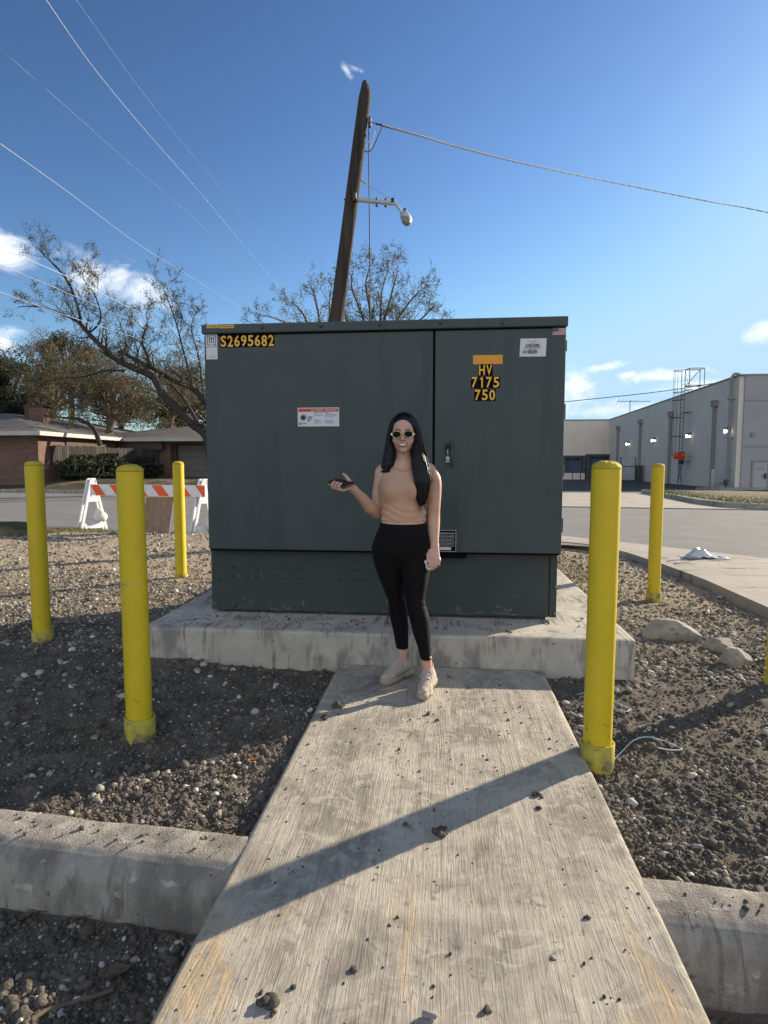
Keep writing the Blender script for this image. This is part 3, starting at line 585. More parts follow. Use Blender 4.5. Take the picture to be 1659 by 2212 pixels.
def numplate(txt, r, gap=0.0012, name='number_plate', lab=None):
    x0, z0, x1, z1 = r; n = len(txt); wd = (x1 - x0) / n; b = MB(); L = MB()
    for i, ch in enumerate(txt):
        jz = rnd.uniform(-0.0012, 0.0012)
        b.box((x0 + i * wd + gap * .5, FY - 0.0012, z0 + jz), (x0 + (i + 1) * wd - gap * .5, FY + .0002, z1 + jz))
        mx_ = 0.10 * wd if ch not in '1' else 0.30 * wd
        if ch == '1':
            xc = x0 + (i + .55) * wd; hh_ = z1 - z0; e = .10 * wd
            L.add([(xc - e, FY - .002, z0 + .06 * hh_), (xc + e, FY - .002, z0 + .06 * hh_), (xc + e, FY - .002, z1 - .06 * hh_), (xc - .4 * e, FY - .002, z1 - .06 * hh_), (xc - 2.9 * e, FY - .002, z1 - .20 * hh_), (xc - 2.9 * e, FY - .002, z1 - .31 * hh_), (xc - e, FY - .002, z1 - .25 * hh_)], [(0, 1, 2, 3, 6), (3, 4, 5, 6)]); continue
        text_xz(L, ch, x0 + i * wd + mx_, z0 + jz + 0.06 * (z1 - z0), x0 + (i + 1) * wd - mx_, z1 + jz - 0.06 * (z1 - z0), FY - 0.002, 0.022)
    p = b.build(name, M_bk, T, label=lab); L.build('lettering', M_yel, p); return p
numplate('S2695682', rect(340, 285, 1370, 505, S1, Z1), lab='black plate reading S2695682 in yellow')
S3 = 6.144; Z3 = (1160, 800)
numplate('HV', rect(220, 680, 440, 858, S3, Z3), lab='black plate reading HV in yellow'); numplate('7175', rect(107, 866, 550, 1047, S3, Z3), lab='black plate reading 7175 in yellow'); numplate('750', rect(155, 1060, 487, 1242, S3, Z3), lab='black plate reading 750 in yellow')
p = plate('orange_sticker', rect(140, 543, 592, 674, S3, Z3), M_ora, label='blank orange strip above the letters HV')
x0, z0, x1, z1 = rect(488, 548, 492, 670, S3, Z3); sub('cut_line', MB().box((x0, FY - .0018, z0), (x1, FY - .0012, z1)), M_yel, p)
# small yellow tags on the lid
for (a, c, s_) in ((90, 320, 'WT2R32R-8'), (335, 603, 'CPSR1005Z30')):
    r = rect(a, 95, c, 150, S1, Z1, FY - 0.022); p = plate('tag', r, M_yel, y=FY - 0.022); L = MB(); text_xz(L, s_, r[0] + .006, r[1] + .006, r[2] - .006, r[3] - .006, FY - 0.0245, 0.01); sub('lettering', L, M_ink, p)
# maker's emblem tile: an m inside a broken square
r = rect(68, 270, 290, 500, S1, Z1); p = plate('emblem_sticker', r, M_white); x0, z0, x1, z1 = r; W_ = x1 - x0; H_ = z1 - z0; L = MB()
def bar(a, b, c, d): L.box((x0 + a * W_, FY - .002, z0 + b * H_), (x0 + c * W_, FY - .0011, z0 + d * H_))
bar(.12, .12, .17, .88); bar(.83, .12, .88, .88); bar(.17, .83, .42, .88); bar(.58, .83, .83, .88); bar(.17, .12, .42, .17); bar(.58, .12, .83, .17)
bar(.29, .28, .35, .70); bar(.29, .66, .71, .72); bar(.47, .28, .53, .66); bar(.65, .28, .71, .66); sub('emblem', L, M_purp, p)
r = rect(78, 514, 296, 740, S1, Z1); p = plate('code_sticker', r, M_white); x0, z0, x1, z1 = r; L = MB(); text_xz(L, 'MT026828', x0 + .28 * (x1 - x0), z0 + .17 * (z1 - z0), x0 + .76 * (x1 - x0), z0 + .23 * (z1 - z0), FY - .002, 0.01); sub('lettering', L, M_ink, p)
# warning label
S2 = 11.85; Z2 = (730, 1005); r = rect(168, 172, 1398, 718, S2, Z2); p = plate('warning_label', r, M_white)
def R2(a, b, c, d): return rect(a, b, c, d, S2, Z2)
L = MB(); q = R2(190, 196, 1375, 284); L.box((q[0], FY - .0018, q[1]), (q[2], FY - .0011, q[3])); sub('header', L, M_red, p)
L = MB(); q = R2(668, 218, 915, 258); text_xz(L, 'WARNING', *q, FY - .0026, 0.02); q = R2(978, 214, 1335, 254); text_xz(L, 'ADVERTENCIA', *q, FY - .0026, 0.02)
q = R2(572, 212, 640, 278); L.add([(q[0], FY - .0026, q[1]), (q[2], FY - .0026, q[1]), ((q[0] + q[2]) / 2, FY - .0026, q[3])], [(0, 1, 2)]); sub('lettering', L, M_white, p)
L = MB()
for (s_, a, b, c) in (('Hazardous voltage', 655, 305, 930), ('inside.', 655, 337, 740), ('Can shock, burn,', 655, 365, 905), ('or cause death.', 655, 397, 880), ('Keep out.', 655, 507, 765), ('If open or unlocked,', 655, 535, 888), ('immediately call', 655, 563, 845), ('your utility', 655, 592, 818), ('(see side for number)', 655, 621, 878),
                      ('Peligro:', 978, 303, 1105), ('Voltaje peligroso', 978, 331, 1220), ('adentro. Puede causar', 978, 360, 1340), ('quemaduras, electrocucion', 978, 392, 1325), ('o la muerte.', 978, 424, 1245), ('No se acerque.', 978, 535, 1210), ('Si esta abierto o', 978, 562, 1245), ('sin llave, llame a', 978, 591, 1218), ('su compania electrica', 978, 620, 1240)):
    q = R2(a, b, c, b + 17); text_xz(L, s_, *q, FY - .002, 0.015)
q = R2(295, 622, 458, 656); text_xz(L, 'maddox', *q, FY - .002, 0.02)
x0, z0, x1, z1 = R2(205, 612, 275, 690)
for a in ((0, 0, .14, 1), (.86, 0, 1, 1), (.14, .86, .86, 1), (.3, .1, .42, .7), (.58, .1, .7, .7), (.3, .62, .7, .75)): L.box((x0 + a[0] * (x1 - x0), FY - .002, z0 + a[1] * (z1 - z0)), (x0 + a[2] * (x1 - x0), FY - .0011, z0 + a[3] * (z1 - z0)))
sub('small_print', L, M_ink, p)
L = MB(); rr = random.Random(3); x0, z0, x1, z1 = R2(230, 345, 440, 575); cx, cz = (x0 + x1) / 2, (z0 + z1) / 2; a_ = (x1 - x0) / 2
P = []
for i in range(22): t_a = 2 * math.pi * i / 22; q = a_ * (1.08 if i % 2 == 0 else 0.55); P.append((cx + q * math.cos(t_a), FY - .0022, cz + q * math.sin(t_a)))
L.add(P, [tuple(range(22))])
def seg2(pts, wd):      # small figure thrown back
    for (a, b, c, d) in pts:
        p0 = R2(a, b, a, b); p1 = R2(c, d, c, d); L.tube([(p0[0], FY - .0018, p0[1]), (p1[0], FY - .0018, p1[1])], wd, 6)
seg2([(440, 455, 480, 450), (500, 500, 570, 440), (490, 410, 540, 450), (560, 460, 585, 520), (500, 500, 470, 520), (470, 520, 515, 590), (505, 510, 520, 560)], 0.0022)
q = R2(595, 425, 595, 425); L.lathe((q[0], FY - .0011, q[1]), [(0.0035, 0), (0.0035, 0.001)], 12, 'y'); sub('pictogram', L, M_ink, p)
# shipping label with two bar codes
r = rect(862, 287, 1262, 555, S3, Z3); x0, z0, x1, z1 = r; b = MB(); b.add([(x0 + .002, FY - .0012, z1), (x0 - .002, FY - .0012, z0), (x1 - .003, FY - .0012, z0 - .002), (x1 + .001, FY - .0012, z1 - .001)], [(0, 1, 2, 3)]); p = b.build('shipping_label', M_white, T)
L = MB()
for (a, b_, c, d) in ((945, 370, 1168, 415), (900, 465, 1124, 512)):
    q = rect(a, b_, c, d, S3, Z3); xx = q[0]
    while xx < q[2] - .002: wd = rr.choice([.0008, .0012, .002, .003]); L.box((xx, FY - .002, q[1]), (xx + wd, FY - .0013, q[3])); xx += wd + rr.choice([.001, .0015, .0022])
for (s_, a, b_, c, d) in (('Ship To: Electric Co', 978, 322, 1138, 336), ('No. 12345', 1015, 350, 1092, 361), ('TRF 3PH 750KVA 12470 - 480/277', 920, 424, 1178, 440), ('PO 4500012 1', 985, 449, 1112, 460), ('1-750-480', 1005, 514, 1082, 526)): q = rect(a, b_, c, d, S3, Z3); text_xz(L, s_, *q, FY - .002, 0.01)
sub('printing', L, M_ink, p)
# flag sticker
r = rect(1362, 122, 1560, 230, S3, Z3); x0, z0, x1, z1 = r; p = plate('flag_sticker', r, M_white); L = MB(); hh = (z1 - z0) / 13
for i in range(0, 13, 2): L.box((x0 if i > 6 - 0 and False else x0, FY - .0018, z0 + i * hh), (x1, FY - .0011, z0 + (i + 1) * hh))
sub('stripes', L, mat('flag_red', (0.30, 0.035, 0.05), rough=0.5), p)
MB().box((x0, FY - .0026, z0 + 6 * hh), (x0 + .45 * (x1 - x0), FY - .0011, z1)).build('canton', mat('flag_blue', (0.02, 0.03, 0.12), rough=0.5), p)
L = MB()
for i in range(5):
    for j in range(6): L.box((x0 + (.03 + .07 * j) * (x1 - x0), FY - .003, z0 + (6.5 + 1.3 * i) * hh), (x0 + (.05 + .07 * j) * (x1 - x0), FY - .0025, z0 + (6.9 + 1.3 * i) * hh))
sub('stars', L, M_white, p)
# data plate beside the hand
S5 = 18.43; Z5 = (1070, 1310); r = rect(360, 280, 1285, 1278, S5, Z5); p = plate('data_plate', r, M_bk); L = MB(); x0, z0, x1, z1 = r; e = .0024
for a in ((x0, z1 - e, x1, z1), (x0, z0, x1, z0 + e), (x0, z0, x0 + e, z1), (x1 - e, z0, x1, z1)): L.box((a[0], FY - .002, a[1]), (a[2], FY - .0011, a[3]))
def R5(a, b, c, d): return rect(a, b, c, d, S5, Z5)
text_xz(L, 'DETERMINATION', *R5(430, 395, 1215, 455), FY - .002, 0.03)
for i, s_ in enumerate(('CONTROL FLUID IN THIS UNIT', 'WAS TESTED AND DETERMINED', 'CONTAINS NO PCB AT THE TIME', 'OF MANUFACTURE. REFER TO', 'UNIT BEFORE LIFTING LID', 'DO NOT OPEN DOORS WHILE THE', 'TRANSFORMER IS ENERGIZED OR', 'IN SERVICE AND KEEP COVERS', 'CLOSED AND LOCKED AT ALL TIMES')):
    y_ = 490 + i * 64; text_xz(L, s_, *R5(430, y_, 1205, y_ + 38), FY - .002, 0.025)
q = R5(515, 1065, 1060, 1200); L.box((q[0], FY - .002, q[1]), (q[2], FY - .0011, q[3])); sub('lettering', L, M_white, p)
# handle, lock well and padlock
S4 = 16.59; Z4 = (1080, 1090)
def P4(a, b, y=FY): p_ = on_y((Z4[0] + a / S4) / 1.15732, (Z4[1] + b / S4) / 1.15732, y); return p_[0], p_[2]
cx, cz = P4(655, 455); MB().lathe((cx, FY, cz), [(0.024, 0), (0.024, 0.016), (0.019, 0.018), (0.017, 0.004)], 24, 'y').build('lock_well', M_tx, T, auto=True)
MB().lathe((cx, FY - 0.0042, cz), [(0.0172, 0), (0.0165, 0.0006)], 20, 'y').build('lock_bolt', mat('rust_dark', (0.03, 0.022, 0.016), rough=0.8), T)
xt, zt = P4(830, 240); xb, zb = P4(830, 1330); h = MB(); h.lathe((xt, FY, zt), [(0.014, 0), (0.014, 0.016), (0.009, 0.020)], 18, 'y'); h.tube([(xt, FY - .022, zt + .004), (xt, FY - .026, (zt + zb) / 2), (xb, FY - .030, zb)], [0.0075, 0.0072, 0.0065], 10); h.build('handle', M_tx, T, True)
LK = MB(); x0, z0 = P4(655, 560); x1, z1 = P4(650, 870)
LK.tube([(cx, FY - .004, cz), (x0, FY - .020, z0), (x0 - .001, FY - .028, z0 - .008), (x1, FY - .028, z1)], 0.0034, 8)
xa, za = P4(650, 905); xb2, zb2 = P4(645, 1095)
lk = LK.build('padlock', M_steel, T, True); bdy = MB(); bdy.box((xa - .013, FY - .036, za + .002), (xa + .011, FY - .019, za + .009), .001); bdy.box((xa - .012, FY - .038, zb2 + .014), (xa + .012, FY - .018, za), .003); bdy.box((xa - .014, FY - .038, zb2), (xa + .014, FY - .018, zb2 + .009), .002); bdy.build('lock_body', M_steel, lk)
# ------------------------------------------------------------------ bollards
M_yp = mat('yellow_paint', (0.62, 0.45, 0.012), (0.55, 0.41, 0.014), scale=9, rough=0.5, spec=0.4, c3=(0.33, 0.30, 0.055), s3=3.2, t3=0.58, w3=0.12, st3=(1, 1, 0.4), bump=0.25, bscale=60, bdist=0.002)
M_yc = mat('yellow_dome', (0.53, 0.40, 0.02), (0.38, 0.31, 0.03), scale=30, rough=0.8, bump=1.0, bscale=120, bdist=0.004)
M_ys = mat('yellow_sleeve', (0.50, 0.39, 0.03), (0.30, 0.26, 0.06), scale=14, rough=0.7, bump=0.6, bscale=60, bdist=0.003, c3=(0.12, 0.10, 0.06), s3=24, t3=0.66, w3=0.05)
add_wear(M_yp, 0.0, 0.42, (0.17, 0.14, 0.06), 16, .665, .16); add_wear(M_ys, -0.05, 0.12, (0.10, 0.085, 0.06), 20, .60, .18)
def bollard(x, y, zb, ztop, label, sl=0.11, tilt=(0, 0), rp=0.0615, seed=1):
    x *= (y + 0.07) / y; y += 0.07
    B = thing('bollard', (x, y, zb), label, 'bollard', 'yellow bollards around the transformer pad')
    def shp(V): return [(v[0] + (v[2] - zb) * tilt[0], v[1] + (v[2] - zb) * tilt[1], v[2]) for v in V]
    b = MB(); zt = ztop - 0.032; zz = np.linspace(zb - 0.08, zt, 24); b.lathe((x, y, 0), [(rp * (1 + 0.006 * math.sin(i * 1.7 + seed)), z) for i, z in enumerate(zz)], 40); b.V = shp(b.V); b.build('pipe', M_yp, B, auto=True, smooth=True)
    b = MB(); pr = [(rp * 0.985, zt + .0005)] + [(rp * math.cos(t) ** 0.75, zt + 0.004 + 0.030 * math.sin(t)) for t in np.linspace(0.02, 1.45, 9)]
    b.lathe((x, y, 0), pr, 40); r_ = np.random.default_rng(seed); b.V = shp([(v[0] + (v[2] > zt + .003) * r_.normal(0, .0011), v[1] + (v[2] > zt + .003) * r_.normal(0, .0011), v[2] + (v[2] > zt + .003) * r_.normal(0, .0014)) for v in b.V]); b.build('dome_cap', M_yc, B, True)
    b = MB(); rs = rp + 0.0105; zs = zb + sl
    V = []; n = 44
    prof = [(rs, zb - 0.09), (rs, zs), (rs - 0.001, zs + .0015), (rp + 0.0035, zs + .001), (rp + 0.003, zs - 0.03)]
    for (r, z) in prof:
        for k in range(n): a = 2 * math.pi * k / n; V.append((x + 0.002 + r * math.cos(a), y + r * math.sin(a), z + (0.004 * math.sin(a * 1 + seed) if z > zb else 0)))
    b.add(shp(V), [(i * n + k, i * n + (k + 1) % n, (i + 1) * n + (k + 1) % n, (i + 1) * n + k) for i in range(4) for k in range(n)]); b.build('base_sleeve', M_ys, B, auto=True, smooth=True)
    return B
def bz(u, v, y): return on_y(u, v, y)
bollard(-2.895, 4.02, -0.015, 1.322, 'leftmost yellow bollard, partly cropping the house view, beside the open gravel', 0.10, (-0.004, 0), seed=1)
BB = bollard(-1.445, 2.67, -0.045, 1.297, 'nearest left yellow bollard with a thin wire tied round it', 0.11, (-0.006, 0), seed=4)
bollard(-2.945, 6.46, 0.0, 1.332, 'farthest left yellow bollard in front of the striped barricade', 0.05, (-0.002, 0), seed=7)
bollard(0.672, 2.61, -0.04, 1.312, 'nearest right yellow bollard by the walkway with twine at its foot', 0.105, (0.004, 0), seed=9)
bollard(2.13, 6.28, -0.06, 1.306, 'rear right yellow bollard beside the low kerb of the driveway', 0.06, (0.0, 0), seed=12)
bollard(2.045, 3.83, -0.08, 1.30, 'yellow bollard cut off by the right edge of the photo', 0.10, (-0.002, 0), seed=15)
q = on_y(293, 1262, 2.69); P = [(-1.4915 + 0.0635 * math.cos(t), 2.74 + 0.0635 * math.sin(t), q[2] + .003 * math.sin(t * 2)) for t in np.linspace(0, 2 * math.pi, 40)]
P += [(-1.4915 + .075, 2.73, q[2] + .008)]
MB().tube(P, 0.0013, 6).build('tie_wire', M_steel, BB)
# ------------------------------------------------------------------ twine, rocks, leaves, litter
def smooth_path(P, k=8):
    P = [np.array(p, float) for p in P]; out = []
    for i in range(len(P) - 1):
        p0, p1, p2, p3 = P[max(i - 1, 0)], P[i], P[i + 1], P[min(i + 2, len(P) - 1)]
        for t in np.linspace(0, 1, k, endpoint=False): out.append(0.5 * ((2 * p1) + (-p0 + p2) * t + (2 * p0 - 5 * p1 + 4 * p2 - p3) * t * t + (-p0 + 3 * p1 - 3 * p2 + p3) * t ** 3))
    out.append(P[-1]); return out
M_tw = mat('twine', (0.50, 0.56, 0.58), rough=0.8)
def ground_curve(uv, zoff=0.006, z=-0.05):
    P = []
    for (u, v) in uv:
        p = on_z(u, v, z)
        for _ in range(3): p = on_z(u, v, float(soil_z(p[0], p[1])) + zoff)
        P.append(p)
    return smooth_path(P)
MB().tube(ground_curve([(1326, 1641), (1345, 1622), (1368, 1600), (1395, 1592), (1425, 1598), (1462, 1612), (1472, 1619), (1445, 1620), (1408, 1612), (1392, 1607)], 0.012), 0.0032, 6).build('twine', M_tw, None, True, org=on_z(1400, 1610, -.04), label='pale blue loop of twine trailing from the front right bollard', cat='twine')
MB().tube(ground_curve([(1246, 1501), (1262, 1497), (1285, 1500), (1330, 1518), (1358, 1530), (1352, 1537), (1325, 1530)], 0.010), 0.0024, 6).build('twine', M_tw, None, True, org=on_z(1300, 1510, -.04), label='thin white twine on the soil behind the front right bollard', cat='twine')
M_root = mat('dry_twig', (0.16, 0.12, 0.075), (0.09, 0.07, 0.05), scale=30, rough=0.95)
for uv, r, lab in (([(52, 2212), (110, 2180), (185, 2158), (245, 2138)], 0.007, 'long dry twig in the bottom left corner below the kerb'), ([(345, 1675), (375, 1670), (408, 1660)], 0.003, 'thin pale twig across the shadow line on the left soil'), ([(205, 1718), (235, 1713), (248, 1708)], 0.003, 'short dry twig near the left kerb in the lit soil')):
    MB().tube(ground_curve(uv, 0.006, -0.15 if uv[0][1] > 2000 else -0.05), r, 6).build('twig', M_root, None, True, org=on_z(*uv[1], -0.1), label=lab, cat='twig')
M_rock = mat('limestone', (0.34, 0.31, 0.26), (0.23, 0.21, 0.18), scale=9, rough=0.95, bump=0.9, bscale=30, bdist=0.012, c3=(0.14, 0.12, 0.10), s3=18, t3=0.6)
def rock(u, v, sx, sy, sz, rz, seed, lab, sink=0.3):
    p = on_z(u, v, -0.1)
    bm = bmesh.new(); bmesh.ops.create_cube(bm, size=2); bmesh.ops.subdivide_edges(bm, edges=list(bm.edges), cuts=9, use_grid_fill=True)
    r_ = random.Random(seed); pl = [(Vector((r_.uniform(-1, 1), r_.uniform(-1, 1), r_.uniform(-.2, 1))).normalized(), r_.uniform(0.75, 1.05)) for _ in range(9)]
    for vv in bm.verts:
        c = vv.co.copy()
        for nrm, d in pl:
            k = c.dot(nrm) - d
            if k > 0: c -= nrm * k
        q = 0.10 * float(fbm(c.x * 3 + seed, c.y * 3 + c.z * 2, seed, 4)); c *= 1 + q
        vv.co = c
    ca, sa = math.cos(rz), math.sin(rz); V = []
    for vv in bm.verts: x, y, z = vv.co.x * sx, vv.co.y * sy, vv.co.z * sz; V.append((p[0] + x * ca - y * sa, p[1] + x * sa + y * ca, -0.10 + sz * (1 - sink) + z))
    bm.verts.index_update(); Fc = [[q.index for q in f.verts] for f in bm.faces]; bm.free()
    return ob('rock', V, Fc, M_rock, org=(p[0], p[1], -0.1), label=lab, cat='rock', smooth=False)
rock(1448, 1385, 0.215, 0.085, 0.10, -0.14, 3, 'big flat topped limestone block right of the pad'); rock(1553, 1408, 0.11, 0.07, 0.055, -0.5, 8, 'smaller pale rock just right of the big limestone block', 0.2); rock(1590, 1440, 0.095, 0.07, 0.075, 0.4, 5, 'brown earthy lump right of the smaller pale rock', 0.2)
rock(30, 1120 - 8, .01, .01, .01, 0, 2, 'x') if False else None
# dried leaves
M_leaf = [mat('leaf_tan', (0.20, 0.125, 0.06), (0.13, 0.08, 0.04), scale=25, rough=0.85), mat('leaf_rust', (0.22, 0.07, 0.02), (0.15, 0.05, 0.02), scale=25, rough=0.85), mat('leaf_brown', (0.12, 0.085, 0.045), (0.07, 0.05, 0.03), scale=25, rough=0.85)]
def leaf(u, v, L_, rz, curl, mi, lab, lobed=True):
    p = on_z(u, v, -0.1)
    for _ in range(4): p = on_z(u, v, float(soil_z(p[0], p[1])) + 0.008)
    n = 22; out = []
    for i in range(n + 1):
        t = i / n; wd = math.sin(math.pi * min(1, t * 1.02) ** 0.9) * 0.30 * (1 + (0.55 * math.cos(t * 3 * 2 * math.pi) if lobed else 0.05 * math.cos(t * 25)))
        out.append((t, max(0.012, wd)))
    V = []; 
    for (t, wd) in out:
        for s_ in (-1, -0.5, 0, 0.5, 1):
            x = (t - .5) * L_; y = s_ * wd * L_; z = 0.4 * curl * L_ * ((s_ * wd * 2) ** 2 * 1.3 + (t - .5) ** 2 * 1.1) + 0.006 * math.sin(t * 17 + s_ * 3) * L_ * 2
            c, s = math.cos(rz), math.sin(rz); V.append((p[0] + x * c - y * s, p[1] + x * s + y * c, p[2] + z))
    Fc = [(i * 5 + k, i * 5 + k + 1, (i + 1) * 5 + k + 1, (i + 1) * 5 + k) for i in range(n) for k in range(4)]
    b = MB(); b.add(V, Fc); c, s = math.cos(rz), math.sin(rz); b.tube([V[2], (V[2][0] - c * L_ * .3, V[2][1] - s * L_ * .3, V[2][2] + .002)], 0.0009, 4)
    b.build('fallen_leaf', M_leaf[mi], None, True, org=p, label=lab, cat='leaf', group='dry leaves on the soil')
leaf(185, 1975, 0.085, 0.5, 0.5, 0, 'tan lobed oak leaf against the foot of the left kerb'); leaf(95, 1965, 0.07, 0.2, 0.4, 2, 'dark brown leaf at the far left foot of the kerb'); leaf(55, 1978, 0.05, 1.2, 0.4, 2, 'small curled leaf left of the dark brown one', False)
leaf(255, 2100, 0.085, 0.7, 0.7, 2, 'big curled grey brown leaf in the bottom left soil', False); leaf(413, 2072, 0.035, 0.3, 0.6, 1, 'small rusty red leaf near the walkway foot', False); leaf(475, 2025, 0.035, 2.2, 0.8, 2, 'brown curled leaf in the gap between kerb and walkway', False)
leaf(548, 1640, 0.06, 0.3, 0.5, 1, 'rusty oak leaf on the soil beside the walkway shadow'); leaf(205, 2003, 0.06, 2.4, 0.3, 0, 'second oak leaf lying below the tan one'); leaf(1475, 1830, 0.03, 1.0, 0.7, 0, 'tan leaf scrap on the lit soil right of the walkway', False)
# corks / stubs: short grey cylinders of debris
M_stub = mat('paper_stub', (0.30, 0.26, 0.25), (0.22, 0.19, 0.19), scale=40, rough=0.9)
for (u, v, L_, rz, z, lab) in ((927, 2193, 0.034, -0.1, 0.009, 'grey cork shaped stub lying on the walkway bottom edge'), (1600, 1745, 0.030, 0.4, -0.05, 'short pale stub on the soil upper right of the walkway'), (1438, 1826, 0.028, -0.1, -0.05, 'pale stub nearest the walkway on the right soil'), (1505, 1829, 0.034, 0.0, -0.05, 'pale stub to the right of the one by the walkway')):
    p = on_z(u, v, z)
    if z < 0:
        for _ in range(3): p = on_z(u, v, float(soil_z(p[0], p[1])) + 0.008)
    c, s = math.cos(rz) * L_ / 2, math.sin(rz) * L_ / 2
    MB().tube([(p[0] - c, p[1] - s, p[2]), (p[0] - c * .95, p[1] - s * .95, p[2]), (p[0] + c * .95, p[1] + s * .95, p[2] + .001), (p[0] + c, p[1] + s, p[2])], [0.006, 0.0075, 0.007, 0.006], 10).build('stub', M_stub, None, True, org=p, label=lab, cat='stub', group='small stubs of debris')
p = on_z(1258, 1337, 0.22); MB().tube([p + [-.012, 0, .004], p + [.008, .0, .004], p + [.011, 0, .004]], [0.009, 0.009, 0.004], 12).build('bottle_cap', mat('cap_blue', (0.25, 0.35, 0.5), rough=0.4), None, True, org=p, label='tiny blue and white cap lying on the sunlit corner of the pad', cat='cap')
# plastic bag with twigs on the driveway
c = on_z(1525, 1205, 0); n = 34; X, Y = np.meshgrid(np.linspace(-0.32, 0.30, n), np.linspace(-0.13, 0.16, 20)); 
ang = np.arctan2(Y, X); rad = 1 - sst(0.6, 1.0, np.hypot(X / 0.33, Y / 0.15)); Z = (0.075 * np.exp(-((X + 0.10) / 0.11) ** 2) + 0.025) * rad * (1 + 1.6 * fbm(X * 14, Y * 14, 50, 4)) + 0.006 + 0.03 * rad * np.maximum(fbm(X * 25 + 9, Y * 6, 51, 3), 0)
Xw = X + 0.05 * fbm(X * 7, Y * 7, 52, 2); Yw = Y * (0.7 + 0.5 * vn(X * 6, X * 0, 53)) - X * 0.12
idx = np.arange(X.size).reshape(X.shape)
ob('plastic_bag', np.stack([Xw + c[0], Yw + c[1], Z], -1).reshape(-1, 3), np.stack([idx[:-1, :-1], idx[:-1, 1:], idx[1:, 1:], idx[1:, :-1]], -1).reshape(-1, 4), mat('bag_film', (0.62, 0.66, 0.66), (0.42, 0.47, 0.48), scale=12, rough=0.35), smooth=True, org=c, label='crumpled white plastic bag lying on the concrete driveway', cat='plastic bag')
rr2 = random.Random(4)
for (u, v, l) in ((1483, 1209, .35), (1470, 1205, .25), (1495, 1202, .3), (1440, 1212, .3), (1455, 1218, .25), (1420, 1207, .15)):
    p = on_z(u, v, 0.008); a = rr2.uniform(-.4, .4); MB().tube([p, p + [l * .5 * math.cos(a), l * .5 * math.sin(a) + .02, .02], p + [l * math.cos(a), l * math.sin(a), .008]], [0.006, 0.004, 0.002], 5).build('twig', M_root, None, org=p, label='dark twig on the concrete by the white plastic bag', cat='twig', group='dark twigs by the plastic bag')
# ------------------------------------------------------------------ barricade
M_wp = mat('white_plastic', (0.72, 0.72, 0.72), (0.60, 0.60, 0.59), scale=8, rough=0.5); M_bo = mat('barricade_orange', (0.75, 0.10, 0.015), rough=0.4)
BR = thing('traffic_barricade', (-5.6, 10.95, 0), 'white A frame barricade with an orange and white striped board by the street', 'barricade')
def aframe(cx, cy, e):
    e = np.array([*e, 0.0]); t = np.array([0.985, -0.17, 0.0]); b = MB(); c = np.array([cx, cy, 0.0])
    def pan(a, b_, wd, off, th=0.03):     # flat bar from a to b_ (s, z) in the splay plane
        a = np.array(a); b_ = np.array(b_); d = b_ - a; d = d / np.linalg.norm(d); nn = np.array([-d[1], d[0]]) * wd / 2; V = []
        for o_ in (off, off + th):
            for q in (a + nn, a - nn, b_ - nn, b_ + nn): V.append(c + e * q[0] + np.array([0, 0, q[1]]) + t * o_)
        b.add(V, [(0, 3, 2, 1), (4, 5, 6, 7), (0, 1, 5, 4), (1, 2, 6, 5), (2, 3, 7, 6), (3, 0, 4, 7)])
    for off in (0.0, -0.07):
        pan((-0.52, 0.0), (-0.07, 1.0), 0.085, off); pan((0.46, 0.0), (0.05, 1.0), 0.085, off); pan((-0.40, 0.10), (0.36, 0.10), 0.11, off); pan((-0.2, 0.62), (0.2, 0.62), 0.10, off); pan((0, 0.66), (0, 1.03), 0.19, off)
    return b
b = aframe(-6.86, 11.16, (0.42, 0.9)); 
for v_ in (): pass
AE = np.array((0.22, 0.47)); AE = AE / np.linalg.norm(AE) * 0.55
for (cx, cy, lab) in ((-6.86, 11.18, 'left A frame leg of the barricade'), (-4.46, 10.86, 'right A frame leg of the barricade')): aframe(cx, cy, AE).build('a_frame', M_wp, BR, label=lab)
PL = np.array([-6.80, 11.06]); PR = np.array([-4.36, 10.72]); z0, z1 = 0.70, 0.915
b = MB(); d = (PR - PL) / np.linalg.norm(PR - PL); nn = np.array([d[1], -d[0]]) * 0.05
V = [(*(PL + nn), z0), (*(PR + nn), z0), (*(PR + nn), z1), (*(PL + nn), z1), (*PL, z0), (*PR, z0), (*PR, z1), (*PL, z1)]
b.add(V, [(0, 1, 2, 3), (5, 4, 7, 6), (3, 2, 6, 7), (1, 0, 4, 5), (0, 3, 7, 4), (2, 1, 5, 6)]); bo = b.build('board', M_wp, BR)
b = MB(); L_ = np.linalg.norm(PR - PL); per = 0.4575
for k in range(6):
    s0 = -0.03 + k * per; s1 = s0 + 0.215; sh = 0.165; q = []
    for (s_, z) in ((s0, z1 - .006), (s0 + sh, z0 + .006), (s1 + sh, z0 + .006), (s1, z1 - .006)): s_ = min(max(s_, 0.01), L_ - 0.01); pp = PL + d * s_ + nn * 1.04; q.append((pp[0], pp[1], z))
    b.add(q, [(0, 1, 2, 3)])
b.build('stripes', M_bo, bo)
M_ply = mat('plywood', (0.30, 0.20, 0.125), (0.20, 0.135, 0.085), scale=14, stretch=(1, 1, 0.08), rough=0.8)
p0 = PL + d * 1.18 + nn * -0.2; p1 = PL + d * 1.77 + nn * -0.2; b = MB()
V = [(p0[0], p0[1] - .25, 0.01), (p1[0], p1[1] - .25, 0.0), (p1[0], p1[1] + .02, 0.69), (p0[0], p0[1] + .02, 0.69)]; V += [(a[0], a[1] + .014, a[2]) for a in V]
b.add(V, [(0, 1, 2, 3), (5, 4, 7, 6), (3, 2, 6, 7), (1, 0, 4, 5), (0, 3, 7, 4), (2, 1, 5, 6)]); b.build('plywood_sheet', M_ply, None, org=(p0[0], p0[1], 0), label='brown plywood sheet leaning below the striped barricade board', cat='plywood')
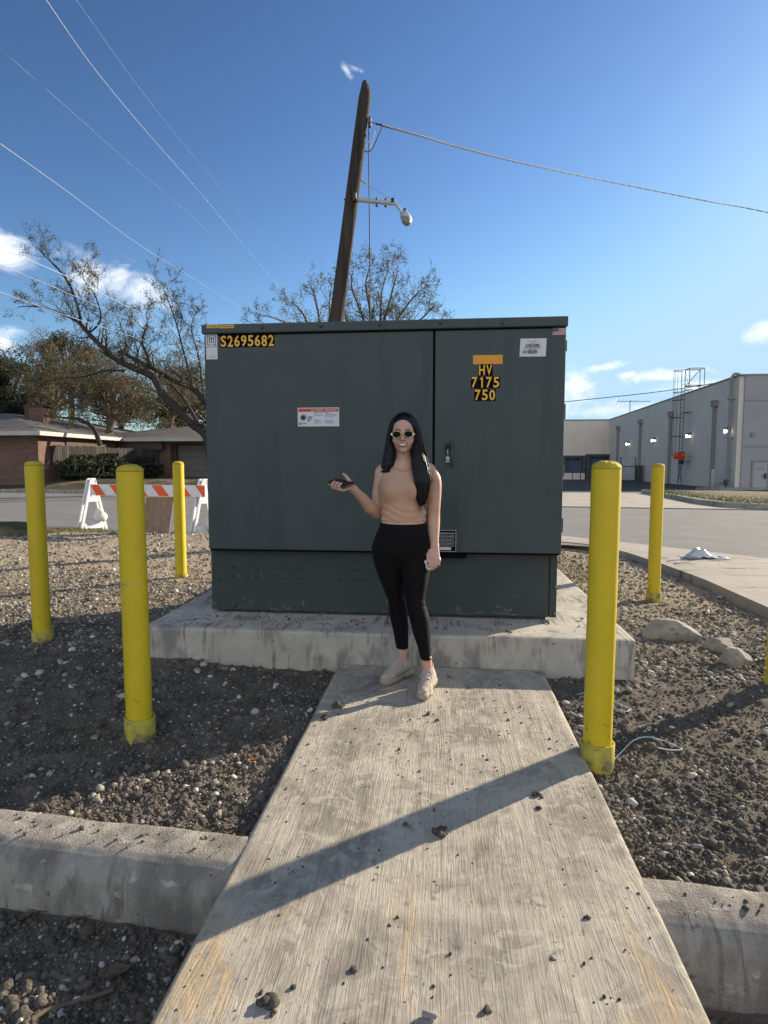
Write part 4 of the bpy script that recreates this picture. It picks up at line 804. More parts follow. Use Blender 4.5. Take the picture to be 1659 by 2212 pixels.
M_bag = mat('sandbag', (0.66, 0.65, 0.62), (0.5, 0.49, 0.46), scale=10, rough=0.8, bump=0.5, bscale=20, bdist=0.01)
def sandbag(x, y, z, sx, sy, sz, seed, lab):
    bm = bmesh.new(); bmesh.ops.create_icosphere(bm, subdivisions=4, radius=1)
    for v in bm.verts:
        c = v.co; k = 1 + 0.25 * float(fbm(c.x * 2 + seed, c.y * 2 + c.z * 2, seed, 4)); tip = max(0.0, c.z - 0.45)
        v.co = Vector((x + c.x * sx * k * (1 - tip * 0.5), y + c.y * sy * k * (1 - tip * .6), z + max(c.z * sz * k + tip * sz * 0.9, -sz * .72)))
    bm.verts.index_update(); ob('sandbag', [v.co[:] for v in bm.verts], [[q.index for q in f.verts] for f in bm.faces], M_bag, smooth=True, org=(x, y, z), label=lab, cat='sandbag', group='sandbags on the barricade feet'); bm.free()
sandbag(-6.80, 11.28, 0.26, 0.15, 0.12, 0.11, 2, 'white sandbag inside the left A frame of the barricade'); sandbag(-4.32, 10.95, 0.16, 0.16, 0.13, 0.20, 6, 'white sandbag heaped over the right A frame foot')
# dirt mound and reddish slab by the street edge
sandx = None
bm = bmesh.new(); bmesh.ops.create_icosphere(bm, subdivisions=5, radius=1)
for v in bm.verts:
    c = v.co; k = 1 + 0.35 * float(fbm(c.x * 3, c.y * 3 + c.z, 60, 5, .6)); v.co = Vector((-7.9 + c.x * 0.95 * k, 10.1 + c.y * 0.6 * k, -0.04 + max(c.z, -.2) * 0.30 * k))
bm.verts.index_update(); ob('soil_mound', [v.co[:] for v in bm.verts], [[q.index for q in f.verts] for f in bm.faces], M_yard, smooth=True, org=(-7.9, 10.1, 0), label='low mound of soil and dry grass at the far left street edge', cat='mound'); bm.free()
# ------------------------------------------------------------------ utility pole with lamp
M_wood = mat('old_wood', (0.060, 0.046, 0.036), (0.020, 0.017, 0.014), scale=14, stretch=(1, 1, 0.05), lo=0.4, hi=0.6, rough=0.95, bump=1.0, bscale=34, bstretch=(1, 1, 0.05), bdist=0.02)
M_galv = mat('galvanised', (0.50, 0.50, 0.48), (0.40, 0.40, 0.39), scale=20, rough=0.55, metal=0.2); M_dk = mat('dark_metal', (0.03, 0.03, 0.035), rough=0.6); M_cable = mat('cable', (0.012, 0.016, 0.028), rough=0.6)
PY = 9.5; Pt = on_y(791, 188, PY); Pb = on_y(727, 690, PY); dd = (Pt - Pb) / np.linalg.norm(Pt - Pb); Pg = Pb + dd * ((-0.3 - Pb[2]) / dd[2])
PT = thing('utility_pole', (Pg[0], PY, 0), 'weathered leaning wooden utility pole rising behind the transformer with a lamp arm', 'utility pole')
m = 90; Pp = [Pg + (Pt - Pg) * i / m for i in range(m + 1)]; rp = [0.135 + (0.092 - 0.135) * i / m for i in range(m + 1)]
b = MB(); b.tube(Pp, rp, 28)
Vn = []
for i, v in enumerate(b.V):
    k = i // 28; a = i % 28; c = Pp[min(k, m)]; v = np.array(v); crack = 0.010 * float(fbm(a * 0.9, k * 0.09, 70, 3)) - 0.012 * (a in (3, 11, 19)) * (0.5 + 0.5 * math.sin(k * .3 + a)); top = max(0, k - (m - 2))
    v = c + (v - c) * (1 + crack / 0.09 * 0.8) * (1 - 0.13 * top); Vn.append(tuple(v + dd * (0.03 * top if top and (v - c) @ RT < 0 else 0)))
b.V = Vn; b.build('shaft', M_wood, PT, True)
A0 = on_y(769, 432, PY) + [0, -.02, 0]; A1 = on_y(850, 440, PY - 0.25); b = MB(); b.tube([A0 + [-.05, 0, 0], A0, A0 + (A1 - A0) * .5, A1], [0.040, 0.036, 0.033, 0.027], 12)
A2 = on_y(862, 450, PY - .29); A3 = on_y(871, 466, PY - .33); b.tube(smooth_path([A1, on_y(856, 443, PY - .27), A2, A3], 5), 0.022, 10); arm = b.build('lamp_arm', M_galv, PT, True)
for (u, v) in ((814, 437), (833, 438)):
    b = MB(); c = on_y(u, v, PY - .14); b.box(c + [-.006, -.04, -.055], c + [.006, .04, .055]); b.box(c + [-.018, -.02, .042], c + [.018, .02, .058]); b.box(c + [-.018, -.02, -.058], c + [.018, .02, -.042]); b.build('clamp', M_dk, arm)
c = on_y(849, 434, PY - .25); MB().box(c + [-.028, -.03, -.02], c + [.028, .03, .035], .004).build('connector_box', M_dk, arm)
c = on_y(769, 432, PY); MB().box(c + [-.03, -.13, -.06], c + [.02, -.02, .06], .005).build('bracket', M_dk, arm)
c = on_y(747, 431, PY); MB().tube([c + [-.03, 0, 0], c + [.05, 0, 0]], 0.012, 6).build('through_bolt', M_dk, arm)
hc = on_y(877, 471, PY - .35); hd = (on_y(886, 482, PY - .42) - on_y(868, 456, PY - .32)); hd /= np.linalg.norm(hd)
def ell(c, ax, r, n=20, m_=12, zc=None):
    V = []; ax = [np.array(a, float) for a in ax]
    for i in range(m_ + 1):
        t = math.pi * i / m_
        for k in range(n): p_ = 2 * math.pi * k / n; V.append(np.array(c) + ax[0] * r[0] * math.cos(t) + ax[1] * r[1] * math.sin(t) * math.cos(p_) + ax[2] * r[2] * math.sin(t) * math.sin(p_))
    return V, [(i * n + k, i * n + (k + 1) % n, (i + 1) * n + (k + 1) % n, (i + 1) * n + k) for i in range(m_) for k in range(n)]
e1 = np.cross(hd, [0, 1, 0]); e1 /= np.linalg.norm(e1); e2 = np.cross(hd, e1)
b = MB(); b.add(*ell(hc, (hd, e1, e2), (0.125, 0.075, 0.085))); lh = b.build('lamp_head', M_galv, PT, True)
b = MB(); b.add(*ell(hc + hd * .03 + np.array([-.012, -.02, -.022]), (hd, e1, e2), (0.092, 0.066, 0.072))); b.build('lens', mat('lamp_lens', (0.12, 0.115, 0.10), (0.3, 0.29, 0.26), scale=25, rough=0.2), lh, True)
c = hc - hd * .10 + [.03, 0, .035]; b = MB(); b.lathe(c, [(0.026, -0.02), (0.026, 0.03), (0.018, 0.036)], 12); b.build('photocell', M_dk, lh, True)
g0 = on_y(781, 390, PY) + [0, -.05, 0]; g1 = on_y(790, 396, PY - .06); b = MB(); b.tube([g0, g1], 0.018, 8); b.tube([g1, on_y(849, 434, PY - .25)], 0.0055, 6); b.build('stay_rod', M_galv, arm)
k0 = on_y(799, 264, PY - .03); b = MB(); b.box(k0 + [-.02, -.03, -.07], k0 + [.02, .03, .07], .006); b.tube([k0, on_y(820, 268, PY - .03)], 0.006, 6); b.tube([on_y(812, 268, PY - .03), on_y(824, 270, PY - .03)], 0.014, 8); b.build('cable_clamp', M_dk, PT)
def cable(name, P, r, m_, lab, cat='cable', k=8): return MB().tube(smooth_path(P, k), r, 6).build(name, m_, None, True, org=P[0], label=lab, cat=cat)
SVC = []
pts = [(824, 270, 9.4), (900, 291, 10.2), (1000, 320, 11.5), (1140, 355, 13.5), (1330, 395, 17), (1520, 433, 21), (1700, 468, 25), (2100, 560, 34)]
P = [on_y(u, v, y) for (u, v, y) in pts]; P = smooth_path(P, 60)
tw = [p + 0.011 * (np.array([0, 0, 1]) * math.cos(i * 0.55) + np.array([0, 1, 0]) * math.sin(i * 0.55)) for i, p in enumerate(P)]; tw2 = [p - 0.011 * (np.array([0, 0, 1]) * math.cos(i * 0.55) + np.array([0, 1, 0]) * math.sin(i * 0.55)) for i, p in enumerate(P)]
MB().tube(tw, 0.0085, 5).tube(tw2, 0.0085, 5).build('service_cable', M_cable, None, True, org=P[0], label='dark twisted service cable running from the pole top to the right edge', cat='cable')
cable('drop_loop', [on_y(u, v, PY - .06) for u, v in ((826, 272), (818, 292), (806, 318), (796, 328), (788, 326))], 0.008, M_cable, 'drooping cable loop under the clamp near the pole top')
cable('hanging_cable', [on_y(u, v, PY - .02) for u, v in ((796, 262), (797, 300), (797, 380), (798, 460), (799, 560), (800, 700))] + [on_y(801, 820, PY)], 0.009, M_cable, 'thin cable hanging straight down from the pole top')
cable('jumper_wire', [on_y(u, v, PY - .06) for u, v in ((800, 300), (794, 310), (790, 322), (795, 330), (800, 322), (806, 300), (812, 278), (818, 270))], 0.004, M_galv, 'thin pale jumper wire curling beside the pole top')
# overhead lines crossing the left of the sky
M_line = mat('bright_wire', (0.45, 0.46, 0.48), rough=0.6, metal=0.0); M_line2 = mat('grey_wire', (0.25, 0.26, 0.28), rough=0.6)
def oline(pts, r, m_, lab): P = [on_y(*q) for q in pts]; P = smooth_path([P[0] + (P[0] - P[1]) * 5 + [0, 0, .6], P[0] + (P[0] - P[1]) * 2 + [0, 0, .1]] + P, 14); MB().tube(P, r, 5, cap=False).build('power_line', m_, None, True, org=P[0], label=lab, cat='power line', group='overhead power lines on the left')
oline([(60, -60, 8), (100, 0, 9), (213, 160, 12), (330, 300, 17), (440, 425, 24), (525, 528, 34), (620, 640, 52)], 0.0048, M_line, 'brightest overhead line falling from the top left of the sky')
oline([(165, 0, 11), (320, 215, 16), (450, 375, 24), (560, 500, 34), (660, 592, 46)], 0.0035, M_line2, 'faint overhead line just right of the brightest one')
oline([(-60, 55, 9), (0, 105, 10), (140, 228, 13), (300, 370, 19), (430, 482, 28), (590, 640, 48)], 0.0035, M_line2, 'faint overhead line between the two bright ones')
oline([(-60, 268, 10), (0, 310, 11), (150, 417, 15), (300, 528, 22), (420, 603, 31), (520, 665, 44)], 0.0052, M_line, 'bright overhead line crossing above the tree at middle left')
oline([(-60, 510, 13), (0, 536, 14), (150, 600, 17), (330, 690, 22), (480, 770, 28)], 0.0085, M_line, 'bright thick line over the leaning tree, uppermost of three')
oline([(-60, 545, 13), (0, 572, 14), (150, 635, 17), (330, 715, 22), (480, 785, 28)], 0.0085, M_line2, 'grey line over the leaning tree, middle of three')
oline([(-60, 605, 13), (0, 631, 14), (150, 684, 17), (330, 742, 22), (480, 800, 28)], 0.0095, M_line2, 'grey line over the leaning tree, lowest of three')
# ------------------------------------------------------------------ house across the street
def brick_mat(name, c1, c2, mort, sx=1.0):
    m = bpy.data.materials.new(name); m.use_nodes = True; n = m.node_tree.nodes; l = m.node_tree.links; b = n['Principled BSDF']; b.inputs['Roughness'].default_value = 0.95
    t = n.new('ShaderNodeTexCoord'); sp_ = n.new('ShaderNodeSeparateXYZ'); l.new(t.outputs['Object'], sp_.inputs[0]); ad = n.new('ShaderNodeMath'); l.new(sp_.outputs['X'], ad.inputs[0]); l.new(sp_.outputs['Y'], ad.inputs[1])
    cb = n.new('ShaderNodeCombineXYZ'); l.new(ad.outputs[0], cb.inputs[0]); l.new(sp_.outputs['Z'], cb.inputs[1])
    br = n.new('ShaderNodeTexBrick'); l.new(cb.outputs[0], br.inputs['Vector']); br.inputs['Color1'].default_value = (*c1, 1); br.inputs['Color2'].default_value = (*c2, 1); br.inputs['Mortar'].default_value = (*mort, 1)
    br.inputs['Scale'].default_value = 1; br.inputs['Brick Width'].default_value = 0.30; br.inputs['Row Height'].default_value = 0.085; br.inputs['Mortar Size'].default_value = 0.010
    l.new(br.outputs['Color'], b.inputs['Base Color']); return m
M_brick = brick_mat('brick', (0.115, 0.055, 0.04), (0.17, 0.09, 0.065), (0.115, 0.10, 0.085))
M_roof = mat('shingles', (0.06, 0.054, 0.05), (0.12, 0.105, 0.098), scale=9, rough=0.95, c3=(0.20, 0.18, 0.16), s3=2, t3=0.6)
M_fas = mat('fascia', (0.48, 0.45, 0.40), (0.38, 0.36, 0.32), scale=2, rough=0.7); M_gdoor = mat('garage_paint', (0.15, 0.14, 0.125), (0.135, 0.125, 0.11), scale=3, rough=0.8); M_brown = mat('brown_trim', (0.07, 0.04, 0.022), rough=0.8)
HS = thing('brick_house', (-21, 38, 0.5), 'low brick ranch house with grey shingle hip roof across the street', 'house')
w_ = MB(); w_.box((-33, 28.3, 0.2), (-20.15, 50, 2.72)); w_.box((-20.15, 35.9, 0.2), (-16.85, 48.5, 2.72)); w_.box((-13.98, 35.9, 0.2), (-8.5, 48.5, 2.72)); w_.box((-16.85, 35.9, 2.56), (-13.98, 36.4, 2.72)); w_.box((-16.85, 37.2, 0.2), (-13.98, 48.5, 2.72)); w_.build('wall', M_brick, HS)
def hip(x0, y0, x1, y1, z0, z1, along):
    b = MB()
    if along == 'y': r = (x1 - x0) / 2; A = ((x0 + x1) / 2, y0 + r, z1); B = ((x0 + x1) / 2, y1 - r, z1)
    else: r = (y1 - y0) / 2; A = (x0 + r, (y0 + y1) / 2, z1); B = (x1 - r, (y0 + y1) / 2, z1)
    V = [(x0, y0, z0), (x1, y0, z0), (x1, y1, z0), (x0, y1, z0), A, B]
    b.add(V, [(0, 1, 4), (1, 2, 5, 4), (2, 3, 5), (3, 0, 4, 5)] if along == 'y' else [(0, 1, 5, 4), (1, 2, 5), (2, 3, 4, 5), (3, 0, 4)]); return b
rf = hip(-33.8, 27.7, -19.6, 50.6, 2.93, 4.42, 'y').build('roof', M_roof, HS); r2 = hip(-23, 35.3, -7.9, 49.1, 2.935, 4.25, 'x').build('roof', M_roof, HS)
f = MB(); f.box((-33.8, 27.7, 2.72), (-19.6, 27.74, 2.925)); f.box((-19.64, 27.745, 2.72), (-19.6, 35.26, 2.925)); f.box((-19.6, 35.3, 2.70), (-7.9, 35.34, 2.93)); f.box((-33.76, 27.75, 2.72), (-19.65, 28.28, 2.74)); f.box((-20.14, 28.29, 2.72), (-19.65, 35.25, 2.74)); f.box((-19.6, 35.345, 2.72), (-8, 35.88, 2.74)); f.build('fascia', M_fas, HS)
ch = MB(); ch.box((-24.4, 33.6, 3.3), (-23.5, 34.3, 4.62)); ch.build('chimney', M_brick, rf); c2_ = MB(); c2_.box((-25.2, 34.31, 3.6), (-24.0, 35.1, 4.78)); c2_.box((-25.3, 34.3, 4.785), (-23.9, 35.2, 4.84)); c2_.build('chimney_cap', M_brown, rf)
for (u, v, y) in ((150, 893, 37), (218, 905, 42)): p = on_y(u, v, y); MB().tube([p + [0, 0, -.45], p + [0, 0, .28]], 0.06, 8).build('vent_pipe', M_fas, rf)
g = MB()
for k in range(5): g.box((-16.6, 36.40 + .01, 0.52 + k * 0.405), (-14.1, 36.46, 0.52 + k * 0.405 + 0.385))
g.box((-16.6, 36.47, 0.5), (-14.1, 36.52, 2.5)); g.build('garage_door', M_gdoor, HS)
g = MB(); g.box((-16.84, 36.2, 0.5), (-16.61, 36.5, 2.555)); g.box((-14.09, 36.2, 0.5), (-13.99, 36.5, 2.555)); g.box((-16.61, 36.2, 2.50), (-14.09, 36.39, 2.555)); g.build('door_frame', M_brown, HS)
MB().box((-20.14, 35.5, 2.2), (-17.2, 35.88, 2.7)).build('beam', M_brown, HS); MB().box((-20.13, 30.5, 1.9), (-20.08, 33.5, 2.55)).build('window', M_brown, HS)
# second roof farther right is hidden; wooden fence
M_fence = mat('grey_fence', (0.06, 0.050, 0.042), (0.03, 0.026, 0.022), scale=3, stretch=(4, 4, 0.3), rough=0.95, island=[(0, (0.032, 0.027, 0.023)), (0.6, (0.065, 0.054, 0.046)), (1, (0.12, 0.10, 0.085))])
FN = thing('wooden_fence', (-19, 32, 0.5), 'weathered dark picket fence joining the house to the garage', 'fence')
a = np.array([-20.0, 29.2]); b_ = np.array([-17.55, 35.75]); d = b_ - a; L_ = np.linalg.norm(d); d /= L_; nn = np.array([d[1], -d[0]]); mb = MB(); s = 0
while s < L_:
    wd = 0.135; h = 2.30 + rnd.uniform(-.04, .04) - 0.10 * s / L_; p = a + d * s; q = a + d * (s + wd - .012); V = [(*p, .3), (*q, .3), (*q, h), (*p, h)]; V += [(x - nn[0] * .02, y - nn[1] * .02, z) for x, y, z in V]
    mb.add(V, [(0, 1, 2, 3), (5, 4, 7, 6), (3, 2, 6, 7), (1, 0, 4, 5), (0, 3, 7, 4), (2, 1, 5, 6)]); s += wd
mb.build('pickets', M_fence, FN); mb = MB()
for s in np.linspace(0.05, L_, 4): p = a + d * s - nn * .09; mb.box((p[0] - .05, p[1] - .05, .2), (p[0] + .05, p[1] + .05, 2.25))
for z in (0.8, 1.9): p = a - nn * .05; q = b_ - nn * .05; mb.tube([(*p, z), (*q, z)], .04, 4)
mb.build('rails', M_fence, FN)
# ------------------------------------------------------------------ long pale store building on the right
M_wall = mat('store_wall', (0.72, 0.63, 0.52), (0.66, 0.575, 0.475), scale=0.5, rough=0.9, c3=(0.55, 0.49, 0.42), s3=0.6, t3=0.6, w3=0.15, st3=(1, 1, 0.25))
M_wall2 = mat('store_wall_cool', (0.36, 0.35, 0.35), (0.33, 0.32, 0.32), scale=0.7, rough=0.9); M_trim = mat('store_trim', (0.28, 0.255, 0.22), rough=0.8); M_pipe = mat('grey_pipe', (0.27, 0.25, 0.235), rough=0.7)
M_lad = mat('ladder_steel', (0.085, 0.09, 0.10), rough=0.6)
ST = thing('store_building', (30, 66, -0.7), 'long windowless pale beige commercial building with flat parapet', 'building')
BX, BY, ZB, ZT, BF = 21.0, 46.0, -0.52, 7.55, 80.0
def zt(y): return 7.62 + (6.95 - 7.62) * min(1, max(0, (y - BY) / (BF - BY)))
def slope_box(x0, x1, za, zb_, dz0, dz1):
    ya, yb_, yc = BY + .02, BF, 130; V = []
    for y in (ya, yb_, yc):
        for x in (x0, x1): V += [(x, y, (ZB - .3) if za is None else zt(y) + dz0), (x, y, zt(y) + dz1)]
    Fc = []
    for k in (0, 4): Fc += [(k + 1, k + 3, k + 7, k + 5), (k, k + 4, k + 6, k + 2), (k, k + 1, k + 5, k + 4), (k + 2, k + 6, k + 7, k + 3)]
    return MB().add(V, Fc + [(0, 2, 3, 1), (8, 9, 11, 10)])
slope_box(BX, 60, None, 0, 0, 0).build('side_wall', M_wall, ST)
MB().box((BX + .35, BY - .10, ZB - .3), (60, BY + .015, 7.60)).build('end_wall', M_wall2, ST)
MB().box((-14, BF, ZB - .3), (BX - .01, 130, 6.95)).build('return_wall', M_wall, ST)
f = MB(); f.box((BX - .06, BY - .16, 7.622), (60, BY + .015, 7.72)); f.box((-14, BF - .12, 6.952), (BX - .12, BF + .4, 7.04)); f.build('parapet_cap', M_trim, ST); slope_box(BX - .06, BX + .4, 1, 0, .003, .10).build('parapet_cap', M_trim, ST)
f = MB(); 
for z in (0.80, 4.35): 
    p = on_y(1640, 0, BY); zz = on_y(1640, 1118.5 if z < 1 else 0, BY)
for v in (1001 - 884 + 0,): pass
z1_ = on_y(1620, 881 + 0, BY - .1)[2]; z2_ = on_y(1620, (880 + 932 / 3.95) / 1.1573, BY - .1)[2]; z1_ = on_y(1620, (880 + 477 / 3.95) / 1.1573, BY - .1)[2]
for z in (z1_, z2_): f.box((BX + .36, BY - .125, z - .04), (60, BY - .101, z + .04))
f.build('wall_joint', M_trim, ST)
def bpt(a, b, s=3.95, o=(1500, 880)): return (o[0] + a / s) / 1.15732, (o[1] + b / s) / 1.15732
# downspouts with collector boxes
for (a, b, a2) in ((178, 770, 168), (398, 712, 378), (697, 640, 675), (1132, 540, 1085)):
    u, v = bpt(a, b); p = on_x(u, v, BX - .15); y = p[1]; z = p[2]; wd = 0.10
    d_ = MB(); d_.box((BX - .26, y - wd, ZB), (BX - .01, y + wd, z)); d_.box((BX - .34, y - .30, z), (BX - .01, y + .30, z + .42), .03); d_.box((BX - .37, y - .33, z + .422), (BX - .01, y + .33, z + .47)); d_.build('downspout', M_pipe, ST)
p = on_x(*bpt(1352, 300), BX - .15); d_ = MB(); yp = BY + .7
d_.tube(smooth_path([(BX + .3, yp, 7.82), (BX - .05, yp, 7.84), (BX - .25, yp, ZT - .1), (BX - .25, yp, ZT - .8), (BX - .25, yp, 2), (BX - .25, yp, 0.3), (BX - .5, yp, 0.0), (BX - .9, yp, -0.1), (BX - 0.9, yp, -.4)], 6), 0.10, 8)
for z in (6.0, 3.2, .9): d_.box((BX - .45, yp - .14, z), (BX - .01, yp + .14, z + .08))
d_.build('roof_drain_pipe', M_pipe, ST)
# wall lamps, lit
M_lit = mat('lit_lamp', (0.9, 0.9, 0.85), emit=((1.0, 0.95, 0.85), 2.2)); M_box = mat('lamp_housing', (0.06, 0.055, 0.05), rough=0.6)
for i, (a, b) in enumerate(((263, 908), (513, 873), (857, 830), (1238, 780))):
    p = on_x(*bpt(a, b), BX - .3); wl = MB(); wl.box((BX - .30, p[1] - .26, p[2] - .14), (BX - .01, p[1] + .26, p[2] + .26), .04); o = wl.build('wall_lamp', M_box, ST)
    e = MB(); e.box((BX - .33, p[1] - .19, p[2] - .15), (BX - .305, p[1] + .19, p[2] + .12)); e.box((BX - .27, p[1] - .29, p[2] - .13), (BX - .08, p[1] - .265, p[2] + .06)); e.build('lens', M_lit, o)
# door and stoop on the end wall
r0 = on_y(*bpt(1515, 1085), BY - .1); r1 = on_y(*bpt(1643, 1360), BY - .1)
d_ = MB(); d_.box((r0[0] - .12, BY - .18, r1[2]), (r0[0], BY - .102, r0[2])); d_.box((r1[0], BY - .18, r1[2]), (r1[0] + .12, BY - .102, r0[2])); d_.box((r0[0] - .12, BY - .18, r0[2]), (r1[0] + .12, BY - .102, r0[2] + .12)); d_.build('door_frame', M_trim, ST)
dd_ = MB(); dd_.box((r0[0] + .01, BY - .15, r1[2]), (r1[0] - .01, BY - .102, r0[2] - .01)); dr_ = dd_.build('door', mat('door_paint', (0.36, 0.36, 0.37), rough=0.6), ST)
q0 = on_y(*bpt(1545, 1148), BY - .16); q1 = on_y(*bpt(1617, 1160), BY - .16); L = MB(); text_xz(L, 'RECEIVING', q0[0], q1[2], q1[0], q0[2], BY - .156, 0.02); L.build('lettering', M_trim, dr_)
h_ = on_y(*bpt(1630, 1225), BY - .16); MB().box((h_[0] - .08, BY - .20, h_[2] - .2), (h_[0] + .08, BY - .152, h_[2] + .2)).box((h_[0] - .2, BY - .24, h_[2] - .03), (h_[0] + .1, BY - .201, h_[2] + .03)).build('handle', M_box, dr_)
h_ = on_y(*bpt(1508, 812), BY - .16); MB().box((h_[0] - .12, BY - .2, h_[2] - .15), (h_[0] + .12, BY - .102, h_[2] + .15)).build('junction_box', M_pipe, ST)
p = on_x(*bpt(1245, 1270), BX - .6); MB().tube([(BX - .6, p[1], ZB), (BX - .6, p[1], p[2])], 0.07, 8).lathe((BX - .6, p[1], p[2] - .1), [(0.05, -.25), (0.16, -.2), (0.16, .1), (0.08, .2)], 12).build('gas_meter_pipe', M_box, ST)
p = on_x(*bpt(1115, 1222), BX - .9); MB().lathe((BX - .9, p[1], ZB), [(0.16, 0), (0.16, 1.35), (0.10, 1.45)], 16).build('bollard', mat('pale_post', (0.42, 0.39, 0.35), rough=0.8), None, org=(BX - .9, p[1], ZB), label='pale concrete post by the store wall near the corner', cat='bollard')
# roof access ladder with safety cage
LD = thing('roof_ladder', (BX - .8, 55, ZB), 'tall caged steel roof ladder fixed to the store wall', 'ladder')
ly = on_x(*bpt(790, 1290), BX - .6)[1]; lx = BX - .35; mb = MB(); zt_ = on_x(*bpt(840, 285), BX)[2] ; zp = ZT + .9
ztop = ZT + 1.75
for sy in (-.38, .38): mb.tube([(lx - .30, ly + sy, ZB), (lx - .30, ly + sy, ztop)], 0.028, 5)
for z in np.arange(ZB + .3, ZT + .6, .32): mb.tube([(lx - .30, ly - .38, z), (lx - .30, ly + .38, z)], 0.018, 4)
mb.tube([(lx - .3, ly - .38, ZB + .2), (lx - .3, ly + .38, ZB + 2.1)], 0.035, 4).tube([(lx - .3, ly + .38, ZB + .2), (lx - .3, ly - .38, ZB + 2.1)], 0.035, 4)
for z in (1.5, 3.6, 5.7, 7.6): mb.box((lx - .30, ly + .36, z), (BX, ly + .40, z + .06)); mb.box((lx - .30, ly - .40, z), (BX, ly - .36, z + .06))
mb.build('ladder_rails', M_lad, LD); mb = MB()
ca = [(lx - .30 - .80 * math.sin(t), ly - .45 * math.cos(t)) for t in np.linspace(0, math.pi, 9)]
for k in range(1, 8, 1):
    if k in (1, 3, 4, 5, 7): mb.tube([(ca[k][0], ca[k][1], 2.1), (ca[k][0] , ca[k][1], ztop)], 0.018, 4)
for z in (2.1, 3.7, 5.3, 6.8, ZT - .1, ztop): mb.tube([(x, y, z) for x, y in ca], 0.026, 4)
mb.build('safety_cage', M_lad, LD); mb = MB()
for (x, y) in ((lx - .3, ly - .4), (lx + .9, ly - .4), (lx + .9, ly - 1.3), (lx - .3, ly - 1.3)): mb.tube([(x, y, ZT + .2), (x, y, ztop)], 0.035, 4)
for z in (ZT + .35, ztop): mb.tube([(lx - .3, ly - .4, z), (lx + .9, ly - .4, z), (lx + .9, ly - 1.3, z), (lx - .3, ly - 1.3, z), (lx - .3, ly - .4, z)], 0.035, 4)
mb.tube([(lx - .3, ly - .4, ZT + .35), (lx + .9, ly - .4, ztop)], 0.03, 4).tube([(lx - .3, ly - 1.3, ZT + .35), (lx - .3, ly - .4, ztop)], 0.03, 4); mb.build('roof_rail', M_lad, LD)
mb = MB(); mb.box((lx - .5, ly - .62, 1.3), (lx - .2, ly - .10, 2.4), .06); mb.build('guard_plate', M_box, LD)
# orange road sign leaning on the ladder
q0 = on_y(*bpt(727, 993), ly - 1.2); q1 = on_y(*bpt(842, 1060), ly - 1.2); SG = MB(); SG.box((q0[0], ly - 1.23, q1[2]), (q1[0], ly - 1.19, q0[2]), .01)
sg = SG.build('road_sign', mat('sign_orange', (0.75, 0.09, 0.02), rough=0.5, emit=None), None, org=(q0[0], ly - 1.2, q1[2]), label='orange END ROAD WORK sign hung on the roof ladder', cat='sign')
L = MB(); W_ = q1[0] - q0[0]; H_ = q0[2] - q1[2]; text_xz(L, 'END', q0[0] + .38 * W_, q1[2] + .58 * H_, q0[0] + .64 * W_, q1[2] + .86 * H_, ly - 1.237, 0.03); text_xz(L, 'ROAD WORK', q0[0] + .07 * W_, q1[2] + .14 * H_, q0[0] + .93 * W_, q1[2] + .42 * H_, ly - 1.237, 0.03); L.build('lettering', M_bk, sg)
# loading docks at the far return wall
M_dock = mat('dock_blue', (0.055, 0.085, 0.14), (0.045, 0.07, 0.12), scale=1, rough=0.7)
for (u0, v0, u1, v1, lab) in ((1221, 990, 1255, 1026, 'wide blue dock door at the far left'), (1271, 987, 1314, 1033, 'dark dock opening in the corner')):
    a_ = on_y(u0, v0, BF); b2 = on_y(u1, v1, BF); mb = MB(); mb.box((a_[0], BF - .2, ZB), (b2[0], BF - .01, a_[2])); o = mb.build('dock_door', M_dock, ST, label=lab); mb = MB()
    mb.box((a_[0] - .35, BF - .6, ZB), (a_[0] - .01, BF - .01, a_[2] + .35)); mb.box((b2[0] + .01, BF - .6, ZB), (b2[0] + .35, BF - .01, a_[2] + .35)); mb.box((a_[0] - .01, BF - .6, a_[2] + .01), (b2[0] + .01, BF - .01, a_[2] + .35)); mb.build('dock_frame', M_box, o)
a_ = on_y(1221, 1024, 74); b2 = on_y(1262, 1040, 74); MB().box((a_[0] - 8, 73.8, ZB), (b2[0], 74.2, 0.25)).build('low_wall', M_wall, None, org=(b2[0], 74, ZB), label='low stained concrete ramp wall below the blue dock doors', cat='low wall')
# chain link gate in front of the docks
GT = thing('chain_link_gate', (20, 62, -0.7), 'grey chain link gate and fence between the docks and the ladder', 'gate')
mb = MB(); yg = 66.0
def gx_(a): return on_y(bpt(a, 0)[0], 1000, yg)[0]
zg = on_y(1400, bpt(0, 1130)[1], yg)[2]; zl = ZB + .12; ps = [165, 205, 215, 350, 490, 500]
for a in ps: mb.tube([(gx_(a), yg, ZB), (gx_(a), yg, zg + (1.0 if a in (205, 350, 500) else 0.05))], 0.06, 5)
xa, xb = gx_(165), min(gx_(520), BX - .1)
for z in (zg, zl): mb.tube([(xa, yg, z), (xb, yg, z)], 0.05, 5)
xl = gx_(-280); mb.tube([(xl, yg, zg), (xa, yg, zg)], 0.05, 5)
for a in (-270, -190, -120, -60, 20): mb.tube([(gx_(a), yg, ZB), (gx_(a), yg, zg + .8)], 0.05, 5)
mb.build('frame', M_lad, GT); mb = MB(); s = xl
while s < xb: mb.tube([(s, yg, zl), (min(s + 2.4, xb), yg, zg)], 0.006, 3, False); mb.tube([(s, yg, zg), (min(s + 2.4, xb), yg, zl)], 0.006, 3, False); s += 0.35
mb.build('mesh', M_lad, GT)
mb = MB(); x_ = gx_(520); mb.box((min(x_, BX - .5) - .35, yg - .3, ZB), (min(x_, BX - .5) + .25, yg + .2, 1.2), .05).build('electrical_box', M_box, None, org=(x_, yg, ZB), label='black utility box standing at the end of the chain link gate', cat='utility box')
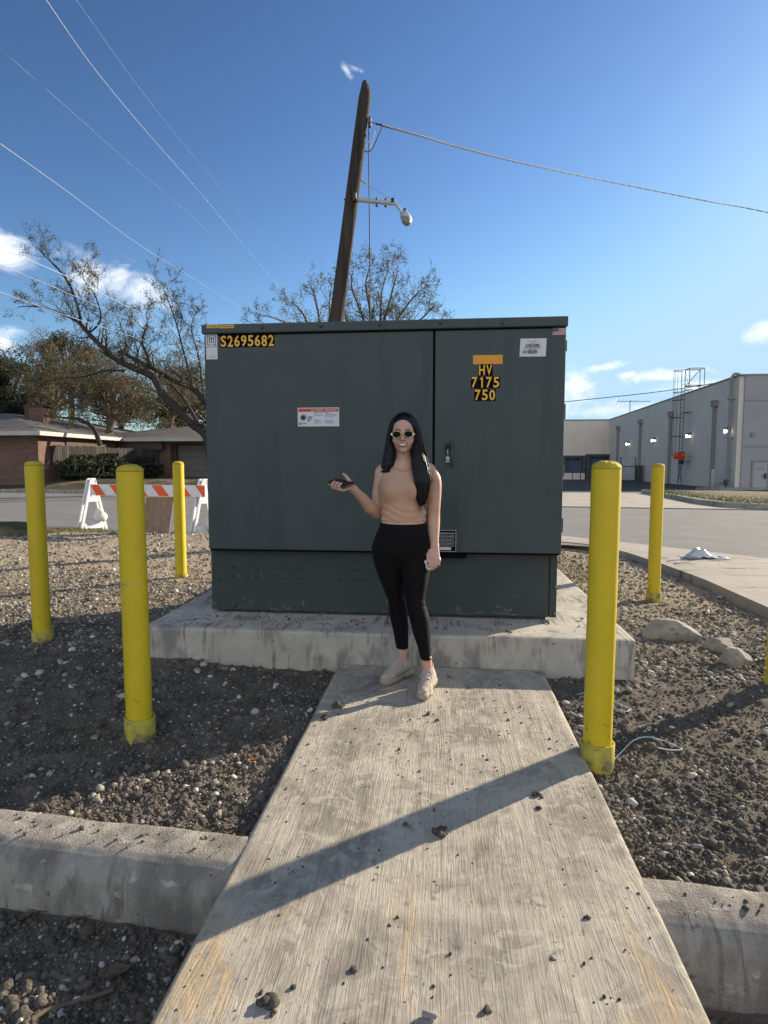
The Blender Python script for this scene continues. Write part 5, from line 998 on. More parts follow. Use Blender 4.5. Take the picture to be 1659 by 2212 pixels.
# antenna on the roof and wire above it
mb = MB(); p = on_y(1361, 870, 82); mb.tube([(p[0], 82, ZT), (p[0], 82, p[2] + .3)], 0.05, 5); mb.tube([(p[0] - 1.6, 82, p[2] + .2), (p[0] + 2.6, 82, p[2] + .15)], 0.035, 4); mb.tube([(p[0] - .3, 82, p[2] - 1.6), (p[0] + 2.6, 82, p[2] - 1.5)], 0.035, 4)
for i, s in enumerate(np.linspace(-1.5, 0.6, 5)): mb.tube([(p[0] + s, 81.1, p[2] + .55 - .1 * i), (p[0] + s, 82.9, p[2] - .15 + .1 * i)], 0.025, 4)
for s in (0.2, .8, 1.5): mb.tube([(p[0] + s, 81.4, p[2] - 1.2), (p[0] + s, 82.6, p[2] - 1.9)], 0.025, 4)
mb.build('roof_antenna', M_lad, None, org=(p[0], 82, ZT), label='spindly television antenna on the far roof of the store', cat='antenna')
cable('roof_wire', [on_y(1180, 872, 60), on_y(1400, 849, 57), on_y(1530, 830, 54), on_y(1598, 816, 50)], 0.035, M_cable, 'thin wire sloping above the store roof behind the ladder', 'cable')
# ------------------------------------------------------------------ trees
def tubes_np(S, n=3):
    S = np.array(S, float); p0 = S[:, 0:3]; p1 = S[:, 3:6]; r0 = S[:, 6]; r1 = S[:, 7]; d = p1 - p0; L_ = np.linalg.norm(d, axis=1, keepdims=True) + 1e-9; d = d / L_
    a = np.where(np.abs(d[:, 2:3]) < .9, np.array([[0, 0, 1.]]), np.array([[1., 0, 0]])); u = np.cross(a, d); u /= np.linalg.norm(u, axis=1, keepdims=True); v = np.cross(d, u); V = []
    for (p, r) in ((p0, r0), (p1, r1)):
        for k in range(n): t = 2 * math.pi * k / n; V.append(p + (u * math.cos(t) + v * math.sin(t)) * r[:, None])
    V = np.stack(V, 1).reshape(-1, 3); b = (np.arange(len(S)) * 2 * n)[:, None]
    F_ = np.concatenate([np.stack([b[:, 0] + k, b[:, 0] + (k + 1) % n, b[:, 0] + n + (k + 1) % n, b[:, 0] + n + k], 1) for k in range(n)]); return V, F_
class Tree:
    def __init__(s, seed): s.r = random.Random(seed); s.seg = []; s.tips = []
    def limb(s, P, r0, r1, spawn=(0.25, 1.0), n=10, L=1.0, lv=3, up=0.3, spread=0.9):
        P = smooth_path(P, 5); m = len(P)
        for i in range(m - 1):
            a = r0 + (r1 - r0) * i / (m - 1); b = r0 + (r1 - r0) * (i + 1) / (m - 1); s.seg.append((*P[i], *P[i + 1], a, b))
        for k in range(n):
            t = spawn[0] + (spawn[1] - spawn[0]) * (k + s.r.random()) / n; i = min(int(t * (m - 1)), m - 2); d = P[i + 1] - P[i]; d = d / np.linalg.norm(d)
            rr = (r0 + (r1 - r0) * t) * s.r.uniform(.35, .6); s.grow(P[i], s.turn(d, spread, up), L * s.r.uniform(.6, 1.2) * (1.1 - .45 * t), rr, lv, up)
        return P
    def turn(s, d, a, up):
        q = np.array([s.r.gauss(0, 1) for _ in range(3)]); q -= d * (q @ d); q /= np.linalg.norm(q) + 1e-9; e = d * math.cos(a) + q * math.sin(a) + np.array([0, 0, up * .6]); return e / np.linalg.norm(e)
    def grow(s, p, d, L, r, lv, up):
        n = max(5, int(L / 0.14)) if lv > 1 else 4; st = L / n; r = max(r, 0.006)
        for i in range(n):
            q = np.array([s.r.gauss(0, 1) for _ in range(3)]) * 0.20; d = d + q + np.array([0, 0, up * .07]); d /= np.linalg.norm(d); p2 = p + d * st; rr = r * (1 - .75 * (i + 1) / n); s.seg.append((*p, *p2, max(r * (1 - .75 * i / n), .004), max(rr, .004))); p = p2
            if lv > 0 and i >= n * .2 and s.r.random() < (0.66 if lv > 1 else .8): s.grow(p, s.turn(d, s.r.uniform(.5, 1.0), up), L * s.r.uniform(.38, .62), rr * .7, lv - 1, up)
        if lv <= 1: s.tips.append(p)
        if lv == 0: s.tips.append((p + p2) / 2)
    def build(s, name, loc, lab, bark, leafm, leaves=0, lsize=.05, lspread=.1, cat='tree', group=None, thick=.03, rmin=0.0):
        T_ = thing(name, loc, lab, cat, group); S = np.array(s.seg); S[:, 6:8] = np.maximum(S[:, 6:8], rmin); big = S[:, 6] > thick
        V, F_ = tubes_np(S[big], 8); ob('trunk', V, F_, bark, T_, True)
        V, F_ = tubes_np(S[~big], 3); mats = [bark]; 
        if leaves and s.tips:
            g = np.random.default_rng(int(abs(loc[0]) * 10) + 1); t = np.array(s.tips); k = g.integers(0, len(t), leaves); c = t[k] + g.normal(0, lspread, (leaves, 3)); u = g.normal(size=(leaves, 3)); u /= np.linalg.norm(u, axis=1, keepdims=True); w2 = g.normal(size=(leaves, 3)); v = np.cross(u, w2); v /= np.linalg.norm(v, axis=1, keepdims=True)
            z = lsize * g.uniform(.5, 1.3, (leaves, 1)); Q = np.stack([c - u * z, c + v * z * .35, c + u * z, c - v * z * .35], 1).reshape(-1, 3); n0 = len(V)
            V = np.concatenate([V, Q]); F_ = np.concatenate([F_, n0 + np.arange(4 * leaves).reshape(-1, 4)]); mi = np.concatenate([np.zeros(len(F_) - leaves, int), np.ones(leaves, int)]); mats.append(leafm)
        o = ob('crown', V, F_, mats, T_)
        if len(mats) > 1: o.data.polygons.foreach_set('material_index', mi.astype(np.int32))
        return T_
M_bark = mat('bark_dark', (0.050, 0.040, 0.032), (0.03, 0.024, 0.02), scale=12, rough=1); M_bark2 = mat('bark_grey', (0.14, 0.12, 0.095), (0.09, 0.075, 0.06), scale=12, rough=1); M_bark3 = mat('bark_thin', (0.15, 0.115, 0.075), (0.10, 0.08, 0.055), scale=5, rough=1)
def leafmat(name, a, b, c): return mat(name, a, rough=0.8, spec=0.2, island=[(0, a), (0.55, b), (1, c)])
M_lf1 = leafmat('leaf_mesquite', (0.06, 0.085, 0.025), (0.12, 0.14, 0.045), (0.24, 0.22, 0.07)); M_lf2 = leafmat('leaf_oak', (0.014, 0.019, 0.010), (0.030, 0.038, 0.019), (0.065, 0.07, 0.038)); M_lf3 = leafmat('leaf_bushy', (0.06, 0.055, 0.025), (0.13, 0.11, 0.05), (0.24, 0.19, 0.09)); M_lf4 = leafmat('leaf_olive', (0.05, 0.06, 0.02), (0.10, 0.11, 0.035), (0.17, 0.16, 0.06))
def zp1(a, b, y, s=2.698, o=(0, 560)): return on_y((o[0] + a / s) / 1.15732, (o[1] + b / s) / 1.15732, y)
def Zl(L_, y, dy=0.0): n = len(L_); return [zp1(a, b, y + dy * i / max(1, n - 1)) for i, (a, b) in enumerate(L_)]
t = Tree(3); ty = 26.5
t.limb([on_y(462, 1036, ty)] + Zl([(1400, 1440), (1290, 1340), (1200, 1250), (1100, 1150), (1030, 1030), (900, 970), (780, 910), (700, 840), (600, 740), (540, 670)], ty, .6), .26, .085, (.42, .98), 19, 1.3, 3, .45)
t.limb(Zl([(600, 740), (540, 670), (400, 600), (250, 555), (120, 560)], ty + .6, 1.0), .075, .02, (.1, 1), 19, 1.25, 3, .45)
t.limb(Zl([(545, 675), (530, 580), (480, 430), (400, 310), (300, 210), (270, 150)], ty + .5, -1), .07, .014, (.1, 1), 19, 1.15, 3, .5)
t.limb(Zl([(600, 740), (680, 640), (640, 480), (560, 360), (590, 230)], ty + .6, 1), .05, .012, (.2, 1), 16, 1.0, 3, .5)
t.limb([on_y(463, 1000, ty + .3)] + Zl([(1420, 1240), (1385, 1200), (1300, 1110), (1180, 1060), (1040, 980), (900, 905), (800, 860)], ty + .3, 1.5), .20, .06, (.35, 1), 15, 1.1, 3, .4)
t.limb(Zl([(1020, 970), (990, 880), (960, 790), (990, 680), (985, 590)], ty + .4, -.8), .075, .015, (.15, 1), 18, 1.05, 3, .5)
t.limb(Zl([(1340, 1350), (1240, 1180), (1150, 1085)], ty - .3, -.5), .10, .04, (.4, 1), 7, .9, 2, .5)
t.limb(Zl([(1300, 1100), (1230, 830), (1180, 640), (1100, 430), (1110, 400)], ty, .8), .05, .012, (.2, 1), 19, 1.15, 3, .5); t.limb(Zl([(1375, 1170), (1340, 900), (1290, 700), (1330, 590)], ty, .8), .05, .012, (.2, 1), 16, 1.0, 3, .5)
t.limb(Zl([(840, 990), (700, 990), (560, 1030), (400, 1040), (270, 1080)], ty + .4, 1), .06, .02, (.1, 1), 15, 1.0, 3, .2)
t.limb(Zl([(780, 910), (850, 830), (820, 700), (760, 560)], ty + .5, 1.2), .05, .012, (.2, 1), 15, .9, 3, .5)
t.build('leaning_tree', (t.seg[0][0], ty, .4), 'large leaning tree with sparse leaves arching left from beside the garage', M_bark, M_lf1, 13000, .045, .07, rmin=.006)
# bushy brown trees behind the fence
def bushy(seed, yb, du, dv, lab, leaves):
    t = Tree(seed); B0 = [on_y(u + du, v + dv, yb) for u, v in ((232, 1000), (236, 930), (243, 900))]
    t.limb(B0, .26, .18, (.9, 1), 1, .5, 1)
    for (L_) in ([(243, 905), (215, 880), (180, 872), (140, 880)], [(243, 905), (225, 870), (190, 840), (150, 820)], [(243, 900), (245, 860), (235, 820), (220, 780)], [(243, 900), (265, 865), (290, 835), (300, 795)], [(243, 905), (275, 885), (310, 875), (340, 860)], [(225, 870), (200, 815), (170, 780)], [(245, 860), (265, 820), (262, 770)]):
        P = [on_y(u + du, v + dv, yb + i * t.r.uniform(-.9, .9)) for i, (u, v) in enumerate(L_)]; t.limb(P, .11, .025, (.15, 1), 12, 1.9, 3, .18, 1.1)
    t.build('bushy_tree', (B0[0][0], yb, .5), lab, M_bark3, M_lf3, leaves, .06, .22, rmin=.009, group='bushy twiggy trees behind the fence')
bushy(8, 37.0, 0, 0, 'bushy brown twiggy tree standing behind the picket fence', 9000)
bushy(9, 40.0, -120, -25, 'bushy grey brown tree above the roof beside the chimney', 6000)
bushy(10, 41.0, 130, -5, 'bushy brown tree between the picket fence and the transformer', 7000)
t = Tree(12)
t.limb([on_y(u, v, 30.5) for u, v in ((216, 962), (205, 930), (190, 915), (172, 905), (145, 903), (120, 900))], .14, .03, (.3, 1), 9, .9, 2, .4)
t.build('small_tree', (-18, 30.5, .5), 'small bare tree bending left in front of the house roof', M_bark, M_lf4, 500, .07, .1)
# dense evergreen masses: crown of leaf clumps on a limbed trunk
def dense(name, u, v, y, rx, rz, seed, lab, leaves, lsize, lm, base_z=0.5, group='dense trees behind the house', cl=60):
    c = on_y(u, v, y); T_ = thing(name, (c[0], y, base_z), lab, 'tree', group); g = np.random.default_rng(seed); r_ = random.Random(seed)
    cc = g.normal(size=(cl, 3)); cc /= np.linalg.norm(cc, axis=1, keepdims=True); cc *= g.uniform(.25, 1.0, (cl, 1)) ** .6; cc = c + cc * [rx, rx * .8, rz]
    S = []; base = np.array([c[0], y, base_z - .3]); top = c + np.array([0, 0, -rz * .2]); n = 8
    for i in range(n): S.append((*(base + (top - base) * i / n), *(base + (top - base) * (i + 1) / n), .35 - .15 * i / n, .35 - .15 * (i + 1) / n))
    for q in cc:
        a = top + (q - top) * .0 - np.array([0, 0, r_.uniform(0, rz * .5)]); m = (a + q) / 2 + np.array([0, 0, -.2]); S.append((*a, *m, .10, .07)); S.append((*m, *q, .07, .02))
    V, F_ = tubes_np(S, 6); ob('trunk', V, F_, M_bark, T_, True)
    k = g.integers(0, cl, leaves); sc_ = g.uniform(.5, 1.15, cl) * rx * .30; pp = g.normal(size=(leaves, 3)); pp /= np.linalg.norm(pp, axis=1, keepdims=True); pp *= (g.random((leaves, 1)) ** .4); P = cc[k] + pp * sc_[k][:, None] * [1, 1, .75]
    u_ = g.normal(size=(leaves, 3)); u_ /= np.linalg.norm(u_, axis=1, keepdims=True); w2 = g.normal(size=(leaves, 3)); v_ = np.cross(u_, w2); v_ /= np.linalg.norm(v_, axis=1, keepdims=True); z = lsize * g.uniform(.5, 1.3, (leaves, 1))
    Q = np.stack([P - u_ * z, P + v_ * z * .5, P + u_ * z, P - v_ * z * .5], 1).reshape(-1, 3); ob('crown', Q, np.arange(4 * leaves).reshape(-1, 4), lm, T_)
dense('evergreen_tree', 20, 835, 46, 3.6, 3.0, 1, 'dark evergreen tree at the far left edge behind the roof', 26000, .085, M_lf2)
dense('evergreen_tree', 150, 790, 50, 3.6, 2.9, 2, 'tall dark evergreen tree rising behind the leaning tree', 24000, .085, M_lf2)
dense('evergreen_tree', -60, 800, 52, 4.2, 3.6, 5, 'big dark evergreen tree cut by the left photo edge', 10000, .15, M_lf2)
dense('olive_tree', 260, 870, 52, 3.6, 2.4, 3, 'olive green tree behind the bushy brown one', 15000, .085, M_lf3)
dense('olive_tree', 385, 865, 48, 3.4, 2.6, 4, 'olive green tree just left of the transformer behind the garage', 18000, .085, M_lf4)
dense('evergreen_tree', 70, 880, 44, 3.0, 1.6, 6, 'low dark tree directly behind the chimney', 14000, .085, M_lf2)
dense('olive_tree', 480, 900, 50, 3.5, 2.4, 7, 'olive green tree mostly hidden by the transformer', 12000, .09, M_lf4)
# shrubs along the fence
for i, (x, y, s, lab) in enumerate(((-19.0, 30.0, 1.0, 'dark shrub at the near end of the picket fence'), (-18.5, 31.8, 1.15, 'dark shrub in the middle of the picket fence'), (-17.5, 33.9, .95, 'dark shrub at the garage end of the picket fence'))):
    g = np.random.default_rng(90 + i); n = 5000; T_ = thing('shrub', (x, y, .5), lab, 'shrub', 'shrubs in front of the fence'); pp = g.normal(size=(n, 3)); pp /= np.linalg.norm(pp, axis=1, keepdims=True); pp *= g.random((n, 1)) ** .35
    P = np.array([x, y, 1.0]) + pp * [s, s * 1.1, s * .72] + .12 * np.sin(pp * 9); u_ = g.normal(size=(n, 3)) * .05; v_ = g.normal(size=(n, 3)) * .03
    ob('foliage', np.stack([P - u_, P + v_, P + u_, P - v_], 1).reshape(-1, 3), np.arange(4 * n).reshape(-1, 4), M_lf2, T_)
    V, F_ = tubes_np([(x, y, .3, x + q[0] * s * .6, y + q[1] * s * .6, .5 + abs(q[2]) * s, .03, .01) for q in pp[:14]], 5); ob('stem', V, F_, M_bark, T_)
# fine twigged trees straight behind the transformer
def fine_tree(seed, yb, limbs, lab, leaves, L_, n, base):
    t = Tree(seed)
    for P in limbs: t.limb([on_y(u, v, yb + t.r.uniform(-.5, .5) * i) for i, (u, v) in enumerate(P)], .08, .012, (.12, 1), int(n * 1.5), L_ * 1.15, 3, .35, .75)
    P = [np.array([base, yb, -.2]), np.array([base, yb, 2.2]), np.array(t.seg[0][0:3])]; t.limb(P, .2, .12, (.9, 1), 1, .5, 1)
    t.build('fine_tree', (base, yb, 0), lab, M_bark3, M_lf1, leaves, .05, .10, group='fine twigged trees behind the transformer', rmin=.0075)
fine_tree(21, 29, [[(800, 760), (785, 690), (760, 620), (765, 575)], [(800, 760), (800, 680), (790, 610), (808, 560)], [(800, 760), (830, 690), (850, 620), (862, 575)], [(800, 760), (850, 700), (895, 640), (925, 615)], [(800, 760), (870, 720), (920, 680), (945, 650)], [(800, 760), (760, 710), (740, 660), (738, 620)], [(800, 760), (820, 700), (825, 630), (840, 580)]], 'fine twigged rounded tree just right of the utility pole', 4500, .95, 13, -3.6)
fine_tree(33, 31, [[(690, 780), (650, 720), (600, 690), (540, 675)], [(690, 780), (665, 700), (640, 660), (610, 650)], [(690, 780), (690, 700), (680, 640), (665, 605)], [(690, 780), (710, 700), (712, 650), (718, 610)], [(690, 780), (660, 740), (600, 715), (545, 700)]], 'sparse bare tree just left of the utility pole', 2200, .85, 8, -6.4)
fine_tree(41, 34, [[(960, 780), (965, 730), (955, 690), (962, 672)], [(960, 780), (975, 725), (985, 700)], [(960, 780), (940, 730), (935, 700)]], 'low twiggy treetop peeking over the transformer lid', 300, .6, 6, 0.3)
for i, (u, v, y) in enumerate(()): pass
# ------------------------------------------------------------------ the woman: distance field -> one continuous surface
class Field:
    def __init__(s, lo, hi, h):
        s.h = h; s.lo = np.array(lo, float); n = np.ceil((np.array(hi) - s.lo) / h).astype(int) + 1; s.n = n
        s.ax = [s.lo[i] + h * np.arange(n[i]) for i in range(3)]; s.D = np.full(tuple(n), 0.05, np.float32)
    def sl(s, a, b):
        i0 = [max(0, int((a[k] - s.lo[k]) / s.h) - 1) for k in range(3)]; i1 = [min(s.n[k], int((b[k] - s.lo[k]) / s.h) + 2) for k in range(3)]
        return tuple(slice(i0[k], max(i0[k] + 1, i1[k])) for k in range(3))
    def grid(s, sl): return s.ax[0][sl[0]][:, None, None], s.ax[1][sl[1]][None, :, None], s.ax[2][sl[2]][None, None, :]
    def mix(s, sl, d, k, op='add'):
        A = s.D[sl]
        if op == 'sub': A_ = -A; hh = np.clip(0.5 + 0.5 * (d - A_) / k, 0, 1) if k > 0 else 0; r = -(d * (1 - hh) + A_ * hh - k * hh * (1 - hh)) if k > 0 else np.maximum(A, -d)
        elif k <= 0: r = np.minimum(A, d)
        else: hh = np.clip(0.5 + 0.5 * (A - d) / k, 0, 1); r = A * (1 - hh) + d * hh - k * hh * (1 - hh)
        s.D[sl] = r
    def ell(s, c, r, k=.01, op='add', rot=None):
        c = np.array(c, float); r = np.array(r, float); R_ = max(r) + k + .015; sl = s.sl(c - R_, c + R_); X, Y, Z = s.grid(sl); x, y, z = X - c[0], Y - c[1], Z - c[2]
        if rot is not None: x, y, z = (rot[0][0] * x + rot[0][1] * y + rot[0][2] * z, rot[1][0] * x + rot[1][1] * y + rot[1][2] * z, rot[2][0] * x + rot[2][1] * y + rot[2][2] * z)
        k0 = np.sqrt((x / r[0]) ** 2 + (y / r[1]) ** 2 + (z / r[2]) ** 2); k1 = np.sqrt((x / r[0] ** 2) ** 2 + (y / r[1] ** 2) ** 2 + (z / r[2] ** 2) ** 2) + 1e-9; s.mix(sl, k0 * (k0 - 1) / k1, k, op)
    def cap(s, a, b, ra, rb, k=.01, op='add', sq=1.0):
        a = np.array(a, float); b = np.array(b, float); m = max(ra, rb) + k + .015; sl = s.sl(np.minimum(a, b) - m, np.maximum(a, b) + m); X, Y, Z = s.grid(sl); d = b - a; L2 = d @ d + 1e-12
        t = np.clip(((X - a[0]) * d[0] + (Y - a[1]) * d[1] + (Z - a[2]) * d[2]) / L2, 0, 1); dd = np.sqrt((X - a[0] - d[0] * t) ** 2 + ((Y - a[1] - d[1] * t) * sq) ** 2 + (Z - a[2] - d[2] * t) ** 2); s.mix(sl, dd - (ra + (rb - ra) * t), k, op)
    def chain(s, P, r, k=.006, **kw):
        for i in range(len(P) - 1): s.cap(P[i], P[i + 1], r[i], r[i + 1], k, **kw)
    def col(s, T_, k=.012, grow=0.0, z0=None, z1=None, ex=2.0):
        # T_: rows (z, cx, rx, cy, ry); smooth interpolation
        T_ = np.array(sorted(T_)); zz = T_[:, 0]; za, zb = zz[0], zz[-1]; m = .04
        sl = s.sl((min(T_[:, 1] - T_[:, 2]) - m, min(T_[:, 3] - T_[:, 4]) - m, za - m), (max(T_[:, 1] + T_[:, 2]) + m, max(T_[:, 3] + T_[:, 4]) + m, zb + m)); X, Y, Z = s.grid(sl); z = Z[0, 0]
        def ip(j):
            # catmull-rom
            v = T_[:, j]; n = len(zz); i = np.clip(np.searchsorted(zz, z) - 1, 0, n - 2); t = np.clip((z - zz[i]) / (zz[i + 1] - zz[i]), 0, 1); mm = np.gradient(v, zz); h = zz[i + 1] - zz[i]
            return (2 * t ** 3 - 3 * t ** 2 + 1) * v[i] + (t ** 3 - 2 * t ** 2 + t) * h * mm[i] + (-2 * t ** 3 + 3 * t ** 2) * v[i + 1] + (t ** 3 - t ** 2) * h * mm[i + 1]
        cx, rx, cy, ry = (ip(j)[None, None, :] for j in (1, 2, 3, 4)); rx = rx + grow; ry = ry + grow
        q = ((np.abs(X - cx) / rx) ** ex + (np.abs(Y - cy) / ry) ** ex) ** (1 / ex); g = np.sqrt(((X - cx) / rx ** 2) ** 2 + ((Y - cy) / ry ** 2) ** 2) + 1e-6; qq = np.sqrt(((X - cx) / rx) ** 2 + ((Y - cy) / ry) ** 2) + 1e-6
        d = (q - 1) * qq / g
        e = np.maximum(za - Z, Z - zb); d = np.maximum(d, e); s.mix(sl, d, k)
    def smooth(s):
        D = s.D; s.D[1:-1, 1:-1, 1:-1] = (2 * D[1:-1, 1:-1, 1:-1] + D[2:, 1:-1, 1:-1] + D[:-2, 1:-1, 1:-1] + D[1:-1, 2:, 1:-1] + D[1:-1, :-2, 1:-1] + D[1:-1, 1:-1, 2:] + D[1:-1, 1:-1, :-2]) / 8
    def mesh(s, relax=1):
        D = s.D; S = D < 0; nx, ny, nz = D.shape
        c = [S[a:nx - 1 + a, b:ny - 1 + b, d:nz - 1 + d] for a in (0, 1) for b in (0, 1) for d in (0, 1)]; al = c[0].copy(); an = c[0].copy()
        for q in c[1:]: al &= q; an |= q
        act = an & ~al; I = np.argwhere(act); idm = np.full(act.shape, -1, np.int64); idm[act] = np.arange(len(I)); P = np.zeros((len(I), 3)); W = np.zeros(len(I)); cor = np.array([(a, b, d) for a in (0, 1) for b in (0, 1) for d in (0, 1)]); vals = np.stack([D[I[:, 0] + a, I[:, 1] + b, I[:, 2] + d] for a, b, d in cor], 1)
        for i in range(8):
            for j in range(i + 1, 8):
                if np.abs(cor[i] - cor[j]).sum() != 1: continue
                m = (vals[:, i] < 0) != (vals[:, j] < 0); t = vals[m, i] / (vals[m, i] - vals[m, j]); P[m] += cor[i] + t[:, None] * (cor[j] - cor[i]); W[m] += 1
        V = s.lo + (I + P / W[:, None]) * s.h; Fs = []
        for ax in range(3):
            sh = [slice(1, None)] * 3; lo = [slice(1, -1)] * 3; lo[ax] = slice(0, -1); hi = [slice(1, -1)] * 3; hi[ax] = slice(1, None); A = S[tuple(lo)]; B = S[tuple(hi)]; E = np.argwhere(A != B); off = np.array([1, 1, 1]); off[ax] = 0; E = E + off; up_ = S[E[:, 0], E[:, 1], E[:, 2]]
            u, v = [(1, 2), (2, 0), (0, 1)][ax]; q = []
            for (a, b) in ((1, 1), (0, 1), (0, 0), (1, 0)): o_ = E.copy(); o_[:, u] -= a; o_[:, v] -= b; q.append(idm[o_[:, 0], o_[:, 1], o_[:, 2]])
            q = np.stack(q, 1); q[~up_] = q[~up_][:, ::-1]; Fs.append(q)
        F_ = np.concatenate(Fs); F_ = F_[(F_ >= 0).all(1)]
        for _ in range(relax):
            A = np.zeros_like(V); C = np.zeros(len(V))
            for k in range(4):
                for o_ in (1, 3): np.add.at(A, F_[:, k], V[F_[:, (k + o_) % 4]]); np.add.at(C, F_[:, k], 1)
            V = V * .5 + .5 * A / np.maximum(C, 1)[:, None]
        return V, F_
def Wp(x, z, y): s = y / 3.42; return np.array([x * s, y, 1.3 - (1.3 - z) * s])
def rows(L_):       # (z, xleft, xright, y, ry) measured on the plane y = 3.42
    o = []
    for (z, a, b, y, ry) in L_: A = Wp(a, z, y); B = Wp(b, z, y); o.append((A[2], (A[0] + B[0]) / 2, (B[0] - A[0]) / 2, y, ry))
    return o
TORSO = rows([(0.70, -.300, -.175, 3.475, .05), (0.735, -.365, -.110, 3.475, .075), (0.765, -.392, -.084, 3.476, .095), (0.80, -.407, -.070, 3.478, .108), (0.85, -.402, -.071, 3.478, .108), (0.90, -.384, -.082, 3.472, .098), (0.94, -.367, -.094, 3.466, .089), (0.985, -.354, -.104, 3.464, .083), (1.03, -.352, -.105, 3.465, .083), (1.08, -.358, -.100, 3.468, .086), (1.13, -.368, -.092, 3.472, .09), (1.18, -.370, -.088, 3.476, .09), (1.22, -.362, -.092, 3.480, .085), (1.26, -.352, -.104, 3.484, .07), (1.29, -.330, -.128, 3.488, .052), (1.315, -.290, -.168, 3.488, .042)])
LEGA = rows([(0.236, -.266, -.202, 3.575, .034), (0.30, -.277, -.202, 3.572, .041), (0.36, -.290, -.203, 3.568, .052), (0.41, -.302, -.206, 3.560, .057), (0.46, -.309, -.212, 3.545, .054), (0.515, -.314, -.225, 3.525, .051), (0.56, -.332, -.228, 3.512, .056), (0.62, -.357, -.232, 3.50, .066), (0.68, -.378, -.234, 3.492, .076), (0.74, -.397, -.236, 3.485, .086), (0.80, -.404, -.238, 3.48, .09)])
LEGB = rows([(0.172, -.123, -.067, 3.395, .033), (0.24, -.140, -.070, 3.405, .039), (0.31, -.163, -.073, 3.415, .050), (0.37, -.180, -.076, 3.42, .056), (0.42, -.192, -.082, 3.42, .055), (0.47, -.204, -.096, 3.42, .052), (0.52, -.215, -.106, 3.42, .052), (0.57, -.222, -.100, 3.425, .058), (0.62, -.228, -.091, 3.432, .067), (0.68, -.232, -.080, 3.445, .077), (0.74, -.234, -.073, 3.46, .086), (0.80, -.234, -.070, 3.475, .09)])
HC = np.array([-.2315, 3.45, 1.47]) * 1.0
def trunk(F_, g=0.0, legs=True, arms=False):
    F_.col(TORSO, .01, g, ex=2.25)
    F_.ell(Wp(-.293, 1.155, 3.41), (.058 + g, .052 + g, .060 + g), .03); F_.ell(Wp(-.168, 1.155, 3.41), (.058 + g, .052 + g, .060 + g), .03)
    F_.ell(Wp(-.315, .80, 3.535), (.078 + g, .062 + g, .078 + g), .03); F_.ell(Wp(-.162, .80, 3.535), (.078 + g, .062 + g, .078 + g), .03)
    if legs: F_.col(LEGA, .014, g); F_.col(LEGB, .014, g)
F_ = Field((-.74, 3.17, -.01), (.06, 3.70, 1.63), .0032)
trunk(F_)
# ankles and feet (inside the sneakers)
aA = Wp(-.234, .236, 3.575); aB = Wp(-.095, .172, 3.395)
F_.cap(aA + [0, 0, .01], (aA[0] + .001, 3.585, .10), .031, .030, .01); F_.cap((aA[0], 3.58, .075), (aA[0] - .05, 3.50, .045), .034, .026, .01); F_.cap((aA[0], 3.60, .05), (aA[0], 3.58, .09), .03, .03, .01)
F_.cap(aB + [0, 0, .01], (aB[0] + .008, 3.405, .10), .030, .030, .01); F_.cap((aB[0] + .01, 3.40, .075), (aB[0] + .012, 3.31, .045), .034, .026, .01); F_.cap((aB[0] + .01, 3.43, .05), (aB[0] + .01, 3.41, .09), .03, .03, .01)
# neck, shoulders
F_.cap((-.232, 3.488, 1.285), (-.232, 3.478, 1.40), .045, .044, .022)
F_.cap((-.26, 3.49, 1.302), (-.352, 3.49, 1.268), .030, .034, .03); F_.cap((-.205, 3.49, 1.302), (-.085, 3.49, 1.272), .030, .034, .03)
# her right arm (viewer's left): elbow bent, forearm towards the phone
sA = np.array([-.358, 3.488, 1.247]); eA = Wp(-.382, 1.025, 3.505); wA = Wp(-.517, 1.158, 3.30)
F_.ell(sA + [-.004, 0, -.004], (.040, .043, .046), .02); F_.chain([sA, sA * .5 + eA * .5 + [-.004, 0, 0], eA], [.041, .0395, .0345], .004); F_.ell(eA + [.004, .008, -.008], (.031, .032, .032), .012)
mA = eA + (wA - eA) * .28 + [-.004, 0, -.006]; F_.chain([eA, mA, eA + (wA - eA) * .65, wA], [.0345, .0355, .0285, .0225], .003)
# hand A: palm up under the phone
PH = np.array(Wp(-.590, 1.193, 3.265)); e1 = np.array([.74, -.66, -.13]); e1 /= np.linalg.norm(e1); e2 = np.array([.66, .74, .26]); e2 -= e1 * (e1 @ e2); e2 /= np.linalg.norm(e2); e3 = np.cross(e1, e2)   # phone axes: long, across, normal
def ph(a, b, c): return PH + e1 * a + e2 * b + e3 * c
hr = [e1, e2, e3]
F_.ell(ph(.026, .006, -.021), (.042, .036, .0125), .012, rot=hr); F_.cap(wA, ph(.040, .018, -.024), .021, .015, .014); F_.ell(ph(.030, .028, -.017), (.022, .017, .013), .01, rot=hr)
TIPS = []
for (a, w0) in ((-.016, .0080), (.014, .0084), (.042, .0078)):     # three fingers wrap the near edge
    P = [ph(a + .016, .0, -.023), ph(a + .008, -.026, -.025), ph(a + .0, -.045, -.017), ph(a - .001, -.048, .003), ph(a + .004, -.040, .012), ph(a + .007, -.032, .0155)]
    F_.chain(P, [w0 + .001, w0 + .0008, w0 + .0003, w0, w0 - .0008, w0 - .0016], .003); TIPS.append((P[-1], P[-1] - P[-2]))
P = [ph(.0, .010, -.020), ph(-.030, -.004, -.020), ph(-.056, -.016, -.017), ph(-.076, -.026, -.014)]; F_.chain(P, [.009, .0085, .0078, .0068], .003)
tb = ph(.016, .048, -.002); P = [ph(.032, .026, -.016), tb, tb + [-.018, .004, .026], tb + [-.034, .004, .040]]; F_.chain(P, [.0125, .0108, .0098, .0080], .006)
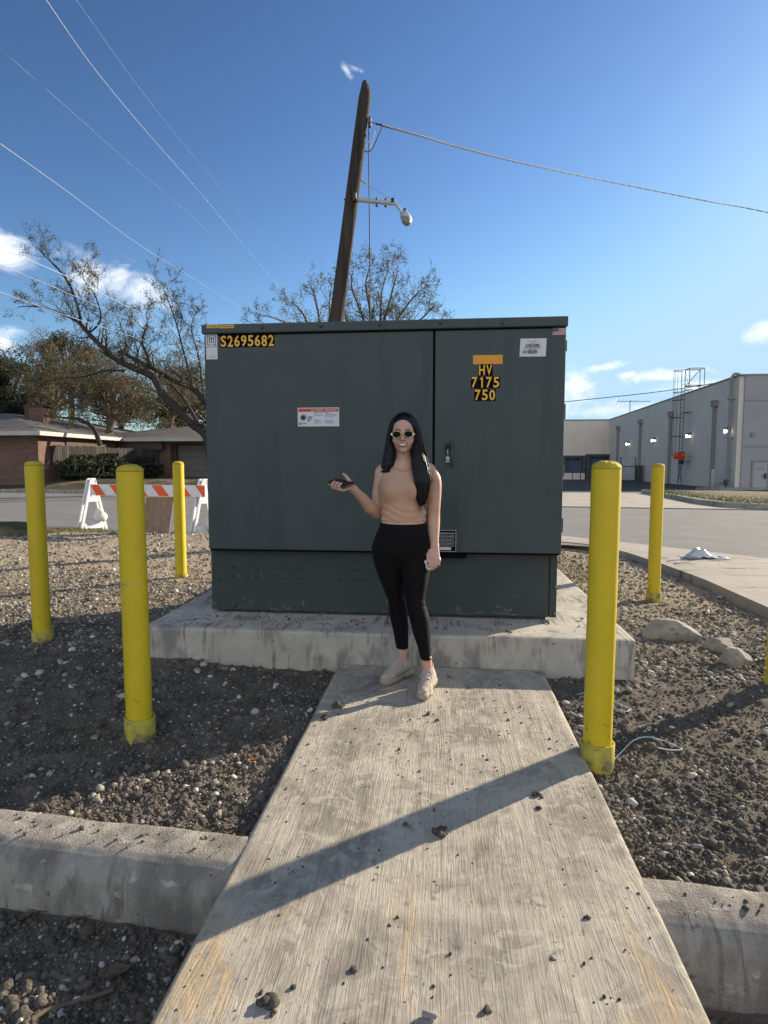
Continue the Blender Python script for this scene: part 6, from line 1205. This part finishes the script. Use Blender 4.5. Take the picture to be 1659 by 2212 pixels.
# her left arm (viewer's right): hanging straight
ARMB = rows([(0.832, -.071, -.027, 3.435, .019), (0.87, -.076, -.027, 3.445, .023), (0.92, -.085, -.024, 3.46, .028), (0.97, -.091, -.0215, 3.475, .031), (1.02, -.0915, -.021, 3.485, .032), (1.08, -.092, -.018, 3.487, .034), (1.14, -.091, -.0145, 3.488, .037), (1.19, -.090, -.014, 3.488, .039), (1.23, -.088, -.020, 3.488, .040), (1.26, -.084, -.034, 3.488, .036), (1.28, -.080, -.050, 3.488, .028)])
F_.col(ARMB, .010)
wB = Wp(-.049, .836, 3.435)
def hb(x, z, y): return Wp(x, z, y)
F_.col(rows([(0.755, -.083, -.021, 3.405, .0135), (0.775, -.086, -.020, 3.41, .0145), (0.80, -.081, -.023, 3.42, .0155), (0.825, -.074, -.026, 3.43, .017), (0.84, -.071, -.027, 3.436, .018)]), .008)
for i, (x, y) in enumerate(((-.074, 3.388), (-.057, 3.392), (-.041, 3.400), (-.027, 3.410))):        # index .. little finger, curled round the tissue
    dz = (0, -.004, -.001, .008)[i]; sx = (0, .002, .004, .008)[i]
    P = [hb(x + .002, .768, y + .012), hb(x + .005 - sx * .2, .745 + dz, y - .006), hb(x - .003, .722 + dz, y - .010), hb(x - .016 - sx * .4, .705 + dz, y - .002), hb(x - .030 - sx, .701 + dz, y + .012)]
    if i == 0: P = P[:3] + [hb(x - .012, .712, y - .004), hb(x - .018, .703, y + .006)]
    F_.chain(P, [.0095, .0090, .0083, .0076, .0064], .0025)
P = [hb(-.076, .806, 3.418), hb(-.086, .780, 3.398), hb(-.088, .752, 3.380), hb(-.086, .732, 3.372)]; F_.chain(P, [.0125, .0108, .0095, .0078], .005)
# head
F_.ell((-.2315, 3.492, 1.492), (.070, .086, .088), .01); F_.ell((-.2315, 3.452, 1.462), (.0625, .078, .088), .02)
F_.ell((-.2315, 3.430, 1.418), (.045, .056, .045), .018); F_.ell((-.2315, 3.394, 1.383), (.020, .020, .018), .014)      # jaw, chin
F_.ell((-.2315, 3.445, 1.515), (.055, .062, .050), .02)
for s_ in (-1, 1):
    F_.ell((-.2315 + s_ * .037, 3.400, 1.434), (.022, .018, .019), .016); F_.cap((-.2315 + s_ * .038, 3.455, 1.412), (-.2315 + s_ * .010, 3.402, 1.379), .011, .010, .012)
    F_.ell((-.2315 + s_ * .031, 3.372, 1.467), (.016, .010, .010), .012, 'sub'); F_.ell((-.2315 + s_ * .031, 3.388, 1.466), (.014, .013, .012), .004)
    F_.ell((-.2315 + s_ * .068, 3.475, 1.447), (.008, .016, .026), .006); F_.cap((-.2315 + s_ * .014, 3.372, 1.482), (-.2315 + s_ * .045, 3.385, 1.484), .006, .005, .012)
F_.chain([(-.2315, 3.376, 1.475), (-.2315, 3.362, 1.455), (-.2315, 3.352, 1.440)], [.0065, .0075, .0095], .008); F_.ell((-.2435, 3.366, 1.437), (.007, .009, .0065), .006); F_.ell((-.2195, 3.366, 1.437), (.007, .009, .0065), .006)
F_.ell((-.2315, 3.380, 1.411), (.026, .012, .014), .014)
def front_y(x, z, F=None):
    F = F or FB; i = int((x - F.lo[0]) / F.h); k = int((z - F.lo[2]) / F.h); c = F.D[i, :, k]; j = np.argmax(c < 0); t = c[j - 1] / (c[j - 1] - c[j]) if j > 0 else 0; return F.ax[1][j - 1] + t * F.h
F_.smooth(); FB = F_
V, Fc = F_.mesh(1)
M_skin = mat('skin', (0.56, 0.345, 0.26), (0.50, 0.29, 0.21), scale=18, rough=0.5, spec=0.4); M_skin.node_tree.nodes['Principled BSDF'].inputs['Subsurface Weight'].default_value = 0.12; M_skin.node_tree.nodes['Principled BSDF'].inputs['Subsurface Radius'].default_value = (0.012, 0.005, 0.003)
PR_ = ob('person', V, Fc, M_skin, None, True, org=(-.17, 3.45, 0), label='woman in a tan crop top and black leggings holding a phone before the transformer', cat='person')
# ------------------------------------------------------------------ clothing from the same field
LG = Field((-.45, 3.28, .14), (-.02, 3.66, 1.0), .0035); trunk(LG, .0035); sl = (slice(None),) * 3; X, Y, Z = LG.grid(sl)
zt = Wp(0, .974, 3.46)[2] + .004 * np.cos((X + .23) * 20) * 0 - .010 * np.clip((3.47 - Y) / .09, -1, 1); LG.D[:] = np.maximum(LG.D, Z - zt)
LG.D[:] += .0011 * np.sin(Z * 170 + X * 60) * np.clip(1 - np.abs(Z - .50) / .05, 0, 1) + .0010 * np.sin(Z * 240 + X * 40) * np.clip((.26 - Z) / .05, 0, 1) + .0012 * np.sin(Z * 130 + np.abs(X + .235) * 130) * np.clip(1 - np.abs(Z - .80) / .06, 0, 1)
LG.smooth(); V, Fc = LG.mesh(1)
V[:, 1] += 0
M_leg = mat('black_leggings', (0.0065, 0.0052, 0.0065), (0.0045, 0.0038, 0.0045), scale=8, rough=0.7, spec=0.12); M_leg.node_tree.nodes['Principled BSDF'].inputs['Sheen Weight'].default_value = 0.02
ob('leggings', V, Fc, M_leg, PR_, True)
TP = Field((-.45, 3.30, .95), (-.02, 3.62, 1.34), .003); trunk(TP, .0055, False); TP.cap((-.2315, 3.488, 1.27), (-.2315, 3.482, 1.33), .050, .049, .02); TP.cap((-.26, 3.49, 1.302), (-.345, 3.49, 1.272), .034, .036, .03); TP.cap((-.205, 3.49, 1.302), (-.105, 3.49, 1.276), .034, .036, .03)
X, Y, Z = TP.grid(sl); hem = Wp(0, .988, 3.46)[2] - .008 * np.clip((3.47 - Y) / .09, -1, 1) + .0015 * np.sin(X * 90)
TP.D[:] = np.maximum(TP.D, hem - Z)
# round neckline and cut-in armholes
nk = np.sqrt(((X + .2315) / 1.05) ** 2 + ((Y - 3.455) * .85) ** 2 + ((Z - 1.335) * .95) ** 2) - .068; TP.D[:] = np.maximum(TP.D, -nk)
lim = .118 + .028 * np.clip((1.235 - Z) / .05, 0, 1) + 10 * np.clip((1.185 - Z) / .01, 0, 1); TP.D[:] = np.maximum(TP.D, np.abs(X + .2315) - lim)
wr = .0020 * np.sin((Z - 1.0) * 150 + np.sin(X * 22) * 3 + X * 25) * np.clip((1.09 - Z) / .06, 0, 1) + .0014 * np.sin((Z - 1.1) * 130 + (X + .23) ** 2 * 900) * np.clip((np.abs(X + .2315) - .06) / .05, 0, 1) * np.clip((1.17 - Z) / .05, 0, 1); TP.D[:] += wr
TP.smooth(); V, Fc = TP.mesh(1)
M_top = mat('tan_top', (0.50, 0.30, 0.205), (0.46, 0.28, 0.19), scale=10, rough=0.75, spec=0.3, bump=0.15, bscale=500, bdist=0.001)
top_ = ob('crop_top', V, Fc, M_top, PR_, True)
P = [(-.2315 + .0715 * math.sin(t) * 1.03, 0, 1.335 - .0705 * math.cos(t)) for t in np.linspace(-1.25, 1.25, 26)]; P = [(x, front_y(x, z, TP) - .0008 if True else 0, z - .003) for x, _, z in P]
MB().tube(P, .0022, 5).build('neck_seam', mat('seam', (0.30, 0.17, 0.11), rough=0.8), top_, True)
for s_ in (-1, 1):      # bound edge of the armholes
    P = []
    for z in np.linspace(1.190, 1.285, 14):
        x = -.2315 + s_ * (.1165 + .028 * min(1, max(0, (1.235 - z) / .05)))
        yy = front_y(x, z, TP)
        if yy < 3.52: P.append((x, yy + .0002, z))
    if len(P) > 3: MB().tube(P, .0016, 5).build('armhole_seam', bpy.data.materials['seam'], top_, True)
# ------------------------------------------------------------------ face details
M_lip = mat('lips', (0.30, 0.085, 0.075), rough=0.4); M_teeth = mat('teeth', (0.80, 0.76, 0.70), rough=0.3); M_brow = mat('brow', (0.015, 0.010, 0.008), rough=0.9); M_mouth = mat('mouth_dark', (0.05, 0.012, 0.012), rough=0.8)
hx = -.2315
def fy(x, z, o=0.0): return (x, front_y(x, z) - o, z)
def strip(top, bot, o, th=.0012): 
    n = len(top); V = [fy(x, z, o) for x, z in top] + [fy(x, z, o) for x, z in bot]; return V, [(i, n + i, n + i + 1, i + 1) for i in range(n - 1)]
xs_ = np.linspace(-.027, .027, 15)
mt = [(hx + x, 1.4140 + .0060 * (abs(x) / .027) ** 2) for x in xs_]; mbm = [(hx + x, 1.4000 + .0200 * (abs(x) / .027) ** 2) for x in xs_]; mbm[0] = mt[0]; mbm[-1] = mt[-1]
b = MB(); b.add(*strip(mt, mbm, .0012)); b.build('mouth', M_mouth, PR_)
tt = [(hx + x, 1.4136 + .0060 * (abs(x) / .027) ** 2) for x in xs_[2:-2]]; tb = [(hx + x, 1.4045 + .0142 * (abs(x) / .027) ** 2) for x in xs_[2:-2]]
b = MB(); b.add(*strip(tt, tb, .0020)); b.build('teeth', M_teeth, PR_)
b = MB(); b.tube([fy(x, z + .0012, .0005) for x, z in mt], [.0008 + .0017 * math.sin(math.pi * i / 14) for i in range(15)], 8); b.build('upper_lip', M_lip, PR_, True)
b = MB(); b.tube([fy(x, z - .0016, .0010) for x, z in mbm], [.0008 + .0034 * math.sin(math.pi * i / 14) for i in range(15)], 8); b.build('lower_lip', M_lip, PR_, True)
for s_ in (-1, 1):
    P = [(hx + s_ * a, z) for a, z in ((.012, 1.4865), (.020, 1.4915), (.030, 1.4945), (.040, 1.4925), (.049, 1.4865))]; MB().tube([fy(x, z, .0002) for x, z in P], [.0028, .0036, .0033, .0024, .0010], 6).build('eyebrow', M_brow, PR_, True)
    b = MB(); b.add(*ell((hx + s_ * .031, 3.3835, 1.466), ((1, 0, 0), (0, 1, 0), (0, 0, 1)), (.0115, .0115, .0085), 16, 10)); b.build('eye', mat('eye_white', (0.6, 0.58, 0.55), rough=0.2), PR_, True)
# sunglasses
M_gold = mat('gold', (0.80, 0.64, 0.36), rough=0.3, metal=0.7); M_lens = mat('dark_lens', (0.004, 0.005, 0.004), rough=0.3, spec=0.10)
gy = front_y(hx, 1.462) - .003; SGf = MB()
lens_o = []
for s_, dz in ((-1, 0.0), (1, 0.003)):
    c = np.array([hx + s_ * .0325, 0, 1.4655 + dz * .6]); ring = []
    for t in np.linspace(0, 2 * math.pi, 37): x = c[0] + .0245 * math.cos(t); ring.append((x, gy + .0015 + abs(x - hx) ** 2 * 3.0, c[2] + .0185 * math.sin(t)))
    SGf.tube(ring, .0013, 6); lens_o.append((c, ring))
SGf.tube([(hx - .009, gy + .001, 1.4685), (hx, gy - .001, 1.4705), (hx + .009, gy + .001, 1.470)], .0014, 6)
for s_ in (-1, 1):
    x = hx + s_ * .0605; y = gy + .0015 + .0605 ** 2 * 3; SGf.box((x - .0045, y - .002, 1.4595), (x + .0045, y + .004, 1.4735), .001); SGf.tube([(x + s_ * .003, y, 1.468), (x + s_ * .012, 3.46, 1.470), (x + s_ * .011, 3.50, 1.462)], .0020, 5)
glasses = SGf.build('sunglasses', M_gold, PR_, True)
for c, ring in lens_o:
    b = MB(); ctr = (c[0], gy + .0002 + abs(c[0] - hx) ** 2 * 3, c[2]); V = [ctr] + ring[:-1]; n = len(V) - 1; b.add(V, [(0, 1 + i, 1 + (i + 1) % n) for i in range(n)]); b.build('lens', M_lens, glasses)
b = MB(); 
for k in range(5): a = k * 1.256; b.lathe((hx - .0695 + .005 * math.cos(a), 3.452, 1.4145 + .005 * math.sin(a)), [(.0022, -.001), (.0026, .0005), (.0010, .002)], 8, 'y')
b.tube([(hx - .069 + .0055 * math.cos(t), 3.455, 1.409 + .0055 * math.sin(t)) for t in np.linspace(0, 6.28, 16)], .0009, 5); b.build('earring', M_gold, PR_, True)
# nails
M_nail = mat('nails', (0.10, 0.03, 0.035), rough=0.25)
q = hb(-.0885, .735, 3.3635); b = MB(); b.add(*ell(q, ((1, 0, 0), (0, 1, 0), (0, 0, 1)), (.0045, .002, .0065), 10, 6)); b.build('nail', M_nail, PR_, True)
# ring on the little finger side
q = hb(-.0195, .727, 3.40); MB().tube([(q[0] - .006 + .0085 * math.cos(t), q[1] + .006 + .0085 * math.sin(t), q[2]) for t in np.linspace(0, 6.28, 16)], .0009, 5).build('ring', M_gold, PR_, True)
# ------------------------------------------------------------------ hair
HF = Field((-.42, 3.27, 1.03), (.0, 3.62, 1.62), .0032)
HF.ell((hx, 3.505, 1.500), (.078, .090, .098), .01); HF.ell((hx + .002, 3.475, 1.515), (.073, .086, .080), .02); HF.cap((hx, 3.52, 1.44), (hx, 3.53, 1.30), .074, .080, .03)
L_ = rows([(1.268, -.345, -.300, 3.445, .030), (1.30, -.352, -.284, 3.455, .040), (1.34, -.345, -.275, 3.475, .044), (1.40, -.332, -.278, 3.485, .044), (1.46, -.323, -.287, 3.485, .046), (1.51, -.312, -.270, 3.48, .05), (1.55, -.292, -.25, 3.485, .05)])
HF.col(L_, .015)
Rr = rows([(1.066, -.140, -.118, 3.372, .008), (1.10, -.153, -.096, 3.366, .015), (1.165, -.160, -.084, 3.362, .022), (1.22, -.170, -.076, 3.370, .030), (1.28, -.180, -.088, 3.395, .036), (1.34, -.183, -.103, 3.425, .040), (1.40, -.180, -.118, 3.452, .040), (1.46, -.170, -.130, 3.465, .040), (1.51, -.178, -.145, 3.465, .045), (1.55, -.21, -.166, 3.475, .05)])
HF.col(Rr, .015)
X, Y, Z = HF.grid(sl)
face = np.sqrt(((X - hx) / .063) ** 2 + (np.clip(Y - 3.36, 0, None) / .115) ** 2 + ((Z - 1.450) / .104) ** 2) - 1; face = np.where(Y < 3.475, face * .06, .05)
cut = np.sqrt(((X - hx) / .050) ** 2 + ((Z - 1.30) / .10) ** 2) - 1; cut = np.where(Y < 3.52, cut * .05, .05)
HF.D[:] = np.maximum(HF.D, -face); HF.D[:] = np.maximum(HF.D, -cut)
HF.D[:] += .0016 * np.sin(X * 420 + 5 * np.sin(Z * 9) + Y * 150) * np.clip((1.52 - Z) / .03, 0, 1)
V1, F1 = HF.mesh(1)
b = MB(); hr_ = random.Random(7)
def lock(T_, a, dep, jit, zend, r0):
    T_ = sorted(T_, reverse=True); P = []; ph_ = hr_.uniform(0, 6.28); am = hr_.uniform(.001, .005)
    for (z, cx, rx, cy, ry) in T_:
        if z < zend: break
        k = (1.60 - z); P.append((cx + rx * a + am * math.sin(z * 26 + ph_) * min(1, k * 4), cy - ry * dep * math.sqrt(max(.05, 1 - a * a)) * 1.04 + am * .6 * math.cos(z * 22 + ph_), z))
    return P
for k in range(150):
    a = hr_.uniform(-.98, .98); P = lock(Rr, a, hr_.uniform(.5, 1.0), 0, hr_.choice([1.0, 1.0, 1.08, 1.12]), .003)
    st = (hx + .010 + .062 * (a + 1) / 2 * .9, 3.44 + .03 * hr_.random(), 1.592 - .02 * (a + 1)); P = [st] + P
    if len(P) > 3: P = smooth_path(P, 5); r0 = hr_.uniform(.0016, .0036); b.tube(P, [r0 * min(1, .5 + i * .1) * (1 - .75 * (i / len(P)) ** 3) for i in range(len(P))], 5)
for k in range(110):
    a = hr_.uniform(-.98, .98); P = lock(L_, a, hr_.uniform(.5, 1.0), 0, 1.0, .003)
    st = (hx - .004 - .058 * (1 - a) / 2, 3.44 + .03 * hr_.random(), 1.592 - .02 * (1 - a)); P = [st] + P; e = P[-1]; P.append((e[0] + hr_.uniform(-.018, .012), e[1] - .004, e[2] - hr_.uniform(.004, .016)))
    P = smooth_path(P, 5); r0 = hr_.uniform(.0016, .0036); b.tube(P, [r0 * min(1, .5 + i * .1) * (1 - .7 * (i / len(P)) ** 3) for i in range(len(P))], 5)
# the curl hooking over her right shoulder, a flyaway strand, and the swept crown
b.tube(smooth_path([(hx - .072, 3.43, 1.335), (hx - .066, 3.415, 1.300), (hx - .072, 3.41, 1.275), (hx - .088, 3.415, 1.262), (hx - .102, 3.42, 1.268), (hx - .108, 3.425, 1.29)], 6), .0022, 5); b.tube(smooth_path([(hx - .09, 3.45, 1.34), (hx - .115, 3.45, 1.31), (hx - .128, 3.45, 1.295), (hx - .124, 3.45, 1.28)], 6), .0025, 5)
b.tube(smooth_path([(hx - .02, 3.44, 1.595), (hx - .06, 3.44, 1.565), (hx - .088, 3.45, 1.50), (hx - .10, 3.46, 1.43), (hx - .11, 3.46, 1.36)], 6), .0009, 4)
for k in range(70):
    s_ = hr_.choice([-1, 1]); t = hr_.random(); P = [(hx + .006, 3.425 + .10 * t, 1.588 + .006 * math.sin(t * 3)), (hx + s_ * .03, 3.415 + .11 * t, 1.578 + .006 * t), (hx + s_ * .055, 3.42 + .11 * t, 1.550 + .006 * t), (hx + s_ * .071, 3.435 + .10 * t, 1.51)]
    b.tube(smooth_path(P, 5), hr_.uniform(.0015, .003), 5)
for k in range(34):
    T0 = Rr if hr_.random() < .6 else L_; a = hr_.choice([-1, 1]) * hr_.uniform(.98, 1.14); P = lock(T0, a, hr_.uniform(.2, .9), 0, hr_.choice([1.02, 1.1, 1.2]), .001)
    if len(P) > 3:
        P[-1] = (P[-1][0] + hr_.uniform(-.02, .02), P[-1][1], P[-1][2] - hr_.uniform(0, .03)); b.tube(smooth_path(P, 5), hr_.uniform(.0005, .0009), 4)
for k in range(9):
    xx = hr_.uniform(-.150, -.095); b.tube(smooth_path([(xx, 3.372, 1.13), (xx + .006 * math.sin(k), 3.366, 1.09), (xx - .004, 3.368, 1.055), (xx + hr_.uniform(-.012, .012), 3.37, 1.03)], 5), [.0028 * (1 - .8 * i / 15) for i in range(16)], 5)
V2 = np.array(b.V); n1 = len(V1); allF = [tuple(f) for f in F1.tolist()] + [tuple(i + n1 for i in f) for f in b.F]
M_hair = mat('black_hair', (0.0045, 0.0035, 0.004), rough=0.42, spec=0.32, bump=0.0)
ob('hair', np.concatenate([V1, V2]), allF, M_hair, PR_, True)
# ------------------------------------------------------------------ sneakers
M_up = mat('sneaker_knit', (0.40, 0.33, 0.28), (0.33, 0.27, 0.23), scale=60, rough=0.85, bump=0.5, bscale=260, bdist=0.002); M_sole = mat('sneaker_sole', (0.34, 0.28, 0.20), (0.30, 0.25, 0.18), scale=12, rough=0.7); M_lace = mat('laces', (0.50, 0.42, 0.37), rough=0.8)
def sneaker(loc, ang, lab, mir=1):
    # local frame: +x toe, y sideways, z up; origin under the ankle
    G = Field((-.11, -.065, 0), (.21, .065, .165), .003)
    G.chain([(-.058, 0, .064), (-.02, 0, .066), (.05, 0, .062), (.11, .003 * mir, .050), (.158, .005 * mir, .043)], [.031, .033, .034, .033, .026], .012, sq=.86)
    G.cap((-.055, 0, .07), (-.066, 0, .122), .026, .017, .015); G.cap((-.03, 0, .09), (.004, 0, .118), .030, .026, .02, sq=.95); G.cap((.004, 0, .108), (.075, 0, .072), .025, .028, .02)
    X, Y, Z = G.grid(sl); G.D[:] = np.maximum(G.D, .030 - Z); G.ell((-.016, 0, .138), (.046, .029, .034), .006, 'sub')
    rib = np.clip((X - .075) / .01, 0, 1) * np.clip((.135 - X) / .01, 0, 1) * np.clip((Z - .055) / .01, 0, 1); G.D[:] += .0012 * np.sin(X * 900) * rib
    G.smooth(); D0 = G
    V, Fc = G.mesh(1); c, s = math.cos(ang), math.sin(ang)
    def tr(V): V = np.asarray(V, float); return np.stack([loc[0] + V[:, 0] * c - V[:, 1] * s, loc[1] + V[:, 0] * s + V[:, 1] * c, V[:, 2]], 1)
    o = ob('sneaker', tr(V), Fc, M_up, PR_, True, label=lab)
    def top(x, y):
        i = int((x - G.lo[0]) / G.h); j = int((y - G.lo[1]) / G.h); cc = G.D[i, j, ::-1]; k = int(np.argmax(cc < 0)); return G.ax[2][::-1][k] if cc.min() < 0 else .05
    H = Field((-.12, -.07, -.006), (.22, .07, .08), .003)
    H.chain([(-.066, 0, .028), (-.02, 0, .024)], [.034, .034], .008, sq=.93); H.chain([(.045, .002 * mir, .022), (.10, .004 * mir, .021), (.156, .005 * mir, .023), (.170, .005 * mir, .028)], [.034, .039, .034, .025], .008, sq=.96); H.cap((-.03, 0, .038), (.06, 0, .036), .030, .034, .006)
    for s_ in (-1, 1): H.ell((-.062, s_ * .030, .030), (.030, .012, .024), .008); H.ell((.110, s_ * .036, .024), (.036, .009, .018), .008)
    X, Y, Z = H.grid(sl); H.D[:] = np.maximum(H.D, .003 - Z); lim_ = .036 + .016 * np.clip(-X / .06, 0, 1) + .006 * np.clip((X - .12) / .05, 0, 1); H.D[:] = np.maximum(H.D, Z - lim_)
    H.smooth(); V, Fc = H.mesh(1); ob('sole', tr(V), Fc, M_sole, o, True)
    L = MB()
    for i, x in enumerate(np.linspace(.030, .092, 6)):
        for sg in (-1, 1):
            P = [(x + (.010 * k / 4 if sg * (-1) ** i > 0 else .004), sg_ * .0235, 0) for k, sg_ in enumerate((-1, -.5, 0, .5, 1))]
        P = [(x + .006 * ((-1) ** i) * q, .0235 * q, top(x + .006 * ((-1) ** i) * q, .0235 * q) + .0022) for q in (-1, -.6, -.2, .2, .6, 1)]; L.tube(smooth_path(P, 3), .0027, 6)
    zt_ = top(.022, 0)
    for s_ in (-1, 1):
        L.tube(smooth_path([(.022, 0, zt_ + .006), (.024, s_ * .016, zt_ + .010), (.036, s_ * .032, zt_ - .010), (.042, s_ * .020, zt_ - .006), (.026, 0, zt_ + .004)], 5), .0024, 6); L.tube(smooth_path([(.024, 0, zt_ + .006), (.044, -s_ * .022, zt_ - .002), (.060, -s_ * .044, zt_ - .030)], 5), .0022, 6)
    for sy in (-1, 1): P = [(x, sy * .030, top(x, sy * .030) + .001) for x in (-.04, -.01, .03, .07, .105)]; L.tube(smooth_path(P, 4), .0014, 5)
    L.tube(smooth_path([(-.080, 0, .088), (-.091, 0, .112), (-.088, 0, .138), (-.074, 0, .134)], 5), .0030, 6)
    L.V = [tuple(q) for q in tr(L.V)]; L.build('laces', M_lace, o, True)
sneaker((aA[0] - .004, 3.580), math.atan2(-.80, -.58), 'shaded sneaker on the foot set back', 1)
sneaker((aB[0] + .014, 3.405), math.atan2(-1.0, -.16), 'sunlit sneaker on the foot set forward', -1)
# ------------------------------------------------------------------ phone and tissue (held, things of their own)
M_ph = mat('phone_glass', (0.004, 0.004, 0.005), rough=0.4, spec=0.2); M_pf = mat('phone_edge', (0.10, 0.095, 0.10), rough=0.4, metal=0.6)
def rbox(a, b, c, r=.010, n=5):
    pts = []
    for (cx, cy, t0) in ((a - r, b - r, 0), (-a + r, b - r, 90), (-a + r, -b + r, 180), (a - r, -b + r, 270)):
        for k in range(n + 1): t = R(t0 + 90 * k / n); pts.append((cx + r * math.cos(t), cy + r * math.sin(t)))
    return pts
PN = thing('phone', PH, 'large black phone lying on the open palm of the woman', 'phone')
pt = rbox(.080, .0385, 0); n = len(pt); b = MB(); V = [ph(x, y, -.0042) for x, y in pt] + [ph(x, y, .0042) for x, y in pt]; b.add(V, [tuple(range(n - 1, -1, -1)), tuple(range(n, 2 * n))] + [(i, (i + 1) % n, n + (i + 1) % n, n + i) for i in range(n)]); b.build('case', M_pf, PN)
pt = rbox(.0775, .036, 0, .009); b = MB(); V = [ph(x, y, .0045) for x, y in pt]; b.add(V, [tuple(range(n))]); b.build('screen', M_ph, PN)
M_tis = mat('tissue', (0.70, 0.70, 0.72), rough=0.9); TS = Field((-.13, 3.34, .68), (-.03, 3.44, .81), .0025)
pts = [((-.098, .745), (-.092, .712)), ((-.092, .712), (-.084, .702)), ((-.088, .752), (-.070, .728)), ((-.075, .748), (-.070, .710)), ((-.062, .735), (-.068, .715))]
for (a_, b2) in pts: TS.cap(hb(*a_, 3.392), hb(*b2, 3.386), .009, .007, .006)
X, Y, Z = TS.grid(sl); TS.D[:] += .0018 * np.sin(X * 300 + Z * 200) + .0012 * np.sin(Y * 400 - Z * 260); V, Fc = TS.mesh(0); ob('tissue', V, Fc, M_tis, None, False, org=hb(-.08, .73, 3.39), label='crumpled white tissue held in the hanging hand of the woman', cat='tissue')
